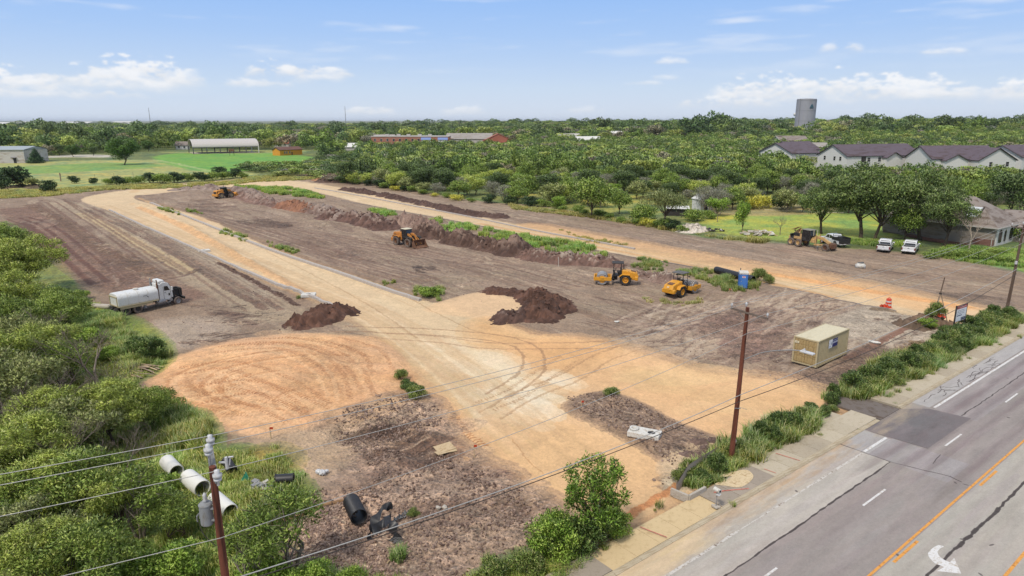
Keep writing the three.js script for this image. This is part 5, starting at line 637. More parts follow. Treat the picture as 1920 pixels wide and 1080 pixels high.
{ // wheel loaders
  const t = thing('wheel_loader', 'orange wheel loader with black cab pushing the dark chocolate soil ridge', 'wheel loader', -19.31, -124.96, 0, heading(-21.17, -126.09, -16.41, -121.7));
  t.position.set(t.position.x, ground(t.position.x, t.position.z), t.position.z);
  let b = mb(); b.prism([[-3.3, 1.0], [-3.35, 2.1], [-3.1, 2.35], [-0.9, 2.5], [-0.8, 1.2], [-1.2, 0.8], [-2.9, 0.8]], 1.5, 0, 0, 0, 0.08); const hood = b.build('engine_hood', M.orange, t);
  b = mb(); b.box(0.04, 0.8, 1.1, -3.37, 1.6, 0); for (const s of [-1, 1]) b.box(0.7, 0.5, 0.03, -2.7, 1.75, s * 0.755); b.build('grille', M.dark, hood); b = mb(); b.cyl(0.07, 0.07, 0.7, -1.6, 2.8, 0.3, 0, 0, 0, 10).cyl(0.14, 0.14, 0.3, -2.0, 2.6, -0.3, 0, 0, 0, 12); b.build('exhaust', M.dark, hood);
  b = mb(); b.rbox(0.6, 0.7, 2.3, -3.3, 1.0, 0, 0.12); b.build('counterweight', M.orange, t);
  b = mb(); b.box(2.0, 0.6, 0.9, -0.3, 0.95, 0).box(1.3, 1.2, 1.0, 1.2, 1.15, 0).box(0.4, 1.5, 1.1, 0.8, 1.5, 0); b.build('frame', M.dark, t);
  for (const s of [-1, 1]) for (const x of [-2.0, 1.45]) { wheel(t, x, s * 1.05, 0.82, 0.62, M.tyreDust, x > 0 ? M.rust : M.rust, s, 18); b = mb(); b.prism([[-1.0, 0], [-0.75, 0.3], [0.75, 0.3], [0.98, 0.05], [0.9, 0], [0.7, 0.2], [-0.7, 0.2], [-0.9, -0.05]], 0.6, x, 1.55, s * 1.05, 0.02); b.build('mudguard', x < 0 ? M.orange : M.dark, t); }
  b = mb(); b.prism([[-0.95, 1.3], [-0.9, 3.05], [0.35, 3.05], [0.62, 1.9], [0.5, 1.3]], 1.4, 0, 0, 0, 0.05); const cab = b.build('cab', M.black, t);
  for (const s of [-1, 1]) { b = mb(); b.prism([[-0.82, 1.95], [-0.78, 2.92], [-0.2, 2.92], [-0.2, 1.95]], 0.02, 0, 0, s * 0.705).prism([[-0.12, 1.5], [-0.12, 2.92], [0.28, 2.92], [0.5, 1.95], [0.42, 1.5]], 0.02, 0, 0, s * 0.705); b.build('cab_window', M.glass, cab); }
  b = mb(); b.quad([0.405, 2.95, 0.6], [0.655, 1.92, 0.6], [0.655, 1.92, -0.6], [0.405, 2.95, -0.6]); b.build('windscreen', M.glass, cab); b = mb(); b.rbox(1.6, 0.12, 1.55, -0.25, 3.13, 0, 0.05); b.build('cab_roof', M.tanRoof, cab); for (const s of [-1, 1]) { for (const [y, z] of [[1.2, 0.95], [0.8, 1.0]]) { b = mb(); b.box(0.5, 0.06, 0.3, -0.1, y, s * z); b.build('step', M.dark, t); } b = mb(); b.bar([0.5, 1.3, s * 0.9], [0.5, 2.1, s * 0.9], 0.025); b.build('grab_rail', M.dark, t); }
  for (const s of [-1, 1]) { b = mb(); b.prism([[0.7, 2.05], [0.75, 2.4], [1.1, 2.4], [2.9, 1.15], [3.2, 0.65], [2.95, 0.5], [2.6, 0.85], [1.0, 1.95]], 0.16, 0, 0, s * 0.55, 0.02); b.build('lift_arm', M.orange, t); b = mb(); b.bar([0.9, 1.2, s * 0.4], [2.2, 1.15, s * 0.45], 0.08); b.build('lift_cylinder', M.steel, t); }
  b = mb(); b.beam([1.0, 2.35, 0], [2.0, 2.2, 0], 0.25, 0.3).beam([2.0, 2.3, 0], [2.6, 1.2, 0], 0.2, 0.25).bar([0.8, 1.9, 0], [1.9, 2.2, 0], 0.1); b.build('tilt_linkage', M.orange, t);
  b = mb(); b.prism([[2.85, 0.25], [2.85, 1.0], [3.15, 1.5], [3.3, 1.5], [3.0, 1.0], [3.05, 0.42], [4.25, 0.12], [4.25, 0.05], [3.0, 0.1]], 2.7, 0, 0, 0, 0.02); for (const s of [-1, 1]) b.prism([[2.9, 0.15], [2.95, 1.1], [3.3, 1.5], [3.6, 0.9], [4.2, 0.1]], 0.06, 0, 0, s * 1.33); b.build('bucket', M.rust, t);
  const c = copyOf(t, -85.96, -205.05, 0, heading(-86.88, -200.79, -83.66, -206.52), 'amber wheel loader working at the far end of the middle lot'); c.position.y = ground(c.position.x, c.position.z); 
  { const swap = (o) => { if (o.isMesh) { if (o.name === 'cab_roof') o.material = M.midGrey; if (o.name === 'bucket') o.material = M.orange; if (o.name === 'rim') o.material = M.tan; if (o.material === M.orange) o.material = mat(col(228, 160, 70), { map: GR.dust }); } o.children.forEach(swap); }; swap(c); }
}
{ // soil compactors
  const makeRoller = (label, pads) => {
    const t = thing('soil_compactor', label, 'road roller'); let b = mb();
    const dr = mb(); dr.cyl(0.76, 0.76, 2.1, 0, 0, 0, Math.PI / 2, 0, 0, 48); dr.lathe([[0.76, 1.05], [0.79, 1.05], [0.79, 0.98], [0.76, 0.98]], 0, 0, 0, Math.PI / 2, 0, 0, 48).lathe([[0.76, -0.98], [0.79, -0.98], [0.79, -1.05], [0.76, -1.05]], 0, 0, 0, Math.PI / 2, 0, 0, 48); const d = dr.build('drum', M.steel, t); d.position.set(1.75, 0.78, 0);
    for (const s of [-1, 1]) { b = mb(); b.cyl(0.5, 0.5, 0.06, 0, 0, s * 1.06, 1.57, 0, 0, 24); b.build('drum_hub', M.yellow, d); }
    if (pads) { b = mb(); for (let k = 0; k < 14; k++) for (let j = 0; j < 8; j++) b.add(new THREE.BoxGeometry(0.16, 0.1, 0.12).translate(0, 0.79, (j - 3.5) * 0.25).rotateZ(-(k + (j % 2) / 2) / 14 * 6.283)); b.build('drum_pad', M.rust, d); b = mb(); for (let j = 0; j < 9; j++) { for (let k = 0; k < 5; k++) { const a0 = 0.5 + k * 0.45, a1 = a0 + 0.45, rr = 0.92; b.beam([Math.cos(a0) * rr, Math.sin(a0) * rr, (j - 4) * 0.25], [Math.cos(a1) * rr, Math.sin(a1) * rr, (j - 4) * 0.25], 0.06, 0.03); } } b.build('shell_strap', M.concreteWhite, d); }
    for (const s of [-1, 1]) { b = mb(); b.prism([[0.45, 0.62], [0.45, 1.12], [2.85, 1.12], [2.85, 0.62]], 0.14, 0, 0, s * 1.17, 0.02); const f = b.build('drum_frame', M.yellow, t); const [pg, pm] = textPanel(0.62, 0.3, 128, 64, (x) => { x.fillStyle = '#2a2420'; x.font = 'bold 54px sans-serif'; x.textAlign = 'center'; x.textBaseline = 'middle'; x.fillText('CAT', 64, 35); x.fillStyle = '#f5c542'; x.beginPath(); x.moveTo(50, 60); x.lineTo(64, 40); x.lineTo(78, 60); x.fill(); }, '#e8a62c'); pm.color.setScalar(0.75); const pn = put('lettering', pg, pm, f); pn.position.set(1.72, 0.87, s * 1.235); if (s < 0) pn.rotation.y = Math.PI; }
    b = mb(); b.box(0.14, 0.42, 2.3, 2.86, 0.86, 0).box(0.16, 0.5, 2.3, 0.5, 0.9, 0).box(0.08, 0.16, 2.1, 2.75, 0.5, 0); b.build('cross_frame', M.yellow, t);
    b = mb(); b.box(0.9, 0.5, 0.7, 0.05, 0.85, 0).cyl(0.16, 0.16, 0.9, 0.15, 0.9, 0, 0, 0, 0, 12).bar([-0.2, 0.8, 0.35], [0.5, 0.8, 0.5], 0.06).bar([-0.2, 0.8, -0.35], [0.5, 0.8, -0.5], 0.06); b.build('articulation', M.dark, t);
    b = mb(); b.prism([[-3.25, 0.85], [-3.3, 1.25], [-3.05, 1.75], [-1.35, 2.1], [-0.95, 2.05], [-0.95, 0.95], [-1.3, 0.8], [-2.9, 0.7]], 1.45, 0, 0, 0, 0.12); const hood = b.build('engine_hood', M.yellow, t);
    b = mb(); b.box(0.7, 0.03, 0.8, -2.6, 1.88, 0, 0, 0, 0.2); b.build('hood_grille', M.rust, hood); { const [pg, pm] = textPanel(0.4, 0.2, 64, 32, (x) => { x.fillStyle = '#fff'; x.font = 'bold 28px sans-serif'; x.textAlign = 'center'; x.textBaseline = 'middle'; x.fillText('CAT', 32, 18); }, '#c9972f'); const pn = put('lettering', pg, pm, hood); pn.position.set(-3.22, 1.52, 0); pn.rotation.set(0, -Math.PI / 2, 0); pn.rotateX(-0.45); } 
    b = mb(); b.rbox(0.5, 0.6, 1.9, -3.0, 0.95, 0, 0.15); b.build('rear_bumper', M.yellow, t); for (const s of [-1, 1]) { b = mb(); b.prism([[-2.35, 1.15], [-2.1, 1.55], [-1.0, 1.6], [-0.55, 1.2], [-0.62, 1.15], [-1.05, 1.5], [-2.05, 1.45], [-2.25, 1.12]], 0.55, 0, 0, s * 0.95, 0.02); b.build('mudguard', M.yellow, t); wheel(t, -1.5, s * 0.92, 0.76, 0.58, M.tyre, M.yellow, s, 16); }
    b = mb(); b.box(1.3, 0.1, 1.6, -0.4, 1.3, 0).box(0.5, 0.3, 1.5, -0.9, 1.45, 0); b.build('operator_deck', M.black, t);
    b = mb(); b.rbox(0.5, 0.16, 0.5, -0.55, 1.75, 0, 0.06).rbox(0.14, 0.65, 0.48, -0.82, 2.05, 0, 0.06).box(0.3, 0.35, 0.3, -0.55, 1.5, 0); b.build('seat', M.black, t);
    b = mb(); b.box(0.25, 0.65, 0.45, 0.1, 1.65, 0, 0, 0, -0.25).bar([0.0, 1.85, 0], [-0.12, 2.1, 0], 0.03).add(new THREE.TorusGeometry(0.18, 0.02, 8, 20), -0.14, 2.12, 0, 0, Math.PI / 2, 0); b.build('console', M.dark, t);
    for (const s of [-1, 1]) { for (const [p, q, w] of [[-0.95, -0.85, 0.055], [0.2, 0.12, 0.04]]) { b = mb(); b.bar([p, 1.36, s * 0.72], [q, 3.0, s * 0.72], w); b.build('canopy_post', M.black, t); } for (const y of [2.05, 1.75]) { b = mb(); b.bar([-0.9, y, s * 0.74], [0.15, y, s * 0.74], 0.025); b.build('hand_rail', M.black, t); } }
    b = mb(); b.rbox(1.65, 0.1, 1.75, -0.4, 3.05, 0, 0.05); b.build('canopy_roof', pads ? M.midGrey : M.dark, t);
    b = mb(); b.cyl(0.06, 0.06, 0.7, -1.25, 2.35, 0.45, 0, 0, 0, 10); b.build('exhaust', M.black, t); for (const s of [-1, 1]) { b = mb(); b.rbox(0.1, 0.18, 0.26, 0.2, 2.5, s * 0.95, 0.03).bar([0.15, 2.5, s * 0.72], [0.2, 2.5, s * 0.9], 0.015); b.build('mirror', M.black, t); }
    return t;
  };
  const a = makeRoller('yellow road roller with smooth grey steel drum, facing the soil heaps', false);
  { const x = [14.54, -94.26], z = 0; a.position.set(x[0], ground(x[0], x[1]), x[1]); a.rotation.y = heading(16.64, -93.29, 12.22, -93.94); }
  const b2 = makeRoller('yellow road roller with strapped padfoot drum, its rounded tail towards the container', true);
  { const x = [22.6, -88.43]; b2.position.set(x[0], ground(x[0], x[1]), x[1]); b2.rotation.y = heading(20.72, -86.73, 25.22, -91.1); }
}
{ // motor grader, engine covers open
  const t = thing('motor_grader', 'faded tan motor grader with its engine cover raised, beside the thicket', 'motor grader', 54.51, -122.77, 0, heading(52.42, -123.86, 55.38, -118.6));
  t.position.set(t.position.x, ground(t.position.x, t.position.z), t.position.z); let b = mb();
  for (const s of [-1, 1]) { for (const x of [-3.5, -1.9]) wheel(t, x, s * 1.05, 0.68, 0.42, M.tyreDust, M.paleYellow, s, 14); const w = wheel(t, 3.75, s * 1.05, 0.66, 0.4, M.tyreDust, M.rust, s, 14); w.rotation.x = s > 0 ? 0.12 : -0.12; b = mb(); b.rbox(2.2, 0.4, 0.25, -2.7, 0.72, s * 0.78, 0.1); b.build('tandem_case', M.paleYellow, t); }
  b = mb(); b.rbox(2.6, 0.7, 1.1, -2.9, 1.25, 0, 0.08).rbox(1.6, 0.7, 0.7, -2.9, 1.9, 0, 0.08).cyl(0.1, 0.1, 0.9, -2.2, 2.4, 0.2).box(0.2, 1.1, 1.2, -4.15, 1.5, 0); b.build('engine', M.black, t); for (const q of [-1, 1]) { b = mb(); b.rbox(1.5, 0.5, 0.06, -2.6, 1.5, q * 0.58, 0.02).rbox(0.5, 1.2, 0.06, -1.85, 1.7, q * 0.56, 0.02); b.build('side_panel', M.paleYellow, t); } b = mb(); b.rbox(0.3, 0.9, 1.4, -4.25, 1.2, 0, 0.1); b.build('rear_bumper', M.paleYellow, t);
  b = mb(); b.prism([[-3.9, 2.2], [-4.0, 2.35], [-2.9, 3.4], [-2.5, 3.2], [-2.6, 2.4], [-3.0, 1.9]], 0.06, 0, 0, 0.62, 0.01, -0.35).box(1.5, 0.06, 1.2, -3.3, 3.15, 0.1, 0, 0, 0.45); b.build('engine_cover', M.paleYellow, t); b = mb(); b.box(0.4, 0.25, 0.02, -3.3, 2.75, 0.42, -0.35); b.build('cover_slot', M.dark, t);
  b = mb(); b.prism([[-1.6, 1.2], [-1.6, 3.1], [0.15, 3.1], [0.3, 2.2], [0.1, 1.2]], 1.5, 0, 0, 0, 0.05); const cab = b.build('cab', M.dark, t); b = mb(); b.rbox(2.0, 0.1, 1.7, -0.7, 3.18, 0, 0.04); b.build('cab_roof', mat(col(150, 150, 140), { map: GR.dust }), cab);
  for (const s of [-1, 1]) { b = mb(); b.prism([[-1.45, 1.9], [-1.45, 2.98], [-0.75, 2.98], [-0.75, 1.9]], 0.02, 0, 0, s * 0.755).prism([[-0.65, 1.4], [-0.65, 2.98], [0.05, 2.98], [0.18, 2.2], [0.02, 1.4]], 0.02, 0, 0, s * 0.755); b.build('cab_window', M.glass, cab); } b = mb(); b.quad([0.19, 3.0, 0.65], [0.345, 2.22, 0.65], [0.345, 2.22, -0.65], [0.19, 3.0, -0.65]); b.build('windscreen', M.glass, cab);
  b = mb(); b.beam([-0.2, 1.35, 0], [1.2, 2.05, 0], 0.42, 0.5).beam([1.0, 2.0, 0], [2.4, 1.95, 0], 0.4, 0.46).beam([2.2, 2.0, 0], [3.9, 1.25, 0], 0.38, 0.42).rbox(0.9, 0.7, 0.8, 0.5, 1.3, 0, 0.1); b.build('main_frame', M.paleYellow, t);
  b = mb(); b.box(0.3, 0.4, 2.0, 3.75, 0.7, 0).rbox(0.5, 0.5, 0.9, 4.1, 1.1, 0, 0.08).box(0.3, 0.6, 1.5, 4.45, 0.95, 0).box(0.1, 0.5, 1.2, 4.6, 0.7, 0); b.build('front_axle', M.rust, t);
  b = mb(); b.beam([4.0, 0.95, 0], [1.6, 0.75, 0.6], 0.16, 0.18).beam([4.0, 0.95, 0], [1.6, 0.75, -0.6], 0.16, 0.18).add(new THREE.TorusGeometry(0.72, 0.1, 8, 32), 1.5, 0.72, 0, Math.PI / 2, 0, 0); b.build('circle_drawbar', M.paleYellow, t);
  b = mb(); const arc = []; for (let k = 0; k <= 8; k++) { const a = -0.9 + k * 0.22; arc.push([-0.35 * Math.cos(a), 0.4 * Math.sin(a)]); } for (let k = 8; k >= 0; k--) { const a = -0.9 + k * 0.22; arc.push([-0.31 * Math.cos(a), 0.38 * Math.sin(a)]); } b.prism(arc, 3.6, 1.75, 0.45, 0, 0, 0, 0.6, 0); b.build('blade', M.steel, t);
  for (const s of [-1, 1]) { b = mb(); b.bar([1.3, 2.6, s * 0.5], [1.4, 0.9, s * 0.75], 0.07).bar([1.3, 2.1, s * 0.1], [1.3, 2.45, s * 0.55], 0.08); b.build('lift_cylinder', M.paleYellow, t); } b = mb(); b.bar([1.9, 2.1, 0.3], [1.8, 0.9, -0.5], 0.07); b.build('swing_cylinder', M.paleYellow, t);
  for (const s of [-1, 1]) { b = mb(); b.bar([0.75, 2.3, s * 0.5], [0.72, 3.3, s * 0.5], 0.05); b.build('work_light_post', M.tanRoof, t); }
}

// ---------------------------------------------------------------- things standing and lying about
const on = (t, dy = 0) => { t.position.y = ground(t.position.x, t.position.z) + dy; return t; };
{ // portable toilet
  const t = on(thing('portable_toilet', 'blue portable toilet with white roof beside the black culvert pipe', 'portable toilet', 31.87, -91.72, 0, heading(31.87, -91.72, 30.52, -85.9) )); t.rotation.y = -1.75; let b = mb();
  b.rbox(1.14, 2.0, 1.14, 0, 1.12, 0, 0.05); const body = b.build('cabin', M.blue, t); b = mb(); for (let k = -2; k <= 2; k++) for (const s of [-1, 1]) b.box(0.09, 1.5, 0.02, k * 0.2, 1.05, s * 0.572); b.build('wall_rib', M.blue, body); b = mb(); b.rbox(0.03, 1.75, 0.8, 0.58, 1.1, 0, 0.01); const door = b.build('door', mat(col(74, 132, 212), { roughness: 0.45 }), t); b = mb(); b.box(0.04, 0.06, 0.1, 0.61, 1.1, 0.3); b.build('handle', M.porcelain, door);
  b = mb(); b.prism([[-0.6, 2.08], [-0.6, 2.3], [-0.4, 2.44], [0.4, 2.44], [0.6, 2.3], [0.6, 2.08]], 1.2, 0, 0, 0, 0.04); b.build('roof', M.concreteWhite, t); b = mb(); b.cyl(0.06, 0.06, 0.4, -0.45, 2.55, 0.35); b.build('vent_pipe', M.midGrey, t); b = mb(); b.box(1.25, 0.14, 1.25, 0, 0.07, 0); b.build('skid_base', M.dark, t);
  const [pg, pm] = textPanel(0.42, 0.26, 64, 40, (x) => { x.fillStyle = '#b03048'; x.fillRect(4, 3, 56, 12); x.fillStyle = '#c84a58'; x.fillRect(12, 24, 40, 10); }, '#e6e2e4'); const s = put('sign', pg, pm, t); s.position.set(0.6, 1.72, 0); s.rotation.y = Math.PI / 2;
}
{ // black culvert pipe on the ground by the toilet
  const pipe = (name, label, cat_, a, b2, r, m, o = {}) => { const [x0, z0] = a, [x1, z1] = b2, len = Math.hypot(x1 - x0, z1 - z0), t = thing(name, label, cat_, (x0 + x1) / 2, (z0 + z1) / 2, 0, heading(x0, z0, x1, z1)); on(t, r + (o.dy ?? 0)); const w = o.wall ?? r * 0.12, pts = [], n = o.ribs ? Math.round(len / o.ribs) : 1; 
    for (let k = 0; k < (o.ribs ? n : 1); k++) { const y0 = -len / 2 + len * k / n, s = len / n; if (o.ribs) pts.push([r * 0.94, y0], [r * 0.94, y0 + s * 0.25], [r, y0 + s * 0.4], [r, y0 + s * 0.8], [r * 0.94, y0 + s * 0.95]); } if (!o.ribs) pts.push([r, -len / 2], [r, len / 2]);
    const q = o.bell ? [[r * 1.08, -len / 2], [r * 1.08, -len / 2 + 0.2], ...[[r, -len / 2 + 0.24], [r, len / 2]]] : pts, bb = mb(); bb.lathe([...q, [r - w, len / 2], [r - w, -len / 2], q[0]], 0, 0, 0, 0, 0, -Math.PI / 2, 32); bb.build(o.part ?? 'barrel', m, t); if (o.extra) o.extra(t, r, len); return t; };
  pipe('culvert_pipe', 'long black culvert pipe lying in weeds left of the blue portable toilet', 'pipe', [30.94, -101.24], [34.33, -94.59], 0.52, M.plastic, { ribs: 0.5 });
  const cw = mat(col(238, 237, 233), { roughness: 0.9, map: GR.faint, side: THREE.DoubleSide });
  pipe('concrete_pipe', 'speckled white concrete pipe lying uppermost in the weeds, dark mouth showing', 'pipe', [-22.97, -41.36], [-21.65, -39.97], 0.47, cw, { wall: 0.09, dy: -0.05 });
  pipe('concrete_pipe', 'clean white concrete pipe lying just left of the transformer pole top', 'pipe', [-20.59, -39.25], [-19.04, -37.87], 0.53, cw, { wall: 0.09, dy: -0.05 });
  pipe('concrete_pipe', 'leaf covered white concrete pipe behind the shaft of the transformer pole', 'pipe', [-17.95, -37.01], [-16.41, -35.55], 0.47, cw, { wall: 0.08, dy: -0.1 });
  pipe('plastic_pipe', 'small black plastic pipe in weeds right of the transformer pole top', 'pipe', [-19.14, -41.63], [-18.18, -40.27], 0.33, M.plastic, { ribs: 0.12 });
  pipe('plastic_pipe', 'large black ribbed plastic pipe end on the churned soil', 'pipe', [-9.68, -36.83], [-8.83, -35.11], 0.5, M.plastic, { ribs: 0.13, dy: -0.05 });
  pipe('plastic_drum', 'black plastic drum lying on its side by the white debris', 'drum', [-15.02, -39.25], [-13.95, -39.38], 0.33, M.plastic, { part: 'shell', extra: (t, r, len) => { let b = mb(); b.cyl(r * 1.08, r * 1.08, 0.07, -len / 2, 0, 0, 0, 0, 1.57, 24).cyl(r * 1.08, r * 1.08, 0.07, len / 2, 0, 0, 0, 0, 1.57, 24); b.build('rim', M.black, t); b = mb(); b.cyl(0.1, 0.1, 0.12, len / 2 + 0.06, 0.12, 0, 0, 0, 1.57, 14); b.build('spout', M.black, t); } });
}
{ // storage container
  const A = [28.34, -60], Lc = [26.57, -61.44], Rc = [33.09, -64.03], cx = (Lc[0] + Rc[0]) / 2, cz = (Lc[1] + Rc[1]) / 2, t = on(thing('storage_container', 'tan steel storage container with blue and white company panel', 'shipping container', cx, cz, 0, heading(A[0], A[1], Rc[0], Rc[1])), 0.16);
  const L = Math.hypot(Rc[0] - A[0], Rc[1] - A[1]), W = 2.4, H = 2.55; let b = mb();          // doors at -x, long side at +z
  const corr = (len, h, d, n) => { const p = []; for (let k = 0; k < n; k++) { const s = len / n, x = -len / 2 + k * s; p.push([x, 0], [x + s * 0.32, 0], [x + s * 0.5, -d], [x + s * 0.82, -d]); } p.push([len / 2, 0], [len / 2, -d - 0.02], [-len / 2, -d - 0.02]); const g = new THREE.ExtrudeGeometry(new THREE.Shape(p.map((q) => new THREE.Vector2(...q))), { depth: h, bevelEnabled: false }); g.rotateX(-Math.PI / 2); return g; };
  for (const s of [-1, 1]) { b = mb(); b.add(corr(L - 0.3, H - 0.3, 0.045, 22), 0, 0.15, s * (W / 2 - 0.03), 0, s > 0 ? Math.PI : 0, 0); b.build('side_wall', M.tan, t); }
  b = mb(); b.add(corr(W - 0.3, H - 0.3, 0.045, 9), L / 2 - 0.03, 0.15, 0, 0, -Math.PI / 2, 0); b.build('end_wall', M.tan, t);
  b = mb(); b.box(L - 0.1, 0.05, W - 0.1, 0, H - 0.03, 0); for (let k = 0; k < 18; k++) b.box(0.12, 0.02, W - 0.3, -L / 2 + 0.3 + k * (L - 0.6) / 17, H - 0.001, 0); b.build('roof', M.tanRoof, t); b = mb(); b.box(L - 0.1, 0.12, W - 0.1, 0, 0.08, 0); b.build('floor', M.dark, t);
  b = mb(); for (const sx of [-1, 1]) for (const sz of [-1, 1]) { b.box(0.15, H, 0.15, sx * (L / 2 - 0.075), H / 2, sz * (W / 2 - 0.075)); for (const y of [0.06, H - 0.06]) b.rbox(0.19, 0.13, 0.18, sx * (L / 2 - 0.08), y, sz * (W / 2 - 0.08), 0.015); } for (const sz of [-1, 1]) for (const y of [0.07, H - 0.05]) b.box(L - 0.3, y < 1 ? 0.14 : 0.1, 0.1, 0, y, sz * (W / 2 - 0.05)); for (const sx of [-1, 1]) for (const y of [0.07, H - 0.06]) b.box(0.1, 0.12, W - 0.3, sx * (L / 2 - 0.05), y, 0); b.build('frame', M.tan, t);
  for (const s of [-1, 1]) { b = mb(); const dw = (W - 0.34) / 2; b.box(0.05, H - 0.3, dw, -L / 2 + 0.08, H / 2, s * (dw / 2 + 0.01)); for (let k = 0; k < 4; k++) for (const q of [-1, 1]) b.rbox(0.05, 0.46, dw / 2 - 0.07, -L / 2 + 0.06, 0.42 + k * 0.57, s * (dw / 2 + 0.01) + q * dw / 4, 0.02); const d = b.build('door', M.tanDoor, t); b = mb(); for (const q of [-0.25, 0.25]) { const z = s * (dw / 2) + q; b.bar([-L / 2 + 0.0, 0.1, z], [-L / 2 + 0.0, H - 0.1, z], 0.022); b.box(0.05, 0.05, 0.3, -L / 2 + 0.0, 1.05, z + 0.1 * s); for (const y of [0.3, 0.9, 1.8, 2.3]) b.box(0.05, 0.06, 0.1, -L / 2 + 0.02, y, z); } b.build('lock_bar', M.tanDoor, d); }
  b = mb(); b.rbox(0.12, 0.3, 0.25, -L / 2 - 0.01, 1.3, 0.05, 0.02); b.build('lock_box', M.rust, t); { const [pg, pm] = textPanel(0.42, 0.22, 64, 32, (x) => { x.fillStyle = '#a89a78'; x.fillRect(6, 6, 30, 6); x.fillRect(6, 18, 44, 5); }, '#ddd6bc'); const p = put('data_plate', pg, pm, t); p.position.set(-L / 2 - 0.0, 2.05, -0.85); p.rotation.y = -Math.PI / 2; }
  const [pg, pm] = textPanel(1.75, 0.8, 350, 160, (x) => { x.fillStyle = '#2b2f6e'; x.fillRect(140, 0, 210, 58); x.fillRect(140, 86, 210, 74); x.fillStyle = '#cfd3e4'; x.fillRect(140, 60, 210, 24); x.strokeStyle = '#e8eaf4'; x.lineWidth = 9; x.setLineDash([16, 6, 26, 7]); x.beginPath(); x.moveTo(156, 30); x.lineTo(336, 30); x.stroke(); x.strokeStyle = '#3a3e7a'; x.lineWidth = 7; x.beginPath(); x.moveTo(152, 72); x.lineTo(340, 72); x.stroke(); x.setLineDash([]); x.fillStyle = '#34406e'; x.beginPath(); x.moveTo(110, 50); x.lineTo(132, 46); x.lineTo(116, 112); x.lineTo(98, 108); x.fill(); x.strokeStyle = '#8a93b8'; x.lineWidth = 5; x.beginPath(); x.arc(70, 92, 34, 3.4, 6); x.stroke(); x.fillStyle = '#8a93b8'; x.fillRect(18, 118, 70, 9); x.fillRect(18, 134, 54, 6); }, '#eef0f4');
  const p = put('company_panel', pg, pm, t); p.position.set(-0.15, 1.82, W / 2 + 0.02); for (const x of [-L / 2 + 0.4, L / 2 - 0.4]) { b = mb(); b.box(0.3, 0.18, W - 0.2, x, -0.08, 0); b.build('skid_timber', M.oldWood, t); }
}
{ // roadside signboard
  const a = [47.25, -70.06], c = [49.49, -71.58], t = thing('signboard', 'white signboard with red header on two black posts by the roadside shrubs', 'sign', (a[0] + c[0]) / 2, (a[1] + c[1]) / 2, 0, heading(...a, ...c)); on(t); let b = mb(); const w = 2.3;
  for (const s of [-1, 1]) { b = mb(); b.box(0.12, 3.4, 0.12, s * (w / 2 + 0.06), 1.7, 0); b.build('post', M.black, t); }
  const [pg, pm] = textPanel(w, 1.7, 240, 176, (x) => { x.fillStyle = '#a8363c'; x.fillRect(0, 0, 240, 34); x.strokeStyle = '#e9c7c6'; x.lineWidth = 9; x.setLineDash([22, 8, 34, 8]); x.beginPath(); x.moveTo(16, 18); x.lineTo(224, 18); x.stroke(); x.strokeStyle = '#7c8092'; x.lineWidth = 7; x.setLineDash([30, 9, 18, 7]); for (const y of [54, 72, 90]) { x.beginPath(); x.moveTo(24, y); x.lineTo(200, y); x.stroke(); } x.setLineDash([]); x.fillStyle = '#58607c'; x.fillRect(20, 106, 120, 12); x.fillStyle = '#3c4058'; x.fillRect(130, 140, 106, 32); x.fillStyle = '#aab0c4'; x.fillRect(140, 150, 80, 6); }, '#eceef2');
  const p = put('panel', pg, pm, t); p.position.set(0, 2.45, 0.04); b = mb(); b.box(w, 0.06, 0.05, 0, 3.33, 0).box(w, 0.06, 0.05, 0, 1.58, 0).box(w, 1.7, 0.03, 0, 2.45, -0.02); b.build('frame', M.dark, t);
}
{ // traffic drums
  const t = on(thing('traffic_drum', 'orange and white traffic drum at the corner of the grey pad', 'traffic drum', 46.53, -81.47)); let b = mb(); const band_ = (y0, y1, r0, r1, m) => { b = mb(); b.lathe([[0.001, y0], [r0, y0], [r0, y0 + 0.01], [r1, y1 - 0.01], [r1, y1], [0.001, y1]], 0, 0, 0); b.build('band', m, t); };
  band_(0.06, 0.34, 0.30, 0.29, M.orangePlastic); band_(0.34, 0.5, 0.285, 0.28, M.porcelain); band_(0.5, 0.68, 0.27, 0.265, M.orangePlastic); band_(0.68, 0.82, 0.26, 0.255, M.porcelain); band_(0.82, 1.02, 0.245, 0.22, M.orangePlastic); b = mb(); b.cyl(0.46, 0.44, 0.09, 0, 0.05, 0, 0, 0, 0, 8); b.build('base', M.orangePlastic, t); b = mb(); b.add(new THREE.TorusGeometry(0.09, 0.025, 8, 16), 0, 1.06, 0); b.build('handle', M.orangePlastic, t); t.scale.setScalar(1.25);
  const c = copyOf(t, 50.89, -77.9, 0, 0.4, 'orange and white traffic drum just right of the timber tripod'); on(c);
  const f = on(thing('barrier_mesh', 'crumpled orange safety mesh beside the left traffic drum', 'safety mesh', 46, -81.47)); b = mb(); const r = rng(4); for (let k = 0; k < 14; k++) b.box(0.5, 0.02, 0.3, (r() - 0.5) * 0.7, 0.06 + r() * 0.3, (r() - 0.5) * 0.5, r() * 2, r() * 3, r() * 2); b.build('mesh_sheet', M.orangePlastic, f);
}
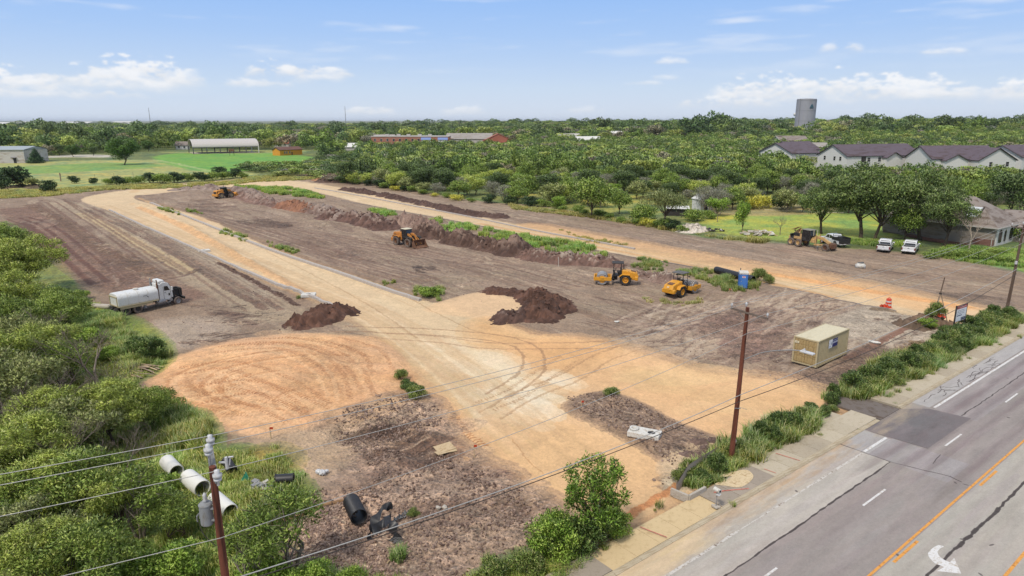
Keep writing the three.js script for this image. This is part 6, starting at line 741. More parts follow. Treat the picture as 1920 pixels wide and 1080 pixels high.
{ // timber tripod
  const t = on(thing('timber_tripod', 'leaning grey timber tripod with a tall mast between the traffic drums', 'tripod', 48.98, -75.69)); let b = mb(); const P = [[0.0, 3.9, 0.0]];
  b.bar([-0.7, -0.1, 0.5], [0.5, 5.0, -0.4], 0.075, 0.055); b.build('mast', M.poleGrey, t); for (const q of [[-1.1, -0.1, 1.2], [0.8, -0.1, 0.9], [0.3, -0.1, -1.2]]) { b = mb(); b.bar(q, [0.1, 3.3, -0.1], 0.06, 0.045); b.build('leg', M.oldWood, t); } b = mb(); for (let k = 0; k < 4; k++) b.add(new THREE.TorusGeometry(0.12, 0.02, 6, 14), 0.1, 3.1 + k * 0.05, -0.1, 1.57, 0, 0); b.build('lashing', M.dark, t);
}
// ---- utility poles and wires
const POLE_R = [58.55, -77.9], POLE_M = [14.86, -42.26], POLE_L = [-10.37, -21.49];
const along = (p, d, h) => [p[0] + d[0] * h, 0, p[1] + d[1] * h];
const attach = {};
{
  const pole = (label, [x, z], h, lean, m) => { const t = thing('utility_pole', label, 'utility pole', x, z, ground(x, z)); const b = mb(), g = new THREE.CylinderGeometry(0.115, 0.19, h + 0.4, 16, 12), p = g.attributes.position; for (let i = 0; i < p.count; i++) { const k = (p.getY(i) + h / 2) / h; p.setX(i, p.getX(i) + 0.015 * Math.sin(k * 5)); } b.add(g, 0, h / 2 - 0.2, 0); b.build('shaft', m, t); t.rotation.set(lean[1], 0, -lean[0]); return t; };
  const insul = (t, x, y, z, s = 1) => { const b = mb(); b.lathe([[0.001, 0], [0.03 * s, 0], [0.03 * s, 0.1 * s], [0.085 * s, 0.12 * s], [0.085 * s, 0.17 * s], [0.05 * s, 0.18 * s], [0.1 * s, 0.21 * s], [0.1 * s, 0.27 * s], [0.05 * s, 0.29 * s], [0.06 * s, 0.36 * s], [0.001, 0.38 * s]], x, y, z, 0, 0, 0, 14); b.build('insulator', M.porcelain, t); return [x, y + 0.34 * s, z]; };
  const world = (t, p) => { t.updateMatrixWorld(true); return new THREE.Vector3(...p).applyMatrix4(t.matrixWorld).toArray(); };
  // left pole with transformer, bracket to the street side
  let t = pole('rust brown utility pole with grey transformer can and pale bracket', POLE_L, 11, [0, 0], M.pole), b = mb(); const n = SN;
  b.beam([-n[0] * 0.55, 11.25, -n[1] * 0.95], [n[0] * 0.45, 10.6, n[1] * 0.5], 0.11, 0.11); b.build('bracket', M.grey, t); b = mb(); b.bar([-0.12, 10.6, -0.1], [-0.14, 11.35, -0.12], 0.05); b.build('pole_top_pin', M.grey, t);
  attach.L = [insul(t, -n[0] * 0.5, 11.3, -n[1] * 0.9, 1.5), insul(t, -0.14, 11.2, -0.12, 1.6), insul(t, n[0] * 0.5, 10.5, n[1] * 0.5, 1.6)].map((p) => world(t, p));
  b = mb(); b.lathe([[0.001, 0], [0.2, 0], [0.22, 0.04], [0.22, 0.74], [0.235, 0.76], [0.235, 0.8], [0.16, 0.87], [0.001, 0.9]], -0.42, 8.75, -0.02, 0, 0, 0, 24); const can = b.build('transformer', M.grey, t); b = mb(); b.box(0.22, 0.06, 0.16, -0.2, 8.95, 0).box(0.22, 0.06, 0.16, -0.2, 9.4, 0); b.build('bracket', M.grey, can); b = mb(); b.lathe([[0.001, 0], [0.06, 0], [0.06, 0.08], [0.09, 0.1], [0.05, 0.14], [0.08, 0.2], [0.05, 0.24], [0.08, 0.3], [0.04, 0.36], [0.001, 0.42]], -0.4, 9.6, 0, 0, 0, 0, 14); b.build('bushing', M.porcelain, can); b = mb(); for (const z of [-0.12, 0.08]) b.bar([-0.66, 9.2, z], [-0.72, 9.1, z], 0.03).bar([-0.72, 9.1, z], [-0.72, 8.9, z], 0.02); b.build('terminal', M.grey, can);
  b = mb(); b.box(0.3, 0.05, 0.05, 0.24, 11.0, -0.3).bar([0.36, 10.75, -0.3], [0.36, 11.2, -0.3], 0.055).bar([0.45, 11.2, -0.3], [0.62, 11.22, -0.3], 0.03).bar([0.5, 11.15, -0.3], [0.46, 10.9, -0.3], 0.02); b.build('fuse_cutout', M.porcelain, t);
  b = mb(); b.tube([[-0.4, 10.0, 0], [-0.3, 10.4, 0.05], [0.2, 10.6, -0.2], [0.36, 10.75, -0.3]], 0.012, 5, 20).tube([[-0.7, 9.1, 0.08], [-0.5, 8.5, 0.2], [-0.1, 8.0, 0.2]], 0.014, 5, 20); b.build('drop_wire', M.cable, t);
  attach.L2 = world(t, [0.1, 8.35, 0.22]); attach.L3 = [world(t, [0.15, 6.6, 0.2]), world(t, [0.15, 6.35, 0.2])];
  // middle pole with crossarm and street lamp
  t = pole('reddish brown utility pole with crossarm and street lamp arm by the kerb', POLE_M, 11, [0.026, 0.0], M.pole); b = mb(); const ca = [0.98, -0.2], o2 = 0.2; const arm = (s) => [ca[0] * s, 10.62 - 0.12 * s, 0.2 + (n[1]) * s * 0.55];
  b.beam([-0.92, 10.78, -0.5], [1.05, 10.5, 0.85], 0.1, 0.13); b.build('crossarm', M.arm, t); b = mb(); b.bar([-0.55, 10.72, -0.28], [-0.08, 10.15, 0], 0.016); b.build('arm_brace', M.steel, t); b = mb(); b.bar([0.6, 10.5, 0.5], [0.1, 9.95, 0.05], 0.016); b.build('arm_brace', M.steel, t);
  attach.M = [insul(t, -0.88, 10.84, -0.48, 0.8), insul(t, -0.08, 10.98, -0.12, 0.9), insul(t, 1.0, 10.58, 0.8, 0.8)].map((p) => world(t, p));
  b = mb(); b.tube([[0.1, 7.5, 0.1], [0.9, 8.35, 1.1], [1.9, 8.95, 2.3], [2.45, 9.15, 2.95]], 0.035, 8, 30); b.build('lamp_arm', M.steel, t); b = mb(); b.rbox(0.85, 0.12, 0.34, 2.7, 9.14, 3.25, 0.05, 0, -0.88, 0).rbox(0.2, 0.08, 0.16, 2.55, 9.22, 3.08, 0.03, 0, -0.88, 0).cyl(0.05, 0.05, 0.09, 2.56, 9.29, 3.1); b.build('lamp_head', M.porcelain, t);
  b = mb(); b.box(0.02, 0.2, 0.14, 0.17, 1.7, 0.06); b.build('tag_plate', M.porcelain, t); b = mb(); b.box(0.4, 0.05, 0.05, 0, 4.1, 0.18).bar([0.1, 4.2, 0.18], [0.6, 4.05, 0.25], 0.012); b.build('cable_clamp', M.steel, t);
  attach.M2 = world(t, [0.12, 9.3, 0.12]); attach.M3 = [world(t, [0.16, 5.05, 0.1]), world(t, [0.16, 4.6, 0.12])]; attach.M4 = world(t, [0.1, 7.5, 0.1]);
  // right pole
  t = pole('grey brown utility pole with crossarm by the far roadside shrubs', POLE_R, 11, [0.03, 0], M.poleGrey); b = mb(); b.beam([-0.95, 10.7, -0.75], [0.75, 10.5, 0.85], 0.1, 0.13); b.build('crossarm', M.arm, t); b = mb(); b.bar([-0.6, 10.6, -0.42], [-0.08, 10.0, 0], 0.02).bar([0.5, 10.5, 0.5], [0.08, 10.0, 0.05], 0.02); b.build('arm_brace', M.grey, t);
  attach.R = [insul(t, -0.9, 10.75, -0.7, 0.9), insul(t, -0.1, 10.98, -0.1, 0.9), insul(t, 0.7, 10.58, 0.8, 0.9)].map((p) => world(t, p)); attach.R2 = world(t, [0.1, 8.9, 0.15]); attach.R3 = [world(t, [0.12, 5.9, 0.2]), world(t, [0.12, 5.3, 0.2])];
  b = mb(); b.rbox(0.22, 0.4, 0.22, -0.2, 6.6, 0.2, 0.05); b.build('junction_box', M.porcelain, t);
}
{
  const wire = (label, a, c, sag, r, m) => { const pts = []; for (let k = 0; k <= 16; k++) { const t = k / 16; pts.push([mix(a[0], c[0], t), mix(a[1], c[1], t) - 4 * sag * t * (1 - t), mix(a[2], c[2], t)]); } const b = mb(); b.tube(pts, r, 5, 40); return tag(put('overhead_wire', b.geo(), m), label, 'wire', null); };
  const west = (p, dx = -44, dz = 31, dy = 0.3) => [p[0] + dx, p[1] + dy, p[2] + dz], east = (p) => [p[0] + 45, p[1], p[2] - 37];
  const wL = [[-46, 10.2, -16.5], [-46, 10.2, -15], [-46, 9.8, -12.5]], name3 = ['highest', 'second', 'third'], bare = 'bare pale overhead wire';
  attach.L.forEach((p, k) => { const far = [p[0] - 40, p[1] + 0.2, p[2] + [16, 16.5, 17][k]]; wire(`${name3[k]} ${bare} running left from the transformer pole`, p, far, 0.5, 0.013, M.wire); wire(`${name3[k]} ${bare} between transformer pole and lamp pole`, p, attach.M[k], 0.45, 0.013, M.wire); wire(`${name3[k]} ${bare} between lamp pole and far right pole`, attach.M[k], attach.R[k], 0.8, 0.014, M.wire); wire(`${name3[k]} ${bare} leaving the far right pole towards the picture edge`, attach.R[k], east(attach.R[k]), 0.6, 0.016, M.wire); });
  wire('lower pale wire from the transformer can towards the lamp pole', attach.L2, attach.M2, 0.5, 0.014, M.wire); wire('lower pale wire running left below the transformer can', attach.L2, [attach.L2[0] - 40, attach.L2[1] - 0.2, attach.L2[2] + 16.5], 0.4, 0.014, M.wire); wire('lower pale wire from the lamp pole to the far right pole', attach.M2, attach.R2, 0.7, 0.015, M.wire);
  wire('thick pale cable of the low pair left of the lamp pole', attach.L3[0], attach.M3[0], 0.5, 0.026, M.wire); wire('thick dark cable of the low pair left of the lamp pole', attach.L3[1], attach.M3[1], 0.35, 0.024, M.cable);
  wire('thick pale cable of the low pair right of the lamp pole', attach.M3[0], attach.R3[0], 0.55, 0.026, M.wire); wire('thick dark cable of the low pair right of the lamp pole', attach.M3[1], attach.R3[1], 1.0, 0.026, M.cable);
  for (const [k, n] of [[0, 'pale'], [1, 'dark']]) wire(`thick ${n} cable of the low pair left of the transformer pole`, attach.L3[k], [attach.L3[k][0] - 40, attach.L3[k][1], attach.L3[k][2] + 16.5], 0.3, 0.024, k ? M.cable : M.wire);
}
{ // concrete boxes and covers
  const inlet = (label, a, c, w, h, o = {}) => { const t = on(thing('drain_inlet', label, 'drain inlet', (a[0] + c[0]) / 2, (a[1] + c[1]) / 2, 0, heading(...a, ...c)), o.dy ?? 0), L = Math.hypot(c[0] - a[0], c[1] - a[1]); const s = new THREE.Shape([[-L / 2, -w / 2], [L / 2, -w / 2], [L / 2, w / 2], [-L / 2, w / 2]].map((p) => new THREE.Vector2(...p))), hole = new THREE.Path(); hole.absellipse(o.hx ?? 0, 0, o.hr ?? 0.32, o.hr ?? 0.32, 0, Math.PI * 2); s.holes.push(hole); const g = new THREE.ExtrudeGeometry(s, { depth: h, bevelEnabled: true, bevelSize: 0.02, bevelThickness: 0.02, bevelSegments: 1, curveSegments: 20 }); g.rotateX(-Math.PI / 2); put('box', g, M.concreteWhite, t); let b = mb(); b.cyl(0.36, 0.36, 0.05, o.hx ?? 0, h - 0.05, 0); b.build('painted_shaft_shade', M.black, t); if (o.lid) { b = mb(); b.lathe([[0.2, 0], [0.34, 0], [0.34, 0.14], [0.2, 0.14], [0.2, 0]], 0, 0, 0, 0, 0, 0, 20); const l = b.build('ring', M.concreteWhite, t); l.position.set(-L / 2 + 0.35, h + 0.02, 0); } return t; };  // black disc just below the rim: painted shade of a deep hole, no floor
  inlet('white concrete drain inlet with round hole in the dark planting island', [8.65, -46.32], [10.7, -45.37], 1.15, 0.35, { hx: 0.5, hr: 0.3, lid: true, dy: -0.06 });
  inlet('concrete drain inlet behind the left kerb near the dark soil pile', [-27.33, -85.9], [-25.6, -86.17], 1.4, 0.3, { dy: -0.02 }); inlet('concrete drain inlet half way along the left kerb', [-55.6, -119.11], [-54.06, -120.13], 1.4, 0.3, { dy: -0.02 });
  const t = on(thing('manhole_riser', 'pale concrete manhole riser standing alone near the back road', 'manhole', 54.81, -105.11)); let b = mb(); b.lathe([[0.35, 0], [0.75, 0], [0.75, 0.5], [0.5, 0.62], [0.5, 0.75], [0.35, 0.75], [0.35, 0]], 0, 0, 0, 0, 0, 0, 24); b.build('riser', M.concreteWhite, t); b = mb(); b.cyl(0.46, 0.46, 0.08, 0, 0.78, 0).box(0.5, 0.1, 0.3, 0.2, 0.84, 0, 0, 0.6, 0.1); b.build('cover', M.midGrey, t);
}
{ // low corner wall, silt fence, meter post on the pavement
  const t = thing('corner_wall', 'low pale concrete corner wall at the entrance pavement', 'wall', 10.86, -37.85); let b = mb(); const L = (x, y) => [x - t.position.x, y - t.position.z], a = L(9.86, -38.1), c = L(10.74, -37.24), d = L(12.03, -38.29); for (const [p, q] of [[a, c], [c, d]]) b.beam([p[0], 0.2, p[1]], [q[0], 0.2, q[1]], 0.16, 0.5); t.position.y = -0.05; b.build('wall_panel', M.concrete, t);
  const f = thing('silt_fence', 'grey fabric silt fence in front of the roadside weeds', 'fence', 10.45, -38.6); const F = (x, y) => [x - f.position.x, y - f.position.z], pts = [F(10.28, -38.48), F(11.27, -39.78), F(12.47, -41.17), F(13.93, -42.79), F(15.12, -44.05)], hs = [0.5, 1.05, 0.9, 0.7, 0.55]; b = mb(); for (let k = 0; k < pts.length - 1; k++) { const [p, q] = [pts[k], pts[k + 1]]; b.quad([p[0], -0.1, p[1]], [q[0], -0.1, q[1]], [q[0], hs[k + 1], q[1]], [p[0], hs[k], p[1]]).quad([p[0] + 0.02, hs[k], p[1] + 0.02], [q[0] + 0.02, hs[k + 1], q[1] + 0.02], [q[0] + 0.02, -0.1, q[1] + 0.02], [p[0] + 0.02, -0.1, p[1] + 0.02]); } b.build('fabric', mat(col(176, 162, 150), { roughness: 0.95, map: GR.faint, side: THREE.DoubleSide }), f); for (let k = 0; k < pts.length; k++) { b = mb(); b.box(0.05, hs[k] + 0.3, 0.05, pts[k][0], (hs[k] + 0.1) / 2, pts[k][1]); b.build('stake', M.oldWood, f); }
  const m = thing('meter_post', 'white camera shaped head on a thin post standing on the entrance pavement', 'post', 12.14, -36.36, 0.12, heading(12.62, -38.48, 12.94, -37.97)); b = mb(); b.bar([0, 0.1, 0], [0, 1.0, 0], 0.03); b.build('post', M.steel, m); b = mb(); b.cyl(0.13, 0.13, 0.42, 0, 1.16, 0, 0, 0, 1.57, 18); const hd = b.build('head', M.concreteWhite, m); b = mb(); b.cyl(0.07, 0.07, 0.03, 0.215, 1.16, 0, 0, 0, 1.57, 14); b.build('opening', M.black, hd); b = mb(); b.box(0.28, 0.03, 0.2, 0.16, 0.95, 0.05, 0.3, 0, 0.3); b.build('plate', M.porcelain, m); b = mb(); b.rbox(0.36, 0.14, 0.32, 0, 0.06, 0, 0.05).rbox(0.16, 0.18, 0.14, -0.16, 0.08, 0.1, 0.05).rbox(0.16, 0.16, 0.16, 0.14, 0.07, -0.1, 0.05); b.build('stone_base', M.concrete, m);
}
{ // rubbish and timber lying about
  const r = rng(88), rr = (a, b) => a + (b - a) * r();
  let t = on(thing('plywood_stack', 'weathered plywood sheets on the churned soil beside the entry road', 'plywood', -4.82, -44.53, 0, 0.5)), b; for (const [x, y, z, w, d, a, s] of [[0, 0.1, 0, 1.3, 1.05, 0, 0.05], [-0.45, 0.06, 0.5, 0.8, 0.6, 0.15, -0.03], [0.2, 0.05, 0.45, 1.0, 0.6, -0.2, 0.02]]) { b = mb(); b.box(w, 0.03, d, x, y + 0.06, z, s, a, s * 1.4); b.build('plywood_sheet', M.wood, t); }
  t = on(thing('board_pile', 'fanned pile of pale boards at the left edge of the orange clay', 'board pile', -34.23, -59.31)); for (let k = 0; k < 26; k++) { b = mb(); b.box(rr(1.4, 3.0), 0.04, 0.13, rr(-0.9, 0.9), 0.06 + k * 0.012, rr(-1.4, 1.4), rr(-0.06, 0.06), -0.45 + rr(-0.25, 0.25), rr(-0.05, 0.05)); b.build('board', k % 4 ? M.oldWood : M.wood, t); }
  t = on(thing('sheet_panel', 'pale grey sheet panel lying in the bushes below the board pile', 'sheet panel', -33.49, -53.65, 0, 0.12)); for (const [x, a] of [[0, 0.03], [-1.1, -0.1]]) { b = mb(); b.box(1.6, 0.03, 0.8, x, 0.5, 0.1, 0.3, a, a); b.build('panel_sheet', M.concreteWhite, t); }
  t = on(thing('debris_pile', 'white broken slabs heaped by the black plastic drum', 'debris', -15.5, -38.6)); for (let k = 0; k < 14; k++) { b = mb(); b.box(rr(0.25, 0.6), rr(0.05, 0.14), rr(0.2, 0.5), rr(-0.7, 0.7), 0.15 + rr(0, 0.25), rr(-0.4, 0.4), rr(-0.5, 0.5), rr(0, 3), rr(-0.5, 0.5)); b.build('broken_slab', k % 3 ? M.concreteWhite : M.grey, t); }
  t = on(thing('plastic_bag', 'crumpled white plastic bag on bare soil right of the black drum', 'plastic bag', -12.44, -40.67)); b = mb(); for (let k = 0; k < 5; k++) { const g = new THREE.IcosahedronGeometry(rr(0.12, 0.24), 2), p = g.attributes.position; for (let i = 0; i < p.count; i++) { const f = 1 + 0.35 * Math.sin(p.getX(i) * 31 + k) * Math.sin(p.getZ(i) * 27 + p.getY(i) * 19); p.setXYZ(i, p.getX(i) * f, p.getY(i) * f * 0.7, p.getZ(i) * f); } g.computeVertexNormals(); b.add(g, rr(-0.35, 0.35), 0.14, rr(-0.15, 0.15)); } b.build('film', M.porcelain, t);
  t = on(thing('green_tarp', 'scrap of teal green tarp among weeds right of the transformer pole', 'tarp', -17.22, -39.78)); b = mb(); for (let k = 0; k < 5; k++) b.tri([rr(-0.4, 0.1), 0.05, rr(-0.3, 0.3)], [rr(0.2, 0.5), 0.05, rr(-0.3, 0.3)], [rr(0, 0.25), rr(0.4, 0.7), rr(-0.2, 0.2)]); b.build('sheet', mat(col(60, 150, 120), { side: THREE.DoubleSide, roughness: 0.5 }), t);
  // torn black liner
  const ribbon = (parent, pts, w, tilt, m) => { const c = new THREE.CatmullRomCurve3(pts.map((p) => new THREE.Vector3(...p))), n = 30, pos = [], uv = [], idx = []; for (let i = 0; i <= n; i++) { const p = c.getPoint(i / n), d = c.getTangent(i / n), a = tilt * Math.sin(i * 0.35) + tilt, s = new THREE.Vector3(-d.z, 0, d.x).normalize().multiplyScalar(w * (0.7 + 0.3 * Math.sin(i * 0.7))).applyAxisAngle(d, a); for (const k of [-1, 0, 1]) { pos.push(p.x + s.x * k, Math.max(0.02, p.y + s.y * k + 0.05 * Math.sin(i * 1.3 + k)), p.z + s.z * k); uv.push(i / 4, k); } } for (let i = 0; i < n; i++) for (const k of [0, 1]) { const a = i * 3 + k; idx.push(a, a + 3, a + 1, a + 1, a + 3, a + 4); } const g = new THREE.BufferGeometry(); g.setAttribute('position', new THREE.Float32BufferAttribute(pos, 3)); g.setAttribute('uv', new THREE.Float32BufferAttribute(uv, 2)); g.setIndex(idx); g.computeVertexNormals(); return put('liner_strip', g, m, parent); };
  t = on(thing('torn_liner', 'torn twisted black plastic liner on the churned soil', 'plastic liner', -7.34, -34.13)); ribbon(t, [[-0.55, 0.05, 0.75], [-0.55, 0.35, 0.3], [-0.35, 0.75, -0.3], [0.1, 1.1, -0.9], [0.4, 0.9, -1.0], [0.2, 0.5, -0.5]], 0.28, 0.8, M.plastic); ribbon(t, [[-0.5, 0.2, 0.3], [0.0, 0.55, 0.0], [0.5, 0.65, 0.0], [0.8, 0.35, 0.4], [0.9, 0.08, 0.8]], 0.4, 0.6, M.plastic); ribbon(t, [[0.8, 0.1, 0.7], [1.05, 0.05, 0.95], [1.3, 0.04, 1.15]], 0.3, 0.1, M.midGrey); ribbon(t, [[0.5, 0.05, -1.2], [0.9, 0.1, -1.7], [1.3, 0.05, -2.2]], 0.14, 0.3, M.midGrey); ribbon(t, [[0.3, 0.05, -0.8], [0.7, 0.08, -1.3], [1.1, 0.05, -1.6]], 0.06, 0.3, M.grey);
  t = on(thing('rag_bundle', 'small dark rag bundle with pale stick near the bottom weeds', 'rag', -6.02, -31.72)); ribbon(t, [[-0.3, 0.05, 0.1], [0, 0.2, 0], [0.25, 0.1, -0.1], [0.4, 0.04, -0.2]], 0.2, 0.7, M.plastic); b = mb(); b.bar([-0.5, 0.05, 0.5], [-0.3, 0.08, 0.1], 0.04); b.build('stick', M.wood, t);
  // brown silt log
  { const pts = [[445, 1008], [480, 992], [520, 978], [560, 965], [600, 948], [640, 936], [655, 934]]; t = thing('silt_log', 'long brown silt log leading to the black ribbed pipe', 'silt log', -12.54, -35.8); const w = [[-15.21, -33.63], [-14.52, -34.34], [-13.56, -35.08], [-12.54, -35.8], [-11.55, -36.77], [-10.44, -37.48], [-9.98, -37.61]].map(([x, z]) => [x - t.position.x, ground(x, z) + 0.06, z - t.position.z]); t.position.y = 0; b = mb(); b.tube(w, 0.11, 10, 60); b.build('sock', mat(col(168, 134, 98), { roughness: 1, map: GR.mud }), t); }
  t = on(thing('concrete_chunk', 'rounded pale concrete log behind the water truck', 'concrete', -50.82, -81.47, 0, heading(-52.14, -81.47, -49.22, -80.98))); b = mb(); b.rbox(2.6, 0.55, 0.7, 0, 0.24, 0, 0.24, 0.1); b.build('block', M.concrete, t);
  const blob = (label, p, s, m = M.concrete) => { const tt = on(thing('loose_rock', label, 'rock', p[0], p[1], 0, r() * 6)), g = new THREE.IcosahedronGeometry(1, 2), q = g.attributes.position; for (let i = 0; i < q.count; i++) { const f = 1 + 0.3 * Math.sin(q.getX(i) * 2.3 + p[0]) * Math.cos(q.getZ(i) * 2.7 + p[1]) + 0.15 * Math.sin(q.getY(i) * 5); q.setXYZ(i, q.getX(i) * f * s[0], q.getY(i) * f * s[1] + s[1] * 0.5, q.getZ(i) * f * s[2]); } g.computeVertexNormals(); put('stone', g, m, tt); };
  blob('pale rock at the grass edge below the water truck', [-44.94, -74.2], [0.5, 0.25, 0.35], M.concreteWhite); blob('paired pale stone on the dark soil below the entry bulge, left one', [-4.38, -36.31], [0.17, 0.12, 0.14]); blob('paired pale stone on the dark soil below the entry bulge, right one', [-4, -36.36], [0.2, 0.1, 0.15]); blob('white stone block by the spoil heap behind the container', [37.78, -67.7], [0.5, 0.18, 0.3], M.concreteWhite); blob('white scrap on the open lot above the orange apron', [12.01, -75.26], [0.3, 0.08, 0.22], M.concreteWhite);
  // survey stakes
  const stake = (label, p, h, flag, m = M.wood) => { const tt = on(thing('survey_stake', label, 'stake', p[0], p[1])); let bb = mb(); bb.box(0.06, h, 0.06, 0, h / 2, 0, 0, 0, 0.05); bb.build('stake_post', m, tt); if (flag) { bb = mb(); bb.box(0.25, 0.16, 0.02, 0.1, h - 0.06, 0, 0, 0.6, -0.3); bb.build('flag', M.orangePlastic, tt); } };
  stake('white stake in front of the brown ridge left of the first roller', [7.36, -105.92], 1.6, false, M.concreteWhite); stake('stake with orange ribbon beside the plywood sheets', [-2.63, -43.26], 0.9, true); stake('stake with red ribbon where the orange clay meets the left weeds', [-17.54, -45.62], 0.9, true); stake('pale stake at the upper corner of the planting island', [5.59, -51.13], 0.5, true); stake('thin stake by the roller weeds near the portable toilet', [29.19, -89.01], 0.6, true);
  // rubble by the thicket
  t = on(thing('rubble_pile', 'heap of broken concrete and timber at the edge of the lawn', 'rubble pile', 50.01, -137.16)); for (let k = 0; k < 46; k++) { const rad = Math.sqrt(r()), an = r() * 6.28, x = Math.cos(an) * rad * 3.4, z = Math.sin(an) * rad * 1.9, y = 0.25 + (1 - rad) * rr(0.2, 0.9); b = mb(); if (k % 3 === 0) b.box(rr(1.2, 2.4), 0.08, 0.16, x, y, z, rr(-0.4, 0.4), r() * 3.1, rr(-0.4, 0.4)); else b.box(rr(0.5, 1.3), rr(0.12, 0.3), rr(0.4, 1), x, y, z, rr(-0.5, 0.5), r() * 3, rr(-0.5, 0.5)); b.build(k % 3 ? 'broken_slab' : 'broken_board', k % 3 ? (k % 2 ? M.concreteWhite : M.concrete) : M.wood, t); }
  t = on(thing('burnt_heap', 'small charred heap between the gravel pile and the rubble', 'debris', 42.55, -141.27)); for (let k = 0; k < 18; k++) { b = mb(); b.box(rr(0.4, 1.4), rr(0.1, 0.3), rr(0.1, 0.4), rr(-1.6, 1.6), rr(0.1, 0.5), rr(-0.6, 0.6), rr(-0.4, 0.4), r() * 3, rr(-0.4, 0.4)); b.build('charred_piece', k % 7 ? M.dark : M.concreteWhite, t); }
}

// ---------------------------------------------------------------- trees, shrubs, weeds, grass
const leafMat = new THREE.MeshPhysicalMaterial({ color: 0xffffff, vertexColors: true, roughness: 0.85, side: THREE.DoubleSide, transmission: 0.4, thickness: 0, specularIntensity: 0.25 });
const barkMat = mat(col(104, 90, 76), { roughness: 1, map: GR.mud }), greyBark = mat(col(150, 138, 126), { roughness: 1, map: GR.mud }), paleBark = mat(col(176, 162, 146), { roughness: 1, map: GR.mud });
const LEAF = 1.7;
function leaves(r, lobes, n, len, wid, cols, o = {}) {
  const pos = new Float32Array(n * 12), nor = new Float32Array(n * 12), cl = new Float32Array(n * 12), idx = new Uint32Array(n * 6), c = cols.map((k) => col(...k, LEAF)), tot = lobes.reduce((s, l) => s + l.w, 0), d = new THREE.Vector3(), s = new THREE.Vector3(), p = new THREE.Vector3(), nn = new THREE.Vector3(), k = new THREE.Color();
  const cum = []; lobes.reduce((a, l, i) => cum[i] = a + l.w, 0); const tint = lobes.map(() => r());
  for (let i = 0; i < n; i++) {
    const q = r() * tot; let li = cum.findIndex((v) => v > q); if (li < 0) li = lobes.length - 1; const l = lobes[li];
    const ct = r() * 2 - 1, st = Math.sqrt(1 - ct * ct), ph = r() * 6.2832, rad = (o.fill ?? 0.45) + (1 - (o.fill ?? 0.45)) * Math.sqrt(r());
    nn.set(st * Math.cos(ph), ct, st * Math.sin(ph)); if (nn.y < -0.3 && r() < (o.skirt ?? 0.5)) nn.y *= -1;
    const rough = 1 + 0.22 * Math.sin(nn.x * 5 + li * 3) * Math.sin(nn.z * 6 + li) + 0.12 * Math.sin(nn.y * 9 + li * 2);
    p.set(l.x + nn.x * l.r * rad * rough, l.y + nn.y * l.r * (l.f ?? 0.8) * rad * rough, l.z + nn.z * l.r * rad * rough); if (p.y < 0.03) p.y = 0.03 + r() * 0.1;
    d.set(r() - 0.5, r() - 0.5 - (o.droop ?? 0), r() - 0.5).addScaledVector(nn, 0.5).normalize(); s.set(r() - 0.5, r() - 0.5, r() - 0.5).cross(d).normalize();
    const L = len * (0.6 + 0.8 * r()) / 2, W = wid * (0.6 + 0.8 * r()) / 2, b = i * 12;
    const v = [[-1, 0], [0.1, 1], [1, 0], [0.1, -1]]; nn.multiplyScalar(0.8); const jt = o.even ? 0.35 : 0.9; nn.x += (r() - 0.5) * jt; nn.y += (r() - 0.3) * jt; nn.z += (r() - 0.5) * jt; nn.normalize();
    k.copy(c[0]).lerp(c[1], clamp(0.55 * tint[li] + 0.6 * r() - 0.08)); if (c[2] && r() < (o.third ?? 0.12)) k.lerp(c[2], 0.75); k.multiplyScalar(o.even ? 0.92 + 0.16 * r() : 0.8 + 0.4 * r()); if (len > 0.33) k.multiplyScalar(1.14); k.setRGB(k.r * 1.04, k.g * 0.98, k.b * 1.28);
    for (let j = 0; j < 4; j++) { pos[b + j * 3] = p.x + d.x * L * v[j][0] + s.x * W * v[j][1]; pos[b + j * 3 + 1] = p.y + d.y * L * v[j][0] + s.y * W * v[j][1]; pos[b + j * 3 + 2] = p.z + d.z * L * v[j][0] + s.z * W * v[j][1]; nor[b + j * 3] = nn.x; nor[b + j * 3 + 1] = nn.y; nor[b + j * 3 + 2] = nn.z; cl[b + j * 3] = k.r; cl[b + j * 3 + 1] = k.g; cl[b + j * 3 + 2] = k.b; }
    idx.set([i * 4, i * 4 + 1, i * 4 + 2, i * 4, i * 4 + 2, i * 4 + 3], i * 6);
  }
  const g = new THREE.BufferGeometry(); g.setAttribute('position', new THREE.BufferAttribute(pos, 3)); g.setAttribute('normal', new THREE.BufferAttribute(nor, 3)); g.setAttribute('color', new THREE.BufferAttribute(cl, 3)); g.setIndex(new THREE.BufferAttribute(idx, 1)); return g;
}
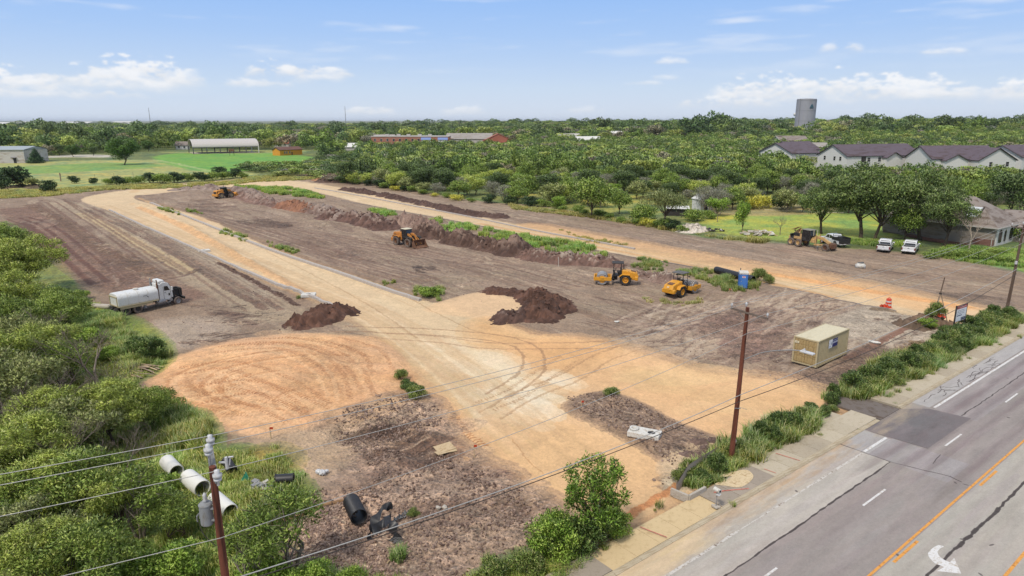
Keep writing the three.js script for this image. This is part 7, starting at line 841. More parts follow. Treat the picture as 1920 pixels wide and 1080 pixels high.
function limbs(list) {                                               // tapered, slightly crooked branches [from, to, r0, r1, sag]
  const pos = [], nor = [], uv = [], idx = [], u = new THREE.Vector3(), v = new THREE.Vector3(), d = new THREE.Vector3();
  for (const [a, b, r0, r1, crook = 0, seed = 0, n = 5] of list) {
    const seg = crook ? 4 : 1; d.set(b[0] - a[0], b[1] - a[1], b[2] - a[2]); const len = d.length() || 1; d.divideScalar(len); u.set(0.31, 0.7, -0.64).cross(d).normalize(); v.crossVectors(d, u);
    const base = pos.length / 3; for (let i = 0; i <= seg; i++) { const t = i / seg, w = crook * len * Math.sin(t * 3.14) * (i % 2 ? 1 : 0.6), cx = mix(a[0], b[0], t) + u.x * w * Math.sin(seed), cy = mix(a[1], b[1], t) + w * 0.3, cz = mix(a[2], b[2], t) + v.z * w * Math.cos(seed), rr = mix(r0, r1, t);
      for (let k = 0; k < n; k++) { const an = k / n * 6.2832, nx = u.x * Math.cos(an) + v.x * Math.sin(an), ny = u.y * Math.cos(an) + v.y * Math.sin(an), nz = u.z * Math.cos(an) + v.z * Math.sin(an); pos.push(cx + nx * rr, cy + ny * rr, cz + nz * rr); nor.push(nx, ny, nz); uv.push(k / n, t * len); } }
    for (let i = 0; i < seg; i++) for (let k = 0; k < n; k++) { const p = base + i * n + k, q = base + i * n + (k + 1) % n; idx.push(p, q, p + n, q, q + n, p + n); }
  }
  const g = new THREE.BufferGeometry(); g.setAttribute('position', new THREE.Float32BufferAttribute(pos, 3)); g.setAttribute('normal', new THREE.Float32BufferAttribute(nor, 3)); g.setAttribute('uv', new THREE.Float32BufferAttribute(uv, 2)); g.setIndex(idx); return g;
}
function treeShape(seed, o) {                                        // o: h height, r crown radius, t clear trunk, n leaves, leaf [length, width], cols, lobes
  const r = rng(seed), lobes = [], L = [], ch = (o.h - o.t) / 2, cy = o.t + ch, stems = o.stems ?? 1, bend = [(r() - 0.5) * o.r * 0.3, (r() - 0.5) * o.r * 0.3];
  for (let k = 0; k < o.lobes; k++) { const a = k * 2.4 + r() * 0.8, q = Math.sqrt((k + 0.4) / o.lobes), y = (r() * 1.7 - 0.75) * ch * 0.8 * (1 - 0.45 * q * q) + ch * (o.flat ?? 0.12), w = Math.sqrt(Math.max(0.15, 1 - (y / ch) ** 2)); const rl = o.r * (o.lobe ?? 0.42) * (0.7 + 0.6 * r()); lobes.push({ x: Math.cos(a) * q * w * (o.r - rl * 0.5), y: cy + y, z: Math.sin(a) * q * w * (o.r - rl * 0.5), r: rl, f: o.f ?? 0.75, w: rl * rl }); }
  const fork = o.t + ch * 0.25;
  for (let k = 0; k < stems; k++) { const a = k / stems * 6.28 + r(), sp = stems > 1 ? o.r * 0.3 : 0, top = [bend[0] + Math.cos(a) * sp, fork, bend[1] + Math.sin(a) * sp]; L.push([[Math.cos(a) * sp * 0.2, -0.15, Math.sin(a) * sp * 0.2], top, o.h * 0.028 * (stems > 1 ? 0.75 : 1), o.h * 0.017, 0.05, seed + k, 7]); lobes.forEach((l, i) => { if (i % stems === k && (i < (o.arms ?? 9))) L.push([[top[0], top[1] - r() * fork * 0.35, top[2]], [l.x, l.y, l.z], o.h * 0.012, o.h * 0.003, 0.1, i + seed, 4]); }); }
  if (o.twigs) for (let k = 0; k < o.twigs; k++) { const l = lobes[Math.floor(r() * lobes.length)], a = r() * 6.28, e = r() * 2 - 0.7; L.push([[l.x, l.y, l.z], [l.x + Math.cos(a) * l.r * 1.1, l.y + e * l.r * 0.8, l.z + Math.sin(a) * l.r * 1.1], o.h * 0.0035, o.h * 0.001, 0.12, k, 3]); }
  return { trunk: limbs(L), crown: o.n ? leaves(r, lobes, o.n, o.leaf[0], o.leaf[1], o.cols, o) : null, o };
}
function bareShape(seed, h, spread, thin, levels = 4, lean = 0) {
  const r = rng(seed), L = []; const grow = (p, d, len, rad, lv) => { const e = [p[0] + d[0] * len, p[1] + d[1] * len, p[2] + d[2] * len]; L.push([p, e, rad, rad * 0.65, lv > 1 ? 0.06 : 0.1, r() * 9, lv > 2 ? 6 : 3]); if (lv <= 0) return; const n = lv > 2 ? 3 : 3 + (r() < 0.5 ? 1 : 0); for (let k = 0; k < n; k++) { const a = r() * 6.28, s = spread * (0.6 + 0.7 * r()); let v = [d[0] + Math.cos(a) * s, d[1] + (r() - 0.35) * s * 0.8, d[2] + Math.sin(a) * s]; const l = Math.hypot(...v); v = v.map((q) => q / l); grow([mix(p[0], e[0], 0.6 + 0.4 * r()), mix(p[1], e[1], 0.65 + 0.35 * r()), mix(p[2], e[2], 0.65 + 0.35 * r())].map((q, i) => k ? q : e[i]), v, len * (0.55 + 0.3 * r()), rad * 0.55, lv - 1); } };
  grow([0, -0.1, 0], [lean, 1, lean * 0.5], h * 0.34, thin, levels); return limbs(L);
}
const C = { light: [[114, 134, 54], [162, 176, 78], [186, 190, 108]], mid: [[86, 110, 44], [128, 150, 62], [158, 172, 84]], dark: [[54, 74, 38], [88, 108, 52], [110, 128, 70]], olive: [[102, 116, 60], [144, 154, 86], [170, 172, 112]], bright: [[98, 130, 44], [142, 168, 66], [172, 188, 92]], grey: [[112, 116, 90], [140, 142, 112], [108, 124, 76]], yellow: [[150, 156, 56], [190, 186, 72], [140, 150, 60]], deep: [[44, 62, 36], [70, 92, 46], [88, 108, 56]] };
// a thing of one kind, then copies of it
function plantKind(name, category, shape, bark, part = ['trunk', 'crown']) {
  let first = null; return (label, x, z, s = 1, turn = 0, group, sy = s) => {
    let t; if (!first) { t = first = thing(name, label, category, x, z, 0, turn, group); put(part[0], shape.trunk ?? shape, bark, t); if (shape.crown) put(part[1], shape.crown, leafMat, t); } else { t = copyOf(first, x, z, 0, turn, label); if (group) t.userData.group = group; else delete t.userData.group; }
    t.scale.set(s, sy, s); t.position.y = ground(x, z) - 0.05; return t;
  };
}
const T = {   // near kinds
  feather: plantKind('feathery_tree', 'tree', treeShape(101, { h: 6, r: 4.2, t: 0.8, n: 15000, leaf: [0.30, 0.075], cols: C.light, lobes: 32, lobe: 0.27, f: 0.55, flat: 0.3, arms: 16, twigs: 60, fill: 0.25, droop: 0.1 }), barkMat),
  feather2: plantKind('feathery_tree', 'tree', treeShape(102, { h: 5, r: 3.6, t: 0.4, n: 13000, leaf: [0.26, 0.075], cols: C.mid, lobes: 28, lobe: 0.29, f: 0.65, stems: 3, arms: 16, twigs: 40, fill: 0.25, third: 0.3 }), barkMat),
  olive: plantKind('olive_tree', 'tree', treeShape(103, { h: 5.5, r: 3.4, t: 0.6, n: 12000, leaf: [0.24, 0.08], cols: C.olive, lobes: 28, lobe: 0.27, f: 0.7, stems: 2, arms: 14, twigs: 120, fill: 0.2 }), greyBark),
  bush: plantKind('leafy_bush', 'bush', treeShape(104, { h: 2.4, r: 1.9, t: 0.0, n: 9000, leaf: [0.2, 0.075], cols: C.bright, lobes: 14, lobe: 0.42, stems: 4, fill: 0.3, third: 0.2 }), barkMat, ['stem', 'foliage']),
  shrub: plantKind('green_shrub', 'shrub', treeShape(105, { h: 1.5, r: 1.2, t: 0.0, n: 5200, leaf: [0.2, 0.045], cols: [[86, 110, 46], [132, 152, 70], [164, 164, 98]], lobes: 12, lobe: 0.42, f: 0.9, stems: 5, fill: 0.3, third: 0.25 }), barkMat, ['stem', 'foliage']),
  shrub2: plantKind('dark_shrub', 'shrub', treeShape(106, { h: 2.0, r: 1.2, t: 0.0, n: 5600, leaf: [0.2, 0.06], cols: [[66, 92, 42], [110, 134, 62], [140, 150, 84]], lobes: 11, lobe: 0.45, f: 1, stems: 4, fill: 0.3, third: 0.2 }), barkMat, ['stem', 'foliage']),
  sapling: plantKind('young_tree', 'tree', treeShape(107, { h: 5.4, r: 2.1, t: 0.3, n: 6200, leaf: [0.25, 0.07], cols: [[84, 116, 38], [126, 156, 58], [158, 178, 88]], lobes: 34, lobe: 0.22, f: 1.25, arms: 30, twigs: 90, fill: 0.15, flat: -0.1 }), barkMat),
  sparse: plantKind('sparse_tree', 'tree', treeShape(108, { h: 4.6, r: 1.9, t: 1.2, n: 4200, leaf: [0.2, 0.06], cols: C.mid, lobes: 14, lobe: 0.36, stems: 3, arms: 14, twigs: 70, fill: 0.1 }), greyBark),
  bare: plantKind('bare_tree', 'tree', bareShape(109, 4.6, 0.75, 0.09, 5), greyBark, ['branches']),
  bare2: plantKind('dead_tree', 'tree', bareShape(110, 9, 0.5, 0.17, 5, 0.06), paleBark, ['branches']),
};
{ // thick growth on the left
  const r = rng(1001), g = (k, p, s, label, sy) => T[k](label, p[0], p[1], s * 1.06, r() * 6.28, undefined, (sy ?? s) * 1.08), grp = 'feathery trees massed on the left edge of the lot';
  g('feather', [-64.61, -89.3], 1.15, 'spreading feathery tree with dark leaning trunk behind the water truck'); g('feather2', [-80.49, -105.92], 1.2, 'rounded green tree at the left picture edge by the red soil strip'); g('feather', [-56.71, -73.99], 0.95, 'low spreading tree at the left picture edge, below the leaning trunk');
  g('feather2', [-47.01, -68.23], 0.9, 'mid green tree behind the pale concrete log'); g('olive', [-45.19, -60.28], 0.95, 'olive tree at the left edge level with the orange clay top'); g('bare', [-45.6, -63.56], 1.2, 'grey leafless thicket inside the left trees below the truck');
  g('bush', [-42.66, -65.65], 0.85, 'bright green bush between truck and orange clay'); g('bush', [-38.87, -62.33], 0.6, 'bright rounded bush left of the board pile', 0.5); g('shrub2', [-34.91, -62.63], 1.15, 'dark green bush where the left lot meets the orange clay', 0.9); g('shrub2', [-36.9, -63.56], 1.0, 'dark bush left of its twin above the board pile', 0.8);
  g('feather2', [-39.09, -55.67], 0.75, 'green tree left of the pale sheet panel'); g('bare', [-34.13, -52.53], 1.6, 'large grey twiggy tree beside the pale sheet panel'); g('olive', [-37.33, -47.67], 1.1, 'olive tree with tangled dark trunk at the left edge'); g('bare', [-32.19, -43.81], 1.4, 'tangle of bare trunks below the olive tree at the left edge');
  g('feather', [-28.34, -44.62], 0.7, 'wide feathery tree above the speckled concrete pipe'); g('feather2', [-27.04, -47.67], 0.6, 'small feathery tree at the lower rim of the orange clay', 0.55); g('olive', [-28.78, -41.89], 0.85, 'olive tree left of the speckled concrete pipe'); g('bush', [-28.11, -50.61], 0.5, 'low bush right below the orange clay rim');
  g('feather', [-29.62, -37.85], 0.75, 'feathery tree under the upper wires at the left edge'); g('feather2', [-24.42, -34.71], 0.8, 'green tree under the lower wires at the left edge'); g('bare', [-24.03, -38.16], 1.0, 'bare grey shrub in front of the concrete pipes'); g('sparse', [-20.54, -33.43], 0.9, 'sparse tree in front of the clean concrete pipe');
  g('olive', [-24.41, -30.23], 0.7, 'olive tree in the bottom left corner'); g('feather2', [-20.25, -28.26], 0.72, 'green tree at the bottom edge, left of the transformer pole', 0.7); g('bush', [-16.99, -30.03], 0.8, 'leafy bush at the foot of the transformer pole, left side', 0.7); g('feather2', [-18.62, -33.43], 0.5, 'small feathery tree directly under the transformer can', 0.45); g('bush', [-21.72, -37.85], 0.7, 'bush on the lower side of the two white concrete pipes', 0.5);
  g('sparse', [-11.19, -30.03], 1.05, 'sparse slender tree in front of the silt log'); g('sparse', [-12.84, -29.02], 0.85, 'sparse sapling just right of the transformer pole foot'); g('bush', [-12.12, -29.22], 0.65, 'green bush at the bottom edge right of the transformer pole', 0.7); g('bush', [-9.59, -28.63], 0.6, 'green bush at the bottom edge under the twin cables', 0.7); g('bush', [-7.86, -29.02], 0.4, 'small bush at the bottom edge below the torn liner', 0.5); g('shrub', [-5.8, -35.8], 0.3, 'tiny weed tuft below the rag bundle', 0.3);
  for (const [p, k, s, n] of [[[-55.05, -78.36], 'bush', 0.9, 'left edge by the pale log'], [[-40.56, -53.88], 'feather2', 0.6, 'left edge above the tangled trunk'], [[-33.41, -51.66], 'bush', 0.8, 'left of the sheet panel'], [[-35.96, -49.59], 'bush', 0.9, 'between the two bare grey trees'], [[-33.3, -41.17], 'bush', 1.0, 'left edge over the wires'], [[-25.95, -39.78], 'bush', 0.7, 'up slope of the concrete pipes'], [[-28.87, -39.78], 'feather2', 0.55, 'left slope amid the olive trees'], [[-24.19, -31.99], 'bush', 0.9, 'bottom left below the wires'], [[-19.57, -29.82], 'bush', 0.8, 'bottom edge left of the pole'], [[-56.18, -85.9], 'bush', 0.55, 'rear of the water truck'], [[-98.05, -130.79], 'bush', 1.2, 'upper left edge of the red soil'], [[-88.3, -119.62], 'bush', 0.9, 'left edge just under the red soil']]) g(k, p, s, `green undergrowth clump at the ${n}`, s * 0.8);
  g('bare', [-31.01, -48.62], 1.1, 'grey bare shrub right of the large grey twiggy tree'); g('bare', [-34.83, -44.37], 1.3, 'pale bare limbs at the left edge under the olive tree'); g('bare', [-27.12, -37.55], 1.1, 'grey bare shrub below the highest wire'); g('bare', [-57.28, -78.36], 1.1, 'grey bare limbs under the leaning trunk tree');
  for (const [p, k, s, n] of [[[-64.85, -85.9], 'feather', 0.9, 'left edge under the leaning trunk'], [[-51.28, -73.99], 'feather2', 0.8, 'left of the pale concrete log, upper one'], [[-50.44, -64.83], 'feather2', 1.0, 'left edge level with the clay top'], [[-41.84, -58.22], 'feather', 0.75, 'middle of the left thicket'], [[-42.82, -53.88], 'feather', 0.9, 'left edge level with the sheet panel'], [[-31.56, -43.41], 'feather', 0.7, 'left slope above the highest wire'], [[-27.48, -33.43], 'feather2', 0.7, 'left edge between the wires'], [[-25.77, -34.45], 'feather', 0.65, 'left slope between the wires'], [[-22.15, -33.93], 'feather', 0.55, 'slope left of the transformer can'], [[-22.29, -28.63], 'feather', 0.6, 'bottom left edge'], [[-29.98, -36.08], 'olive', 0.7, 'left edge under the wires']]) g(k, p, s, `feathery tree filling the growth at the ${n}`);
}
{ // shrubs along the street
  const r = rng(1002), grp = 'shrubs in the overgrown strip between street and lot', at = (s, q) => street(s, q), add = (k, s, q, sc, label, sy, group) => { const [x, z] = at(s, q); T[k](label, x, z, sc, r() * 6.28, group, sy); };
  T.sapling('bright young tree with open crown beside the entrance pavement', 4.5, -33.53, 0.92, 0.4, undefined, 1.06); T.bush('dense dark bush at the left foot of the bright young tree', 2.28, -31.99, 0.85, 1.2, undefined, 0.95); T.bush('dense bush at the right foot of the bright young tree', 5.69, -33.93, 0.6, 2.2, undefined, 0.6); T.shrub2('dark bush at the front foot of the bright young tree', 3.89, -32.46, 0.9, 3.1); T.shrub('low shrub beyond the bottom edge of the churned soil', 0.68, -30.44, 0.8, 0.3); T.shrub('shrub at the bottom edge left of the dense dark bush', -0.94, -29.82, 0.8, 2.3);
  const where = [[37, 'beside the silt fence'], [40, 'at the foot of the lamp pole'], [44, 'right of the lamp pole'], [48, 'at the end of the orange apron'], [55, 'left of the blacktop drive'], [60, 'right of the blacktop drive'], [65, 'between pavement and container'], [70, 'right of the container'], [75, 'left of the signboard'], [80, 'below the signboard'], [86, 'between signboard and far right pole'], [99, 'at the foot of the far right pole']];
  const weed = (s, qq, sc, sy) => { const k = r() < 0.5 ? 'shrub' : 'shrub2', l = `${sy > 0.85 ? 'tall' : sy > 0.62 ? 'mid sized' : 'low'} ${k === 'shrub' ? 'feathery light' : 'leafy dark'} weed shrub ${where.find((w) => s < w[0])[1]}, ${qq > -23.9 ? 'pavement' : 'lot'} side`; add(k, s, qq, sc * 0.9, l, sy * 0.82, l.replace('shrub', 'shrubs')); };
  for (let k = 0; k < 24; k++) { const s = mix(33.5, 54, k / 23) + (r() - 0.5), dens = s > 48.5 && s < 55.5; weed(s, -23.4 - r() * 1.6, dens ? 0.5 : 0.5 + r() * 0.4, (dens ? 0.4 : 0.45) + r() * 0.45); }
  for (let k = 0; k < 24; k++) { const s = mix(57, 74, Math.pow(k / 23, 0.9)) + (r() - 0.5), big = s < 68; weed(s, -23.0 - r() * 1.9, (big ? 0.75 : 0.6) + r() * 0.4, (big ? 0.75 : 0.5) + r() * 0.4); }
  for (let k = 0; k < 26; k++) { const s = mix(75, 93, k / 25) + (r() - 0.5); weed(s, -23.0 - r() * 1.7, 0.75 + r() * 0.6, 0.6 + r() * 0.75); }
  T.shrub('round green shrub on the sand tongue below the middle tracks', -9.92, -57.31, 0.55, 1); T.shrub2('dark green shrub in the middle of the sand tongue row', -9.14, -55.3, 0.5, 2, undefined, 0.4); T.shrub('green shrub lowest in the sand tongue row', -7.9, -53.31, 0.75, 3, undefined, 0.6); T.shrub2('second lowest green shrub in the sand tongue row', -8.51, -54.12, 0.6, 4, undefined, 0.5);
  T.shrub('green tuft at the upper end of the dark planting island', 8.35, -53.65, 0.6, 1, undefined, 0.4); T.bush('bright grassy clump at the end of the right kerb', -10.88, -87.01, 0.85, 2, undefined, 0.5); T.shrub('small weedy shrub at the foot of the timber tripod', 48.54, -75.26, 0.9, 1, undefined, 1.2); T.bush('green shrub left below the timber tripod', 46.57, -73.17, 0.55, 2, undefined, 0.45);
  for (const [p, s, n] of [[[35.68, -96.26], 1.0, 'right of the portable toilet'], [[36.58, -94.92], 0.7, 'farther right of the portable toilet'], [[30.74, -93.29], 0.5, 'left of the portable toilet']]) T.shrub(`tall weed shrub ${n}`, ...p, s, s * 7, undefined, s * 1.1);
}
// middle distance kinds
const K = {
  green: plantKind('broad_tree', 'tree', treeShape(201, { h: 7, r: 4, t: 0.6, n: 5400, leaf: [0.42, 0.19], cols: C.mid, lobes: 16, lobe: 0.42, fill: 0.4, skirt: 0.6, arms: 8 }), barkMat),
  light: plantKind('light_tree', 'tree', treeShape(202, { h: 6.4, r: 3.8, t: 0.5, n: 5200, leaf: [0.4, 0.15], cols: C.light, lobes: 17, lobe: 0.38, fill: 0.35, arms: 8 }), barkMat),
  dark: plantKind('dark_tree', 'tree', treeShape(203, { h: 7.4, r: 4.1, t: 0.4, n: 5600, leaf: [0.42, 0.2], cols: C.dark, lobes: 16, lobe: 0.44, fill: 0.45, arms: 6 }), barkMat),
  olive: plantKind('grey_green_tree', 'tree', treeShape(204, { h: 6.2, r: 3.8, t: 0.5, n: 3400, leaf: [0.5, 0.18], cols: C.olive, lobes: 18, lobe: 0.36, fill: 0.3, arms: 10, twigs: 40 }), greyBark),
  bright: plantKind('bright_tree', 'tree', treeShape(205, { h: 5.2, r: 3.2, t: 0.2, n: 4400, leaf: [0.4, 0.17], cols: C.bright, lobes: 14, lobe: 0.42, fill: 0.4 }), barkMat),
  twig: plantKind('grey_brush_tree', 'tree', treeShape(206, { h: 5.4, r: 3.2, t: 0.3, n: 2600, leaf: [0.6, 0.06], cols: C.grey, lobes: 16, lobe: 0.42, fill: 0.2, stems: 4, arms: 16, twigs: 150, droop: -0.4 }), greyBark),
  tall: plantKind('tall_tree', 'tree', treeShape(207, { h: 11, r: 5.2, t: 2.6, n: 13000, leaf: [0.4, 0.15], cols: [[74, 94, 46], [112, 132, 66], [140, 150, 88]], lobes: 24, lobe: 0.34, fill: 0.3, arms: 16, flat: 0.1 }), barkMat),
  feather: plantKind('umbrella_tree', 'tree', treeShape(208, { h: 7.6, r: 5.4, t: 2.4, n: 8000, leaf: [0.45, 0.1], cols: [[92, 106, 56], [122, 134, 74], [148, 152, 96]], lobes: 22, lobe: 0.36, f: 0.6, fill: 0.25, arms: 16, flat: 0.3 }), barkMat),
  round: plantKind('round_tree', 'tree', treeShape(209, { h: 13, r: 7.8, t: 1.2, n: 9000, leaf: [0.7, 0.36], cols: [[52, 76, 30], [92, 122, 48], [70, 100, 40]], lobes: 26, lobe: 0.36, fill: 0.5, f: 0.9, arms: 8 }), barkMat),
  low: plantKind('low_bush', 'bush', treeShape(210, { h: 2.6, r: 2.4, t: 0, n: 2200, leaf: [0.4, 0.16], cols: C.mid, lobes: 12, lobe: 0.45, fill: 0.4, stems: 3 }), barkMat, ['stem', 'foliage']),
  lowDark: plantKind('dark_bush', 'bush', treeShape(211, { h: 3.4, r: 2.6, t: 0, n: 2600, leaf: [0.42, 0.2], cols: C.deep, lobes: 12, lobe: 0.45, fill: 0.45, stems: 3 }), barkMat, ['stem', 'foliage']),
  yellow: plantKind('yellow_bush', 'bush', treeShape(212, { h: 1.8, r: 2.6, t: 0, n: 1500, leaf: [0.4, 0.14], cols: C.yellow, lobes: 11, lobe: 0.45, fill: 0.4, stems: 3 }), barkMat, ['stem', 'foliage']),
};
const conifer = { trunk: limbs([[[0, -0.1, 0], [0, 8, 0], 0.25, 0.05, 0, 0, 6]]), crown: leaves(rng(55), Array.from({ length: 12 }, (_, k) => ({ x: 0, y: 0.8 + k * 0.62, z: 0, r: 4.2 * (1 - k / 13), f: 0.35, w: (1 - k / 13) ** 2 + 0.02 })), 5000, 0.6, 0.25, [[46, 70, 42], [78, 104, 60]], { fill: 0.5 }) };
plantKind('conical_tree', 'tree', conifer, barkMat)('conical dark tree against the white metal hall', -258.31, -376.14, 1.0, 0);
{ // trees one can point to
  const r = rng(1003), g = (k, p, s, label, sy) => K[k](label, p[0], p[1], s, r() * 6.28, undefined, sy);
  g('round', [-202.92, -362.35], 1.0, 'large round dark tree standing alone at the edge of the bright field');
  g('dark', [-297.66, -457.1], 1.0, 'dark tree right of the white metal hall, first of the row'); g('round', [-280.05, -443.5], 0.55, 'tree in the row right of the white metal hall, beside the pale lane'); g('dark', [-275.55, -457.1], 0.8, 'small dark tree by the pale lane, left of the round tree'); g('round', [-272.41, -520.91], 0.6, 'rounded light tree behind the bright field left of the arched pavilion'); g('dark', [-325.09, -486.95], 0.9, 'dark tree just behind the white metal hall corner');
  g('lowDark', [-171.36, -236.81], 1.9, 'large dark bush at the far left edge below the meadow'); g('lowDark', [-168.49, -225.79], 1.4, 'dark bush cut by the left picture edge below the meadow'); g('lowDark', [-150.07, -222.34], 1.0, 'dark bush beside the grey brush heap'); g('olive', [-165.11, -236.81], 0.62, 'grey green bush between the two dark bushes below the meadow'); g('lowDark', [-161.38, -253.24], 0.75, 'small dark bush alone in front of the meadow fence'); g('lowDark', [-152.63, -251.06], 0.6, 'smaller dark bush right of the lone bush by the meadow fence');
  for (const [x, y, s, k] of [[-145.76, -248.92, 0.9, 'low'], [-141.3, -246.82, 1.0, 'lowDark'], [-139, -248.92, 1.1, 'low'], [-137.04, -253.24, 1.1, 'low'], [-133.85, -255.45, 1.2, 'lowDark'], [-128.01, -253.24, 1.5, 'low'], [-125.82, -257.7, 1.2, 'lowDark'], [-123.56, -262.31, 1.3, 'low'], [-118.68, -262.31, 1.1, 'lowDark'], [-116.25, -267.1, 1.3, 'low'], [-113.73, -272.05, 1.2, 'low'], [-111.55, -277.19, 1.2, 'lowDark'], [-122.07, -288.07, 1.2, 'lowDark'], [-108.33, -277.19, 1.0, 'low']]) K[k](`${k === 'low' ? 'green' : 'dark'} hedge bush ${s < 1.05 ? 'of low growth ' : ''}in the ${x < -127 ? 'left' : x < -112 ? 'middle' : 'right'} part of the line below the meadow`, x, y, s, r() * 6, 'hedge bushes between meadow and tan road', s * 0.85);
  g('feather', [32.69, -145.63], 1.0, 'umbrella shaped olive tree left of the small white shed'); g('green', [18.84, -162.24], 1.35, 'large spreading tree at the front of the thicket, left of the umbrella tree', 1.3); g('low', [29.56, -153.51], 1.3, 'dark green bush in front of the umbrella tree', 1.4); g('low', [41.9, -156.89], 1.1, 'green bush right under the small white shed', 0.9); g('low', [46.59, -160.42], 0.8, 'low green bush right of the small white shed', 0.7);
  g('tall', [63.38, -138.5], 0.96, 'light airy tree on the lawn behind the motor grader'); g('tall', [68.87, -133.27], 1.30, 'large dark tree on the lawn behind the deck pickup, double trunk'); g('tall', [70.96, -132.02], 1.08, 'second trunk tree on the lawn, right of the large dark tree'); g('tall', [79.12, -130.79], 1.22, 'big shade tree left of the grey house'); g('tall', [79.51, -123.86], 0.94, 'shade tree in front of the grey house wall'); g('green', [75.34, -129.58], 0.8, 'small tree behind the two white pickups', 0.9);
  g('bright', [47.44, -139.88], 0.5, 'slim tree with bright green top on the lawn', 1.25); g('dark', [65.59, -209.5], 1.05, 'dense dark round tree above the dead fallen branches'); g('dark', [70.79, -236.81], 0.95, 'dark round tree upper left of its twin over the dead branches'); g('twig', [49.16, -172], 1.2, 'grey tangle of dead branches behind the white shed'); g('twig', [53.42, -174.09], 1.0, 'second grey tangle of dead branches right of the white shed');
  g('yellow', [63.08, -178.42], 1.2, 'yellow green bush bank behind the lawn, left part', 1.6); g('yellow', [66.68, -180.66], 1.2, 'yellow green bush bank behind the lawn, right part', 1.5); g('lowDark', [71.18, -178.42], 1.2, 'dark bush bank behind the lawn'); g('olive', [69.37, -172], 1.0, 'grey leaved tree behind the lawn left of the light airy tree'); g('bright', [73.41, -172], 0.9, 'bright green tree behind the lawn and the white canopy');
  T.bare('leafless small tree on the lawn left of the motor grader', 54.35, -137.16, 1.0, 1); T.bare('leafless thin tree right of the white shed', 46.94, -155.18, 1.0, 2); T.bare2('tall dead tree with pale trunk in front of the grey house', 80.52, -118.6, 0.95, 0.3); T.bare2('whitish dead tree standing behind the grey house', 107, -151.87, 0.75, 2.4); T.bare('leafless tree at the corner of the grey house', 81.08, -121.7, 1.1, 4);
  g('dark', [121.01, -165.06], 1.3, 'dense dark tree behind the grey house at the right edge'); g('olive', [96.53, -153.51], 1.3, 'grey green tree left behind the grey house'); g('green', [90.71, -156.03], 1.3, 'green tree behind the big shade tree'); g('green', [111.84, -169.96], 1.2, 'green tree behind the roof of the grey house'); g('olive', [103.71, -172], 1.3, 'grey green tree behind the lawn trees'); g('light', [91.24, -165.06], 1.3, 'light green tree behind the double trunk tree'); g('light', [83.88, -169.96], 1.3, 'light green tree at the back of the lawn, left of the double trunk tree');
  g('low', [96.87, -129.58], 1.0, 'green bush beside the arched windows of the grey house'); let nb = 0; for (const [x, y, s] of [[70.49, -112.83, 0.6], [74.21, -113.75, 0.7], [76.18, -111.92, 0.8], [79.98, -115.64, 0.6], [78.7, -111.02, 0.7], [83.66, -115.64, 0.6], [79.96, -108.41, 0.7]]) K.low(`${['leftmost', 'second', 'third', 'fourth', 'fifth', 'sixth', 'seventh'][nb++]} of the green weed bushes on the bank below the grey house`, x, y, s, r() * 6, undefined, s * 0.6);
}

// ---------------------------------------------------------------- buildings
const B = { white: mat(col(232, 230, 226), { map: GR.faint }), pale: mat(col(206, 202, 198), { map: GR.dust }), brick: mat(col(176, 122, 102), { map: GR.dust, roughness: 0.95 }), brickDark: mat(col(142, 104, 92), { map: GR.mud, roughness: 0.95 }), brickRed: mat(col(182, 112, 92), { map: GR.dust, roughness: 0.95 }), roofPurple: mat(col(104, 92, 102), { map: GR.dust, roughness: 0.95 }), roofGrey: mat(col(168, 162, 156), { map: GR.dust, roughness: 0.9 }), metalRoof: mat(col(172, 180, 184), { map: GR.faint, roughness: 0.5 }), vault: mat(col(214, 208, 204), { map: GR.dust, roughness: 0.6 }), brownRoof: mat(col(120, 84, 72), { map: GR.dust }), orange: mat(col(236, 164, 52), { map: GR.faint }), taupe: mat(col(168, 156, 146), { map: GR.dust, roughness: 0.95 }), roofTaupe: mat(col(152, 141, 134), { map: GR.mud, roughness: 0.95 }), trimDark: mat(col(66, 58, 62)), canopyBlue: mat(col(104, 132, 196), { roughness: 0.5 }) };
function at3(t, x, y, z) { return [x, y, z]; }
// gabled body in the parent's axes: ridge along x from x0 to x1 at z = zc
function gable(t, x0, x1, zc, half, eave, ridge, wallM, roofM, o = {}) {
  const L = x1 - x0, ov = o.over ?? 0.5, sl = (ridge - eave) / half; let b = mb();
  b.prism([[-half, -0.3], [half, -0.3], [half, eave], [0, ridge], [-half, eave]], L, (x0 + x1) / 2, 0, zc, 0, 0, Math.PI / 2, 0); b.build('wall', wallM, t);
  b = mb(); const th = 0.28, a = Math.atan(sl), w = Math.hypot(half + ov, (half + ov) * sl);
  for (const s of [-1, 1]) b.box(L + 2 * ov, th, w, (x0 + x1) / 2, ridge - sl * (half + ov) / 2 + th * 0.55, zc + s * (half + ov) / 2, s * a, 0, 0); b.build('roof', roofM, t);
  for (const x of [x0 - ov - 0.05, x1 + ov + 0.05]) { b = mb(); for (const s of [-1, 1]) b.beam([x, ridge + 0.1, zc], [x, ridge - sl * (half + ov) + 0.1, zc + s * (half + ov)], 0.1, 0.4); b.build('fascia', o.trim ?? B.trimDark, t); }
}
function windowIn(t, x, y, z, w, h, turn, frameM = B.white, paneM = M.glass) { const g = new THREE.Group(); g.name = 'window'; g.position.set(x, y, z); g.rotation.y = turn; t.add(g); let b = mb(); b.box(w, h, 0.06, 0, 0, 0.02); b.build('pane', paneM, g); b = mb(); b.box(w + 0.2, 0.1, 0.12, 0, h / 2 + 0.05, 0.03).box(w + 0.2, 0.1, 0.16, 0, -h / 2 - 0.05, 0.04).box(0.1, h, 0.12, -w / 2 - 0.05, 0, 0.03).box(0.1, h, 0.12, w / 2 + 0.05, 0, 0.03).box(w, 0.06, 0.1, 0, 0, 0.04); b.build('frame', frameM, g); return g; }
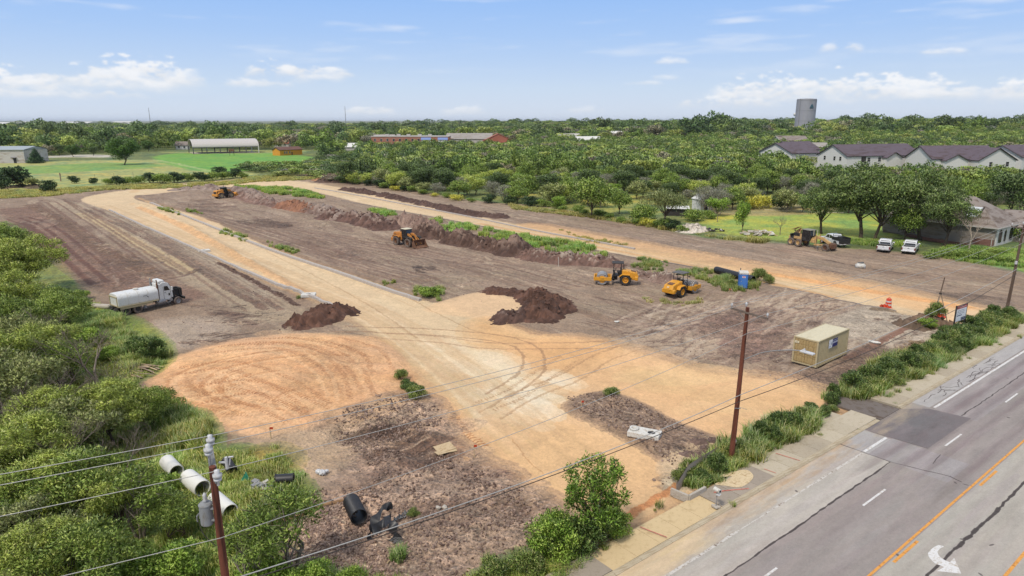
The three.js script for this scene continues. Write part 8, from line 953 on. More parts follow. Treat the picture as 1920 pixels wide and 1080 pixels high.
{ // apartment houses behind the thicket
  const place = (label, a, len, deg) => { const c = [a[0] + Math.cos(deg * RAD) * len, a[1] - Math.sin(deg * RAD) * len]; const t = thing('apartment_house', label, 'apartment house', (a[0] + c[0]) / 2, (a[1] + c[1]) / 2, 0, heading(...a, ...c)); t.position.y = -0.2; return [t, Math.hypot(c[0] - a[0], c[1] - a[1])]; };
  let [t, L] = place('leftmost white apartment house with dark purple roof above the thicket', [127.42, -336.68], 24, 26); gable(t, -L / 2, L / 2 - 6, 0, 10.5, 7.6, 12, B.white, B.roofPurple); windowIn(t, -L / 2, 6.3, 5, 1.4, 1.8, -Math.PI / 2); windowIn(t, -L / 2, 3.2, 5, 1.4, 1.8, -Math.PI / 2); windowIn(t, -L / 2, 6.3, -4, 1.4, 1.8, -Math.PI / 2);
  { const g = new THREE.Group(); g.name = 'wing'; g.position.set(6, 0, -9); g.rotation.y = -0.1; t.add(g); gable(g, -4, 13, 0, 8, 8.6, 12.2, B.white, B.roofPurple); }
  [t, L] = place('second white apartment house from the left, long purple roof facing the site', [144.87, -314.06], 42, 18); gable(t, -L / 2, L / 2, 0, 9, 7.4, 12, B.white, B.roofPurple); for (const z of [-4.5, 1.5, 5]) windowIn(t, -L / 2, 6.2, z, 1.2, 1.7, -Math.PI / 2); for (const x of [-9, -3, 3, 9]) windowIn(t, x, 5.8, 9, 1.6, 1.8, 0);
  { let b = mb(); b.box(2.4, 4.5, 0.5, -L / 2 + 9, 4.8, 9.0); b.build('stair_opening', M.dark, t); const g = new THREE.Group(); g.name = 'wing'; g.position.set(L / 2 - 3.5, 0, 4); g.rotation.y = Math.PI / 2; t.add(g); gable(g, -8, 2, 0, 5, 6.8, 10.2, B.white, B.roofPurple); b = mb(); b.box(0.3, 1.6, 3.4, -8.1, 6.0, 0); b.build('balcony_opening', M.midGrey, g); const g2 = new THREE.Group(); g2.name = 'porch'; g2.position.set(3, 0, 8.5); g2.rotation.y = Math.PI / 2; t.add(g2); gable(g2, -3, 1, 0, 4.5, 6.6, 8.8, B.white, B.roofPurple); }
  [t, L] = place('third white apartment house from the left with front gable facing the site', [176.2, -300.59], 30, 4); gable(t, -L / 2, L / 2, 0, 9, 7, 12, B.white, B.roofPurple); windowIn(t, 2, 5.4, 9, 1.6, 1.9, 0); windowIn(t, 6, 5.4, 9, 1.6, 1.9, 0);
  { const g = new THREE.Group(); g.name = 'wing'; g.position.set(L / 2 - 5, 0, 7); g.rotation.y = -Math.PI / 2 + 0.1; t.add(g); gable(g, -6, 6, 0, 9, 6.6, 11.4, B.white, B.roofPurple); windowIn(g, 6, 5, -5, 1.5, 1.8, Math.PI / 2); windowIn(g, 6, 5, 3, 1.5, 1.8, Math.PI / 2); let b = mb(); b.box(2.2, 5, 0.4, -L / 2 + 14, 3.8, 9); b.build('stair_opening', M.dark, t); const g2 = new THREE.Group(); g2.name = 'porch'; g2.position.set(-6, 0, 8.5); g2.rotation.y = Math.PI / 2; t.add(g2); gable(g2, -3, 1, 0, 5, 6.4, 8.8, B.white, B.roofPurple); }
  [t, L] = place('rightmost white apartment house with purple roof, cut by the picture edge', [216.23, -307.18], 24, 24); gable(t, -L / 2, L / 2, 0, 9, 7.4, 12, B.white, B.roofPurple); windowIn(t, -L / 2, 6, 4, 1.5, 1.8, -Math.PI / 2); windowIn(t, -L / 2, 6, -3, 1.5, 1.8, -Math.PI / 2); windowIn(t, 0, 5.6, 9, 1.6, 1.8, 0);
}
{ // grey house on the right
  const c = [88.55, -123.86], l = [81.61, -133.27], t = thing('grey_house', 'grey house with pale arched window front and roof skylight, right of the lawn', 'house', c[0], c[1], 0, heading(...c, ...l)); let b = mb(); const L = 20, D = 13, e = 3.4;   // long wall along +x, depth towards +z? turned below
  const s = Math.sign(1); const Z = (v) => v; b.box(L, e + 0.3, D, L / 2, e / 2 - 0.15, -D / 2 * -1); b.build('wall', B.taupe, t);
  b = mb(); const o = 0.6, rh = 4.8, p = (x, y, z) => [x, y, z], A0 = p(-o, e, -o), A1 = p(L + o, e, -o), A2 = p(L + o, e, D + o), A3 = p(-o, e, D + o), R0 = p(D / 2, e + rh, D / 2), R1 = p(L - D / 2, e + rh, D / 2); b.quad(A1, A0, R0, R1).quad(A3, A2, R1, R0).tri(A0, A3, R0).tri(A2, A1, R1).quad(A0, A1, A2, A3); b.build('roof', B.roofTaupe, t);
  b = mb(); b.box(L + 1.2, 0.2, 0.12, L / 2, e - 0.05, -o).box(0.12, 0.2, D + 1.2, -o, e - 0.05, D / 2); b.build('gutter', B.pale, t);
  b = mb(); b.box(0.16, e + 0.2, 9, -0.06, e / 2, 5.0); b.build('front_panel', B.white, t);
  for (const [z, w] of [[2.2, 1.5], [4.6, 0.9], [7.4, 1.5]]) { const g = new THREE.Group(); g.name = 'arched_window'; g.position.set(-0.16, 0, z); g.rotation.y = -Math.PI / 2; t.add(g); b = mb(); const pts = [[-w / 2, 0.5], [w / 2, 0.5], [w / 2, 2.2]]; for (let k = 1; k < 8; k++) pts.push([Math.cos(k / 8 * Math.PI) * w / 2, 2.2 + Math.sin(k / 8 * Math.PI) * w / 2]); pts.push([-w / 2, 2.2]); b.prism(pts, 0.06, 0, 0, 0.0); b.build('pane', M.glass, g); b = mb(); b.box(0.06, 2.4, 0.1, 0, 1.6, 0.0).box(w, 0.06, 0.1, 0, 2.2, 0.0); b.build('muntin', M.dark, g); }
  b = mb(); b.box(0.14, 1.5, 0.14, 0.3, 0.7, -0.1); b.build('downpipe', B.pale, t); b = mb(); b.box(3.4, 1.2, 0.14, 1.7, 0.55, -0.08); b.build('brick_base', B.brickDark, t);
  const sl = Math.atan2(rh, D / 2 + o); b = mb(); b.box(3.2, 0.1, 3.0, 5.5, e + 2.25, 2.5, -sl, 0, 0); b.build('skylight', mat(col(222, 228, 236), { roughness: 0.2 }), t); b = mb(); b.box(3.6, 0.16, 0.14, 5.5, e + 1.2, 0.95).box(0.14, 0.16, 3.2, 7.3, e + 2.25, 2.5, -sl).box(0.14, 0.16, 3.2, 3.7, e + 2.25, 2.5, -sl); b.build('skylight_frame', M.dark, t); b = mb(); b.cyl(0.18, 0.18, 0.9, 14, e + 3.4, 5).cyl(0.3, 0.3, 0.12, 14, e + 3.9, 5); b.build('roof_vent', M.porcelain, t);
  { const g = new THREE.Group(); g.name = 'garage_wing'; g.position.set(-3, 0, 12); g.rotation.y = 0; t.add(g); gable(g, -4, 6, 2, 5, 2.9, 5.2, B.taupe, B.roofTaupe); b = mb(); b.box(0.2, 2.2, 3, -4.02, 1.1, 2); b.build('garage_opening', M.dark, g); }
  const box_ = thing('letterbox', 'white letterbox post by the grey house drive at the right pole', 'letterbox', 93.06, -123.31); b = mb(); b.box(0.1, 1.2, 0.1, 0, 0.6, 0); b.build('post', M.porcelain, box_); b = mb(); b.rbox(0.5, 0.45, 0.35, 0, 1.35, 0, 0.1); b.build('box', M.porcelain, box_);
  const w2 = thing('brick_wall', 'low red brown wall at the foot of the grey house bank', 'wall'); { const q = [[78.43, -134.54], [79.96, -129.58], [82.17, -124.96], [83.98, -121.7]]; w2.position.set(q[0][0], ground(...q[0]), q[0][1]); b = mb(); for (let k = 0; k < q.length - 1; k++) b.beam([q[k][0] - q[0][0], 0.25, q[k][1] - q[0][1]], [q[k + 1][0] - q[0][0], 0.25, q[k + 1][1] - q[0][1]], 0.25, 0.6); b.build('wall_run', B.brickDark, w2); }
}
{ // small buildings round the lawn
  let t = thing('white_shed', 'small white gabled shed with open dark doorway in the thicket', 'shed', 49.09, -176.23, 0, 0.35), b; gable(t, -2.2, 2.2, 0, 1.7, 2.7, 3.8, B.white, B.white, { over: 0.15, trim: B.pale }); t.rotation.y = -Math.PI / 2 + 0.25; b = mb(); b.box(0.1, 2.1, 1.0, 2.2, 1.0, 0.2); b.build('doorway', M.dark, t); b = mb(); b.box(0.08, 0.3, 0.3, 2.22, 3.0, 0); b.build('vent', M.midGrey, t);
  t = thing('rusty_carport', 'low rusty sheet roof standing right of the white shed', 'carport', 55.75, -185.31); b = mb(); b.box(5.5, 0.08, 3.4, 0, 1.9, 0, 0.08, 0.2, 0.04); b.build('sheet_roof', mat(col(190, 170, 156), { map: GR.rust, roughness: 0.7 }), t); for (const [x, z] of [[-2.4, 1.3], [2.4, 1.3], [-2.4, -1.3], [2.4, -1.3]]) { b = mb(); b.box(0.1, 1.9, 0.1, x, 0.95, z); b.build('post', M.oldWood, t); }
  t = thing('lean_to', 'white roofed lean-to half hidden left of the white shed', 'shed', 40.35, -166.01); b = mb(); b.box(5.5, 0.08, 2.8, 0, 2.0, 0, 0.15, -0.2, 0); b.build('sheet_roof', B.white, t); b = mb(); b.box(5.2, 1.8, 2.2, 0, 0.8, -0.2, 0, -0.2, 0); b.build('wall', M.dark, t);
  t = thing('white_canopy', 'flat white canopy roof on thin posts behind the lawn', 'canopy', 77.27, -180.66); b = mb(); b.box(8.5, 0.25, 4, 0, 2.9, 0, 0.03, 0.15, 0.02); b.build('canopy_roof', B.white, t); for (const [x, z] of [[-3.8, 1.5], [3.8, 1], [-3.6, -1.6], [3.6, -1.8]]) { b = mb(); b.box(0.12, 2.9, 0.12, x, 1.45, z); b.build('post', M.steel, t); }
  t = thing('grey_silo', 'tall dark grey box shaped shed between the lawn trees', 'shed', 80.07, -142.7, 0, 0.4); b = mb(); b.box(2.6, 5.0, 2.6, 0, 2.4, 0); b.build('wall', mat(col(104, 98, 104), { map: GR.mud }), t); b = mb(); b.box(2.9, 0.15, 2.9, 0, 4.95, 0, 0, 0, 0.05); b.build('roof', M.midGrey, t);
}
{ // far side of the meadow
  let t = thing('metal_hall', 'white metal hall with pale grey roof at the left picture edge', 'hall', -264.11, -376.14), b; const e = 7.2; t.rotation.y = 0.08;                         // near corner at the origin
  b = mb(); b.box(26, e + 0.4, 22, -13, e / 2 - 0.2, -11); b.build('wall', B.pale, t); for (let k = 0; k < 9; k++) { b = mb(); b.box(0.1, e, 0.12, 0.04, e / 2, -1 - k * 2.5); b.build('wall_rib', B.white, t); } b = mb(); b.quad([-26.4, e, 0.4], [0.4, e, 0.4], [0.4, e + 1.6, -11], [-26.4, e + 1.6, -11]).quad([-26.4, e + 1.6, -11], [0.4, e + 1.6, -11], [0.4, e, -22.4], [-26.4, e, -22.4]).tri([0.05, e - 0.3, 0], [0.05, e - 0.3, -22], [0.05, e + 1.5, -11]).quad([-26.4, e - 0.05, 0.4], [-26.4, e - 0.05, -22.4], [0.4, e - 0.05, -22.4], [0.4, e - 0.05, 0.4]); b.build('roof', B.metalRoof, t); b = mb(); b.box(1.4, 2.6, 0.12, -5.2, 1.3, 0.05); b.build('door', M.dark, t); b = mb(); b.box(2.6, 0.25, 1.2, -5.4, 2.9, 0.5); b.build('door_canopy', M.dark, t); b = mb(); b.box(0.8, 0.8, 0.1, -13.6, 4.2, 0.04); b.build('wall_vent', M.midGrey, t); b = mb(); b.box(0.22, e, 0.22, 0.05, e / 2, 0.05).box(26.5, 0.25, 0.2, -13, e - 0.05, 0.42); b.build('gutter', B.metalRoof, t);
  // arched pavilion
  const a = [-219.9, -479.13], c = [a[0] + 0.857 * 44, a[1] - 0.515 * 44], L = Math.hypot(c[0] - a[0], c[1] - a[1]); t = thing('arched_pavilion', 'open pavilion with grey barrel vault roof beside the bright field', 'pavilion', (a[0] + c[0]) / 2, (a[1] + c[1]) / 2, 0, heading(...a, ...c)); b = mb(); const W = 13, pts = [], e2 = 4.6, rise = 5.2; for (let k = 0; k <= 16; k++) { const an = k / 16 * Math.PI; pts.push([Math.cos(an) * W, e2 + Math.sin(an) * rise]); } for (let k = 16; k >= 0; k--) { const an = k / 16 * Math.PI; pts.push([Math.cos(an) * (W - 0.3), e2 - 0.3 + Math.sin(an) * rise]); } b.prism(pts, L, 0, 0, -W, 0, 0, Math.PI / 2, 0); b.build('vault_roof', B.vault, t); b = mb(); b.prism([...pts.slice(0, 17)], 0.3, -L / 2 + 2, -0.1, -W, 0, 0, Math.PI / 2, 0); b.build('end_wall', M.dark, t); for (let k = 0; k <= 5; k++) for (const z of [-0.2, -2 * W + 0.2]) { b = mb(); b.box(0.6, e2 + 0.2, 0.6, mix(-L / 2 + 0.4, L / 2 - 0.4, k / 5), e2 / 2, z); b.build('post', k === 5 ? B.white : M.midGrey, t); } b = mb(); b.box(L, 0.5, 0.4, 0, e2 - 0.2, -0.2).box(L, 0.12, 0.2, 0, 2.2, -0.3); b.build('beam', M.midGrey, t); b = mb(); b.box(L - 1, 0.2, 2 * W - 1, 0, 0.1, -W); b.build('floor_slab', M.concrete, t);
  t = thing('scoreboard', 'dark scoreboard on two posts in front of the pavilion', 'scoreboard', -184.28, -457.1); b = mb(); b.box(3.6, 1.6, 0.3, 0, 3.6, 0); b.build('board', M.rust, t); for (const x of [-1.4, 1.4]) { b = mb(); b.box(0.2, 3, 0.2, x, 1.5, 0); b.build('post', M.dark, t); }
  // yellow house
  { const p = [-156.2, -457.1], q = [-145.88, -471.56], l = Math.hypot(q[0] - p[0], q[1] - p[1]); t = thing('yellow_house', 'small bright yellow house with brown roof at the right end of the bright field', 'house', (p[0] + q[0]) / 2, (p[1] + q[1]) / 2 - 3.5, 0, heading(...p, ...q)); gable(t, -l / 2, l / 2, 0, 4, 3.5, 5.2, B.orange, B.brownRoof, { over: 0.4 }); for (const x of [-5.2, -3.6, -1.2]) windowIn(t, x, 1.9, 4, 0.8, 1.3, 0, B.white, M.glass); b = mb(); b.box(1.0, 2.1, 0.1, 0.6, 1.05, 4.02); b.build('door', B.brownRoof, t); }
  // brick school
  { const p = [-117.17, -581.66], q = [-52.57, -581.66], l = Math.hypot(q[0] - p[0], q[1] - p[1]), h = 9.4; t = thing('brick_school', 'long two storey brick school with small windows behind the thicket', 'school', (p[0] + q[0]) / 2, (p[1] + q[1]) / 2, 0, heading(...p, ...q)); b = mb(); b.box(l, h, 18, 0, h / 2, -9); b.build('wall', B.brick, t); b = mb(); b.box(l + 0.6, 0.7, 18.6, 0, h + 0.3, -9); b.build('parapet', B.pale, t); for (let k = 0; k < 8; k++) for (const y of [2.8, 6.8]) windowIn(t, -l / 2 + 3 + k * 5.2, y, 0, 1.6, 1.9, 0, B.pale); for (const x of [l / 2 - 19, l / 2 - 5]) { b = mb(); b.box(8, 6.6, 1.4, x, 3.3, 0.7); b.build('entry_bay', B.white, t); b = mb(); b.box(8.4, 2.2, 0.3, x, 7.8, 1.2, -0.6); b.build('blue_canopy', B.canopyBlue, t); } for (let k = 0; k < 5; k++) { b = mb(); b.box(3, 1.6, 3, -l / 2 + 12 + k * 9, h + 1.2, -8 - (k % 2) * 4); b.build('roof_unit', B.pale, t); }
    t = thing('grey_hall', 'pale grey roofed hall right of the brick school', 'hall', -36.88, -617.61); gable(t, -20, 19, 0, 14, 7, 11.5, B.pale, B.roofGrey, { over: 0.6, trim: B.pale });
    t = thing('brick_gable_hall', 'red brick gabled hall at the right end of the school', 'hall', -11.93, -599.1, 0, -Math.PI / 2 + 0.05); gable(t, -14, 8, 0, 13, 5.6, 11.5, B.brickRed, B.brickRed, { over: 0.3, trim: B.brickRed }); b = mb(); b.box(6, 4, 12, 9, 1.8, -7); b.build('white_annex', B.white, t); for (const z of [-9, -5]) windowIn(t, 12, 2.4, z, 1.2, 1.2, Math.PI / 2); }
  // houses among the far trees
  const small = (label, x, z, w, wallM, roofM, turn) => { const h = thing('house', label, 'house', x, z, ground(x, z), turn); gable(h, -w / 2, w / 2, 0, w * 0.32, 3.4, 6, wallM, roofM, { over: 0.5, trim: B.pale }); windowIn(h, -w * 0.2, 1.9, w * 0.32, 1.3, 1.3, 0); windowIn(h, w * 0.25, 1.9, w * 0.32, 1.3, 1.3, 0); };
  for (const [x, z, w, m, f, a, l] of [[-376.02, -581.66, 20, B.pale, B.metalRoof, 0.2, 'pale house with light roof behind the trees right of the metal hall'], [-264.71, -559.91, 9, B.white, B.roofTaupe, 0.1, 'small white house left of the arched pavilion'], [-350.26, -721.46, 18, B.pale, B.roofGrey, 0, 'grey roofed house in the trees above the arched pavilion, left'], [-199.24, -605.14, 12, B.pale, B.brickRed, 0.1, 'red roofed house behind the yellow house'], [-170.23, -658.24, 26, B.white, B.roofTaupe, 0.2, 'pale house with brown roof left of the school'], [-195.09, -797.98, 30, B.pale, B.roofGrey, 0.1, 'long grey roofed house in the far trees left of the school'], [-119.83, -520.91, 22, B.pale, B.white, 0.1, 'white roofed shed at the street left of the school'], [125.49, -842.62, 30, B.pale, B.roofTaupe, 0.3, 'brown roofed house in the far trees, centre right'], [150.59, -797.98, 26, B.white, B.roofTaupe, 0.1, 'white walled house in the far trees, centre right'], [196.28, -842.62, 34, B.pale, B.roofTaupe, 0, 'wide brown roofed house in the far trees near the dark grove'], [402.21, -842.62, 16, B.pale, B.brownRoof, 0.2, 'brown roofed house on the slope below the water tower'], [58.47, -721.46, 26, B.white, B.white, 0.1, 'white roofed house in the far trees right of the brick hall'], [22.16, -658.24, 26, B.pale, B.roofPurple, 0.1, 'dark roofed house right of the brick gabled hall'], [95.56, -757.81, 24, B.white, B.white, 0.3, 'second white roofed house in the far trees right of the brick hall']]) small(l, x, z, w, m, f, a);
  { const q = rng(77); for (let k = 0; k < 22; k++) { const dd = 430 + 620 * q(), a2 = mix(-0.62, 0.5, q()), x = a2 * dd, z = -dd; if (a2 < 0.02 && dd < 680) continue; const h = thing('house', 'pale roof just showing among the far trees', 'house', x, z, ground(x, z), q() * 0.8 - 0.4, 'pale roofs scattered among the far trees'); gable(h, -11, 11, 0, 7, 5.6, 9, B.white, [B.white, B.roofGrey, B.pale, B.roofTaupe][k % 4], { over: 0.5, trim: B.pale }); } }
  for (const [x, z, w, l] of [[-3225.58, -4691.89, 190, 'long white warehouse on the far left horizon'], [-2085.04, -3387.05, 130, 'white warehouse on the horizon above the metal hall'], [-2584.02, -4691.89, 130, 'pale warehouse on the horizon above the round tree'], [-1581.98, -2175.42, 60, 'white barn roof near the left horizon']]) { const h = thing('warehouse', l, 'warehouse', x, z); gable(h, -w / 2, w / 2, 0, 40, 12, 17, B.white, B.white, { over: 0.5, trim: B.white }); }
}
{ // water tower and masts
  const d = -720, x = 300, t = thing('water_tower', 'grey cylindrical water tower rising above the trees on the right horizon', 'water tower', x, d); let b = mb(); b.lathe([[9.6, 0], [9.6, 42.6], [9.3, 43.2], [9.5, 43.4], [9.5, 43.8], [0.001, 44.4]], 0, 0, 0, 0, 0, 0, 48); b.build('tank', mat(col(172, 172, 180), { map: GR.faint, roughness: 0.6, metalness: 0.1 }), t); b = mb(); for (const y of [12, 22, 32, 42]) b.lathe([[9.6, y], [9.68, y], [9.68, y + 0.25], [9.6, y + 0.25]], 0, 0, 0, 0, 0, 0, 48); b.build('weld_ring', M.grey, t); b = mb(); b.prism([[-1.9, 0], [1.9, 0], [0.5, 2.6], [0, 3.2], [-0.5, 2.6]], 0.8, 0, 0, 0).prism([[-2.2, -0.8], [2.2, -0.8], [1.6, -0.2], [-1.6, -0.2]], 0.8); const em = b.build('emblem', mat(col(72, 108, 124)), t); em.position.set(1.6, 35.6, 9.6); em.rotation.y = 0.18; b = mb(); b.bar([-8.4, 1, 5], [-8.4, 44, 5], 0.2); b.build('ladder', M.grey, t);
  const far = thing('distant_water_tower', 'tiny far water tower left of the grey one on the horizon', 'water tower', 930, -2300); b = mb(); b.cyl(3, 3, 36, 0, 18, 0); b.build('stem', M.grey, far); b = mb(); b.lathe([[0.001, 34], [9, 38], [11, 42], [9, 46], [0.001, 49]], 0, 0, 0, 0, 0, 0, 24); b.build('tank', B.white, far);
  for (const [mx, mz, h, l] of [[-1545, -3000, 75, 'thin radio mast on the left horizon'], [-710, -3000, 82, 'thin radio mast on the horizon above the school']]) { const m = thing('radio_mast', l, 'mast', mx, mz); b = mb(); b.bar([0, 0, 0], [0, h, 0], 1.4, 0.7); b.build('mast', M.grey, m); for (const y of [h * 0.6, h * 0.85]) { b = mb(); b.bar([-2.4, y, 0], [2.4, y, 0], 0.5); b.build('antenna', M.grey, m); } }
  // meadow fence
  const f = thing('wire_fence', 'wire fence with wooden corner post along the meadow edge', 'fence', -171.92, -262.31); const q = [[-171.92, -262.31], [-168.58, -267.1], [-164.7, -272.05], [-160.02, -277.19], [-155.18, -282.53]].map(([px, pz]) => [px - f.position.x, pz - f.position.z]); q.forEach(([px, pz], k) => { const bb = mb(); bb.bar([px, -0.1, pz], [px + 0.05, k ? 2.0 : 3.2, pz], k ? 0.06 : 0.22); bb.build('post', M.oldWood, f); }); b = mb(); for (const y of [0.5, 1.0, 1.5, 1.9]) for (let k = 0; k < q.length - 1; k++) b.bar([q[k][0], y, q[k][1]], [q[k + 1][0], y, q[k + 1][1]], 0.012, 0.012, 4); b.build('wire', M.steel, f);
}

// ---------------------------------------------------------------- the thicket and the woods beyond
{
  const r = rng(2001), wood = [[-130.94, -326.36], [-98.01, -288.07], [-73.16, -262.31], [-48.58, -240.72], [-35.1, -225.79], [-17.34, -202.19], [5.72, -182.96], [18.43, -167.96], [29.85, -151.87], [39.32, -134.54], [43.88, -148.69], [52.53, -172], [74.36, -182.96], [79.98, -176.23], [98.33, -172], [100.31, -151.87], [133.14, -169.96], [891.04, -1168.83], [463.34, -1382.35], [-57.92, -1266.69], [-255.64, -1047.35], [-115.84, -471.56], [-112.7, -407.09], [-110.32, -357.97]];
  const out = [[[38.96, -133.27], [48.37, -162.24], [59.26, -172], [72.73, -172], [89.51, -167.96], [92.17, -158.64], [70.26, -119.62], [51.27, -119.62]], [[37.14, -160.42], [52.53, -172], [60.23, -198.03], [44.38, -192.75]], [[68.03, -115.64], [88.26, -115.64], [124.25, -165.06], [110.51, -169.96], [88.58, -144.15]], [[-107.85, -520.91], [5.99, -520.91], [10.86, -948.64], [-195.47, -948.64]], [[24.24, -172], [31.59, -167.96], [40.88, -174.09], [43.83, -200.79], [26.61, -200.79]], [[54.77, -160.42], [69.24, -169.96], [75.29, -185.31], [63.71, -185.31]], [[-123.56, -503.37], [-72.4, -471.56], [-92.67, -605.14], [-161.16, -658.24]], [[-118.41, -333.74], [-101.02, -349.52], [-147.79, -520.91], [-183.74, -520.91]]];
  const houses = scene.children.filter((o) => /apartment|house|hall/.test(o.name)).flatMap((o) => [[o.position.x, o.position.z, o.name.startsWith('apart') ? 22 : 14], [o.position.x * 0.965, o.position.z * 0.965, 13]]);
  const cand = [], cell = new Map(), ok = (x, z, d) => { const i = Math.floor(x / 8), j = Math.floor(z / 8); for (let a = -1; a <= 1; a++) for (let b = -1; b <= 1; b++) for (const p of cell.get((i + a) + ',' + (j + b)) ?? []) if (Math.hypot(p[0] - x, p[1] - z) < d) return false; const k = i + ',' + j; if (!cell.has(k)) cell.set(k, []); cell.get(k).push([x, z]); return true; };
  for (let n = 0; n < 90000 && cand.length < 2600; n++) {
    const dd = 165 + Math.pow(r(), 0.7) * 460, an = mix(-0.55, 0.66, r()), x = Math.tan(an) * dd, z = -dd;
    if (!inside(wood, x, z) || out.some((p) => inside(p, x, z)) || houses.some(([hx, hz, hr]) => Math.hypot(hx - x, hz - z) < hr) || (x > 120 && x < 300 && z < -262 && z > -312)) continue;
    if (samp(N1, x / 90 + 0.2, z / 90) > 0.72) continue;
    if (!ok(x, z, dd < 260 ? 3.3 : 4.6)) continue; cand.push([x, z, Math.hypot(x, z)]);
  }
  cand.sort((a, b) => a[2] - b[2]);
  const pick = (x, z) => { const n = samp(N1, x / 180 + 0.3, z / 180), q = r(); const grey = sstep(0.0, 0.9, samp(N1, x / 260, z / 260 + 0.4)) * 0.55; if (q < grey) return 'twig'; const p = r(); if (n > 0.5) return p < 0.45 ? 'bright' : p < 0.75 ? 'light' : 'green'; if (n < -0.5) return p < 0.5 ? 'dark' : p < 0.8 ? 'olive' : 'green'; return p < 0.3 ? 'green' : p < 0.5 ? 'olive' : p < 0.68 ? 'light' : p < 0.82 ? 'dark' : p < 0.94 ? 'bright' : 'twig'; };
  const say = { green: 'mid green rounded tree', light: 'light yellowish green tree', dark: 'dark green tree', olive: 'grey green tree', bright: 'bright green low tree', twig: 'grey leafless brush tree' };
  const zone = (x, z) => { const a = x / -z; return [[-0.22, 'left of the dark mound'], [-0.16, 'behind the dark mound'], [-0.1, 'by the dark windrow left end'], [-0.03, 'by the dark windrow right end'], [0.03, 'behind the back road'], [0.09, 'left of the large spreading tree'], [0.16, 'behind the large spreading tree'], [0.24, 'behind the umbrella tree'], [0.31, 'behind the white shed'], [0.37, 'behind the lawn'], [0.45, 'below the leftmost apartment house'], [0.53, 'below the middle apartment houses'], [9, 'behind the grey house']].find((v) => a < v[0])[1]; };
  const near = cand.slice(0, 280), rest = cand.slice(280);
  for (const [x, z] of near) { const k = pick(x, z), s = (0.66 + 0.42 * r()) * (k === 'bright' ? 0.9 : 1), dz = Math.hypot(x, z), l = `${s > 0.94 ? 'large ' : s < 0.76 ? 'small ' : ''}${say[k]} ${dz < 200 ? 'in front thicket' : dz < 225 ? 'in mid thicket' : 'in rear thicket'}, ${zone(x, z)}`; const low = x > 125 && z < -190 ? 0.8 : x / -z < -0.24 ? 0.5 : 1; K[k](l, x, z, s * (low < 1 ? 0.8 : 1), r() * 6.28, l.replace(/ tree /, ' trees '), s * low * (0.75 + 0.35 * r())); }
  // low growth along the front of the thicket
  const edge = smooth([[-74.47, -267.1], [-47.81, -236.81], [-34.58, -222.34], [-16.99, -198.03], [5.65, -180.66], [18.12, -165.06], [29.1, -147.91], [36.23, -139.19]], false, 12); edge.forEach(([x, z], i) => { if (i % 3) return; for (let k = 0; k < 1; k++) { const kk = r() < 0.55 ? 'low' : r() < 0.6 ? 'yellow' : 'lowDark'; const s = 0.55 + 0.4 * r(); K[kk](`${kk === 'low' ? 'green' : kk === 'yellow' ? 'yellowish' : 'dark'} bush along the front edge of the thicket, ${zone(x, z)}`, x + (r() - 0.5) * 2, z - 1.5 - r() * 3, s, r() * 6.28, `${kk} bushes along the front of the thicket, ${zone(x, z)}`, s * 0.8); } });
  // the woods farther off, where trees merge
  const farShape = (seed, cols, h, rad, n) => { const t = treeShape(seed, { h, r: rad, t: 0.3, n, leaf: [0.95, 0.55], cols, lobes: 10, lobe: 0.46, fill: 0.66, skirt: 0.8, even: true }); return t.crown; };
  const kinds = [['dark green', [[66, 88, 46], [94, 116, 60]]], ['mid green', [[92, 116, 50], [124, 146, 66]]], ['light green', [[104, 126, 52], [146, 164, 78]]], ['grey green', [[98, 102, 68], [136, 136, 96]]], ['grey brown', [[100, 104, 80], [128, 130, 102]]], ['yellow green', [[112, 132, 58], [148, 162, 82]]]].map(([n, c], i) => [n, farShape(300 + i, c, 8.4, 5.2, 800), []]);
  const put_ = (x, z, s, sy, q) => kinds[q][2].push([x, z, s, sy]);
  const openLand = [[[-177.99, -180.66], [-146.32, -195.36], [-139.74, -236.81], [-103.42, -267.1], [-88.73, -319.3], [-144.79, -539.71], [-270.28, -559.91], [-283.98, -486.95], [-304.28, -450.2], [-300.55, -407.09], [-355.98, -366.84]], [[-104.25, -503.37], [5.79, -503.37], [9.65, -842.62], [-173.75, -842.62]], [[-119.57, -486.95], [-97.15, -486.95], [-122.93, -617.61], [-151.3, -617.61]]];
  const kind4 = (x, z) => { const n = samp(N1, x / 300, z / 300) + (r() - 0.5) * 1.3; const q = r(); return q < 0.06 ? 4 : q < 0.15 ? 5 : n < -0.35 ? 0 : n < 0.3 ? 1 : n < 0.75 ? 2 : 3; };
  for (const [x, z] of rest) { const low = x > 110 && z > -300; put_(x, z, (low ? 0.6 : 0.7) + 0.4 * r(), (low ? 0.58 : x / -z < -0.22 ? 0.3 : 0.75) + (x / -z < -0.22 ? 0.15 : 0.3) * r(), kind4(x, z)); }
  cell.clear();
  for (let n = 0; n < 90000; n++) { const dd = 340 * Math.pow(7.5, r()), an = mix(-0.72, 0.72, r()), x = Math.tan(an) * dd, z = -dd; if (z > -640 && inside(wood, x, z)) continue; if (dd < 700 && (openLand.some((p) => inside(p, x, z)) || out.some((p) => inside(p, x, z)))) continue; if (houses.some(([hx, hz, hr]) => Math.hypot(hx - x, hz - z) < hr)) continue; const gap = dd < 800 ? 9.5 : dd < 1400 ? 12 : 22; if (Math.hypot(x - 300, z + 720) < 14 || !ok(x, z, Math.min(gap, 9.5))) continue; if (gap > 10 && r() > (8 / gap)) continue; const s = (dd < 450 ? 0.8 : dd < 1400 ? 1.25 : 1.4) * (0.55 + 0.95 * r() * r() + 0.2 * r()); if (dd < 1500 && samp(N1, x / 230 + 0.7, z / 230) > 0.75) continue; const big = r() < 0.07 ? 1.6 : 1; put_(x, z, s * big * (dd > 1400 ? 1.6 : 1.1), s * big * (dd > 800 ? 0.85 : 1), big > 1 ? 0 : kind4(x, z)); }
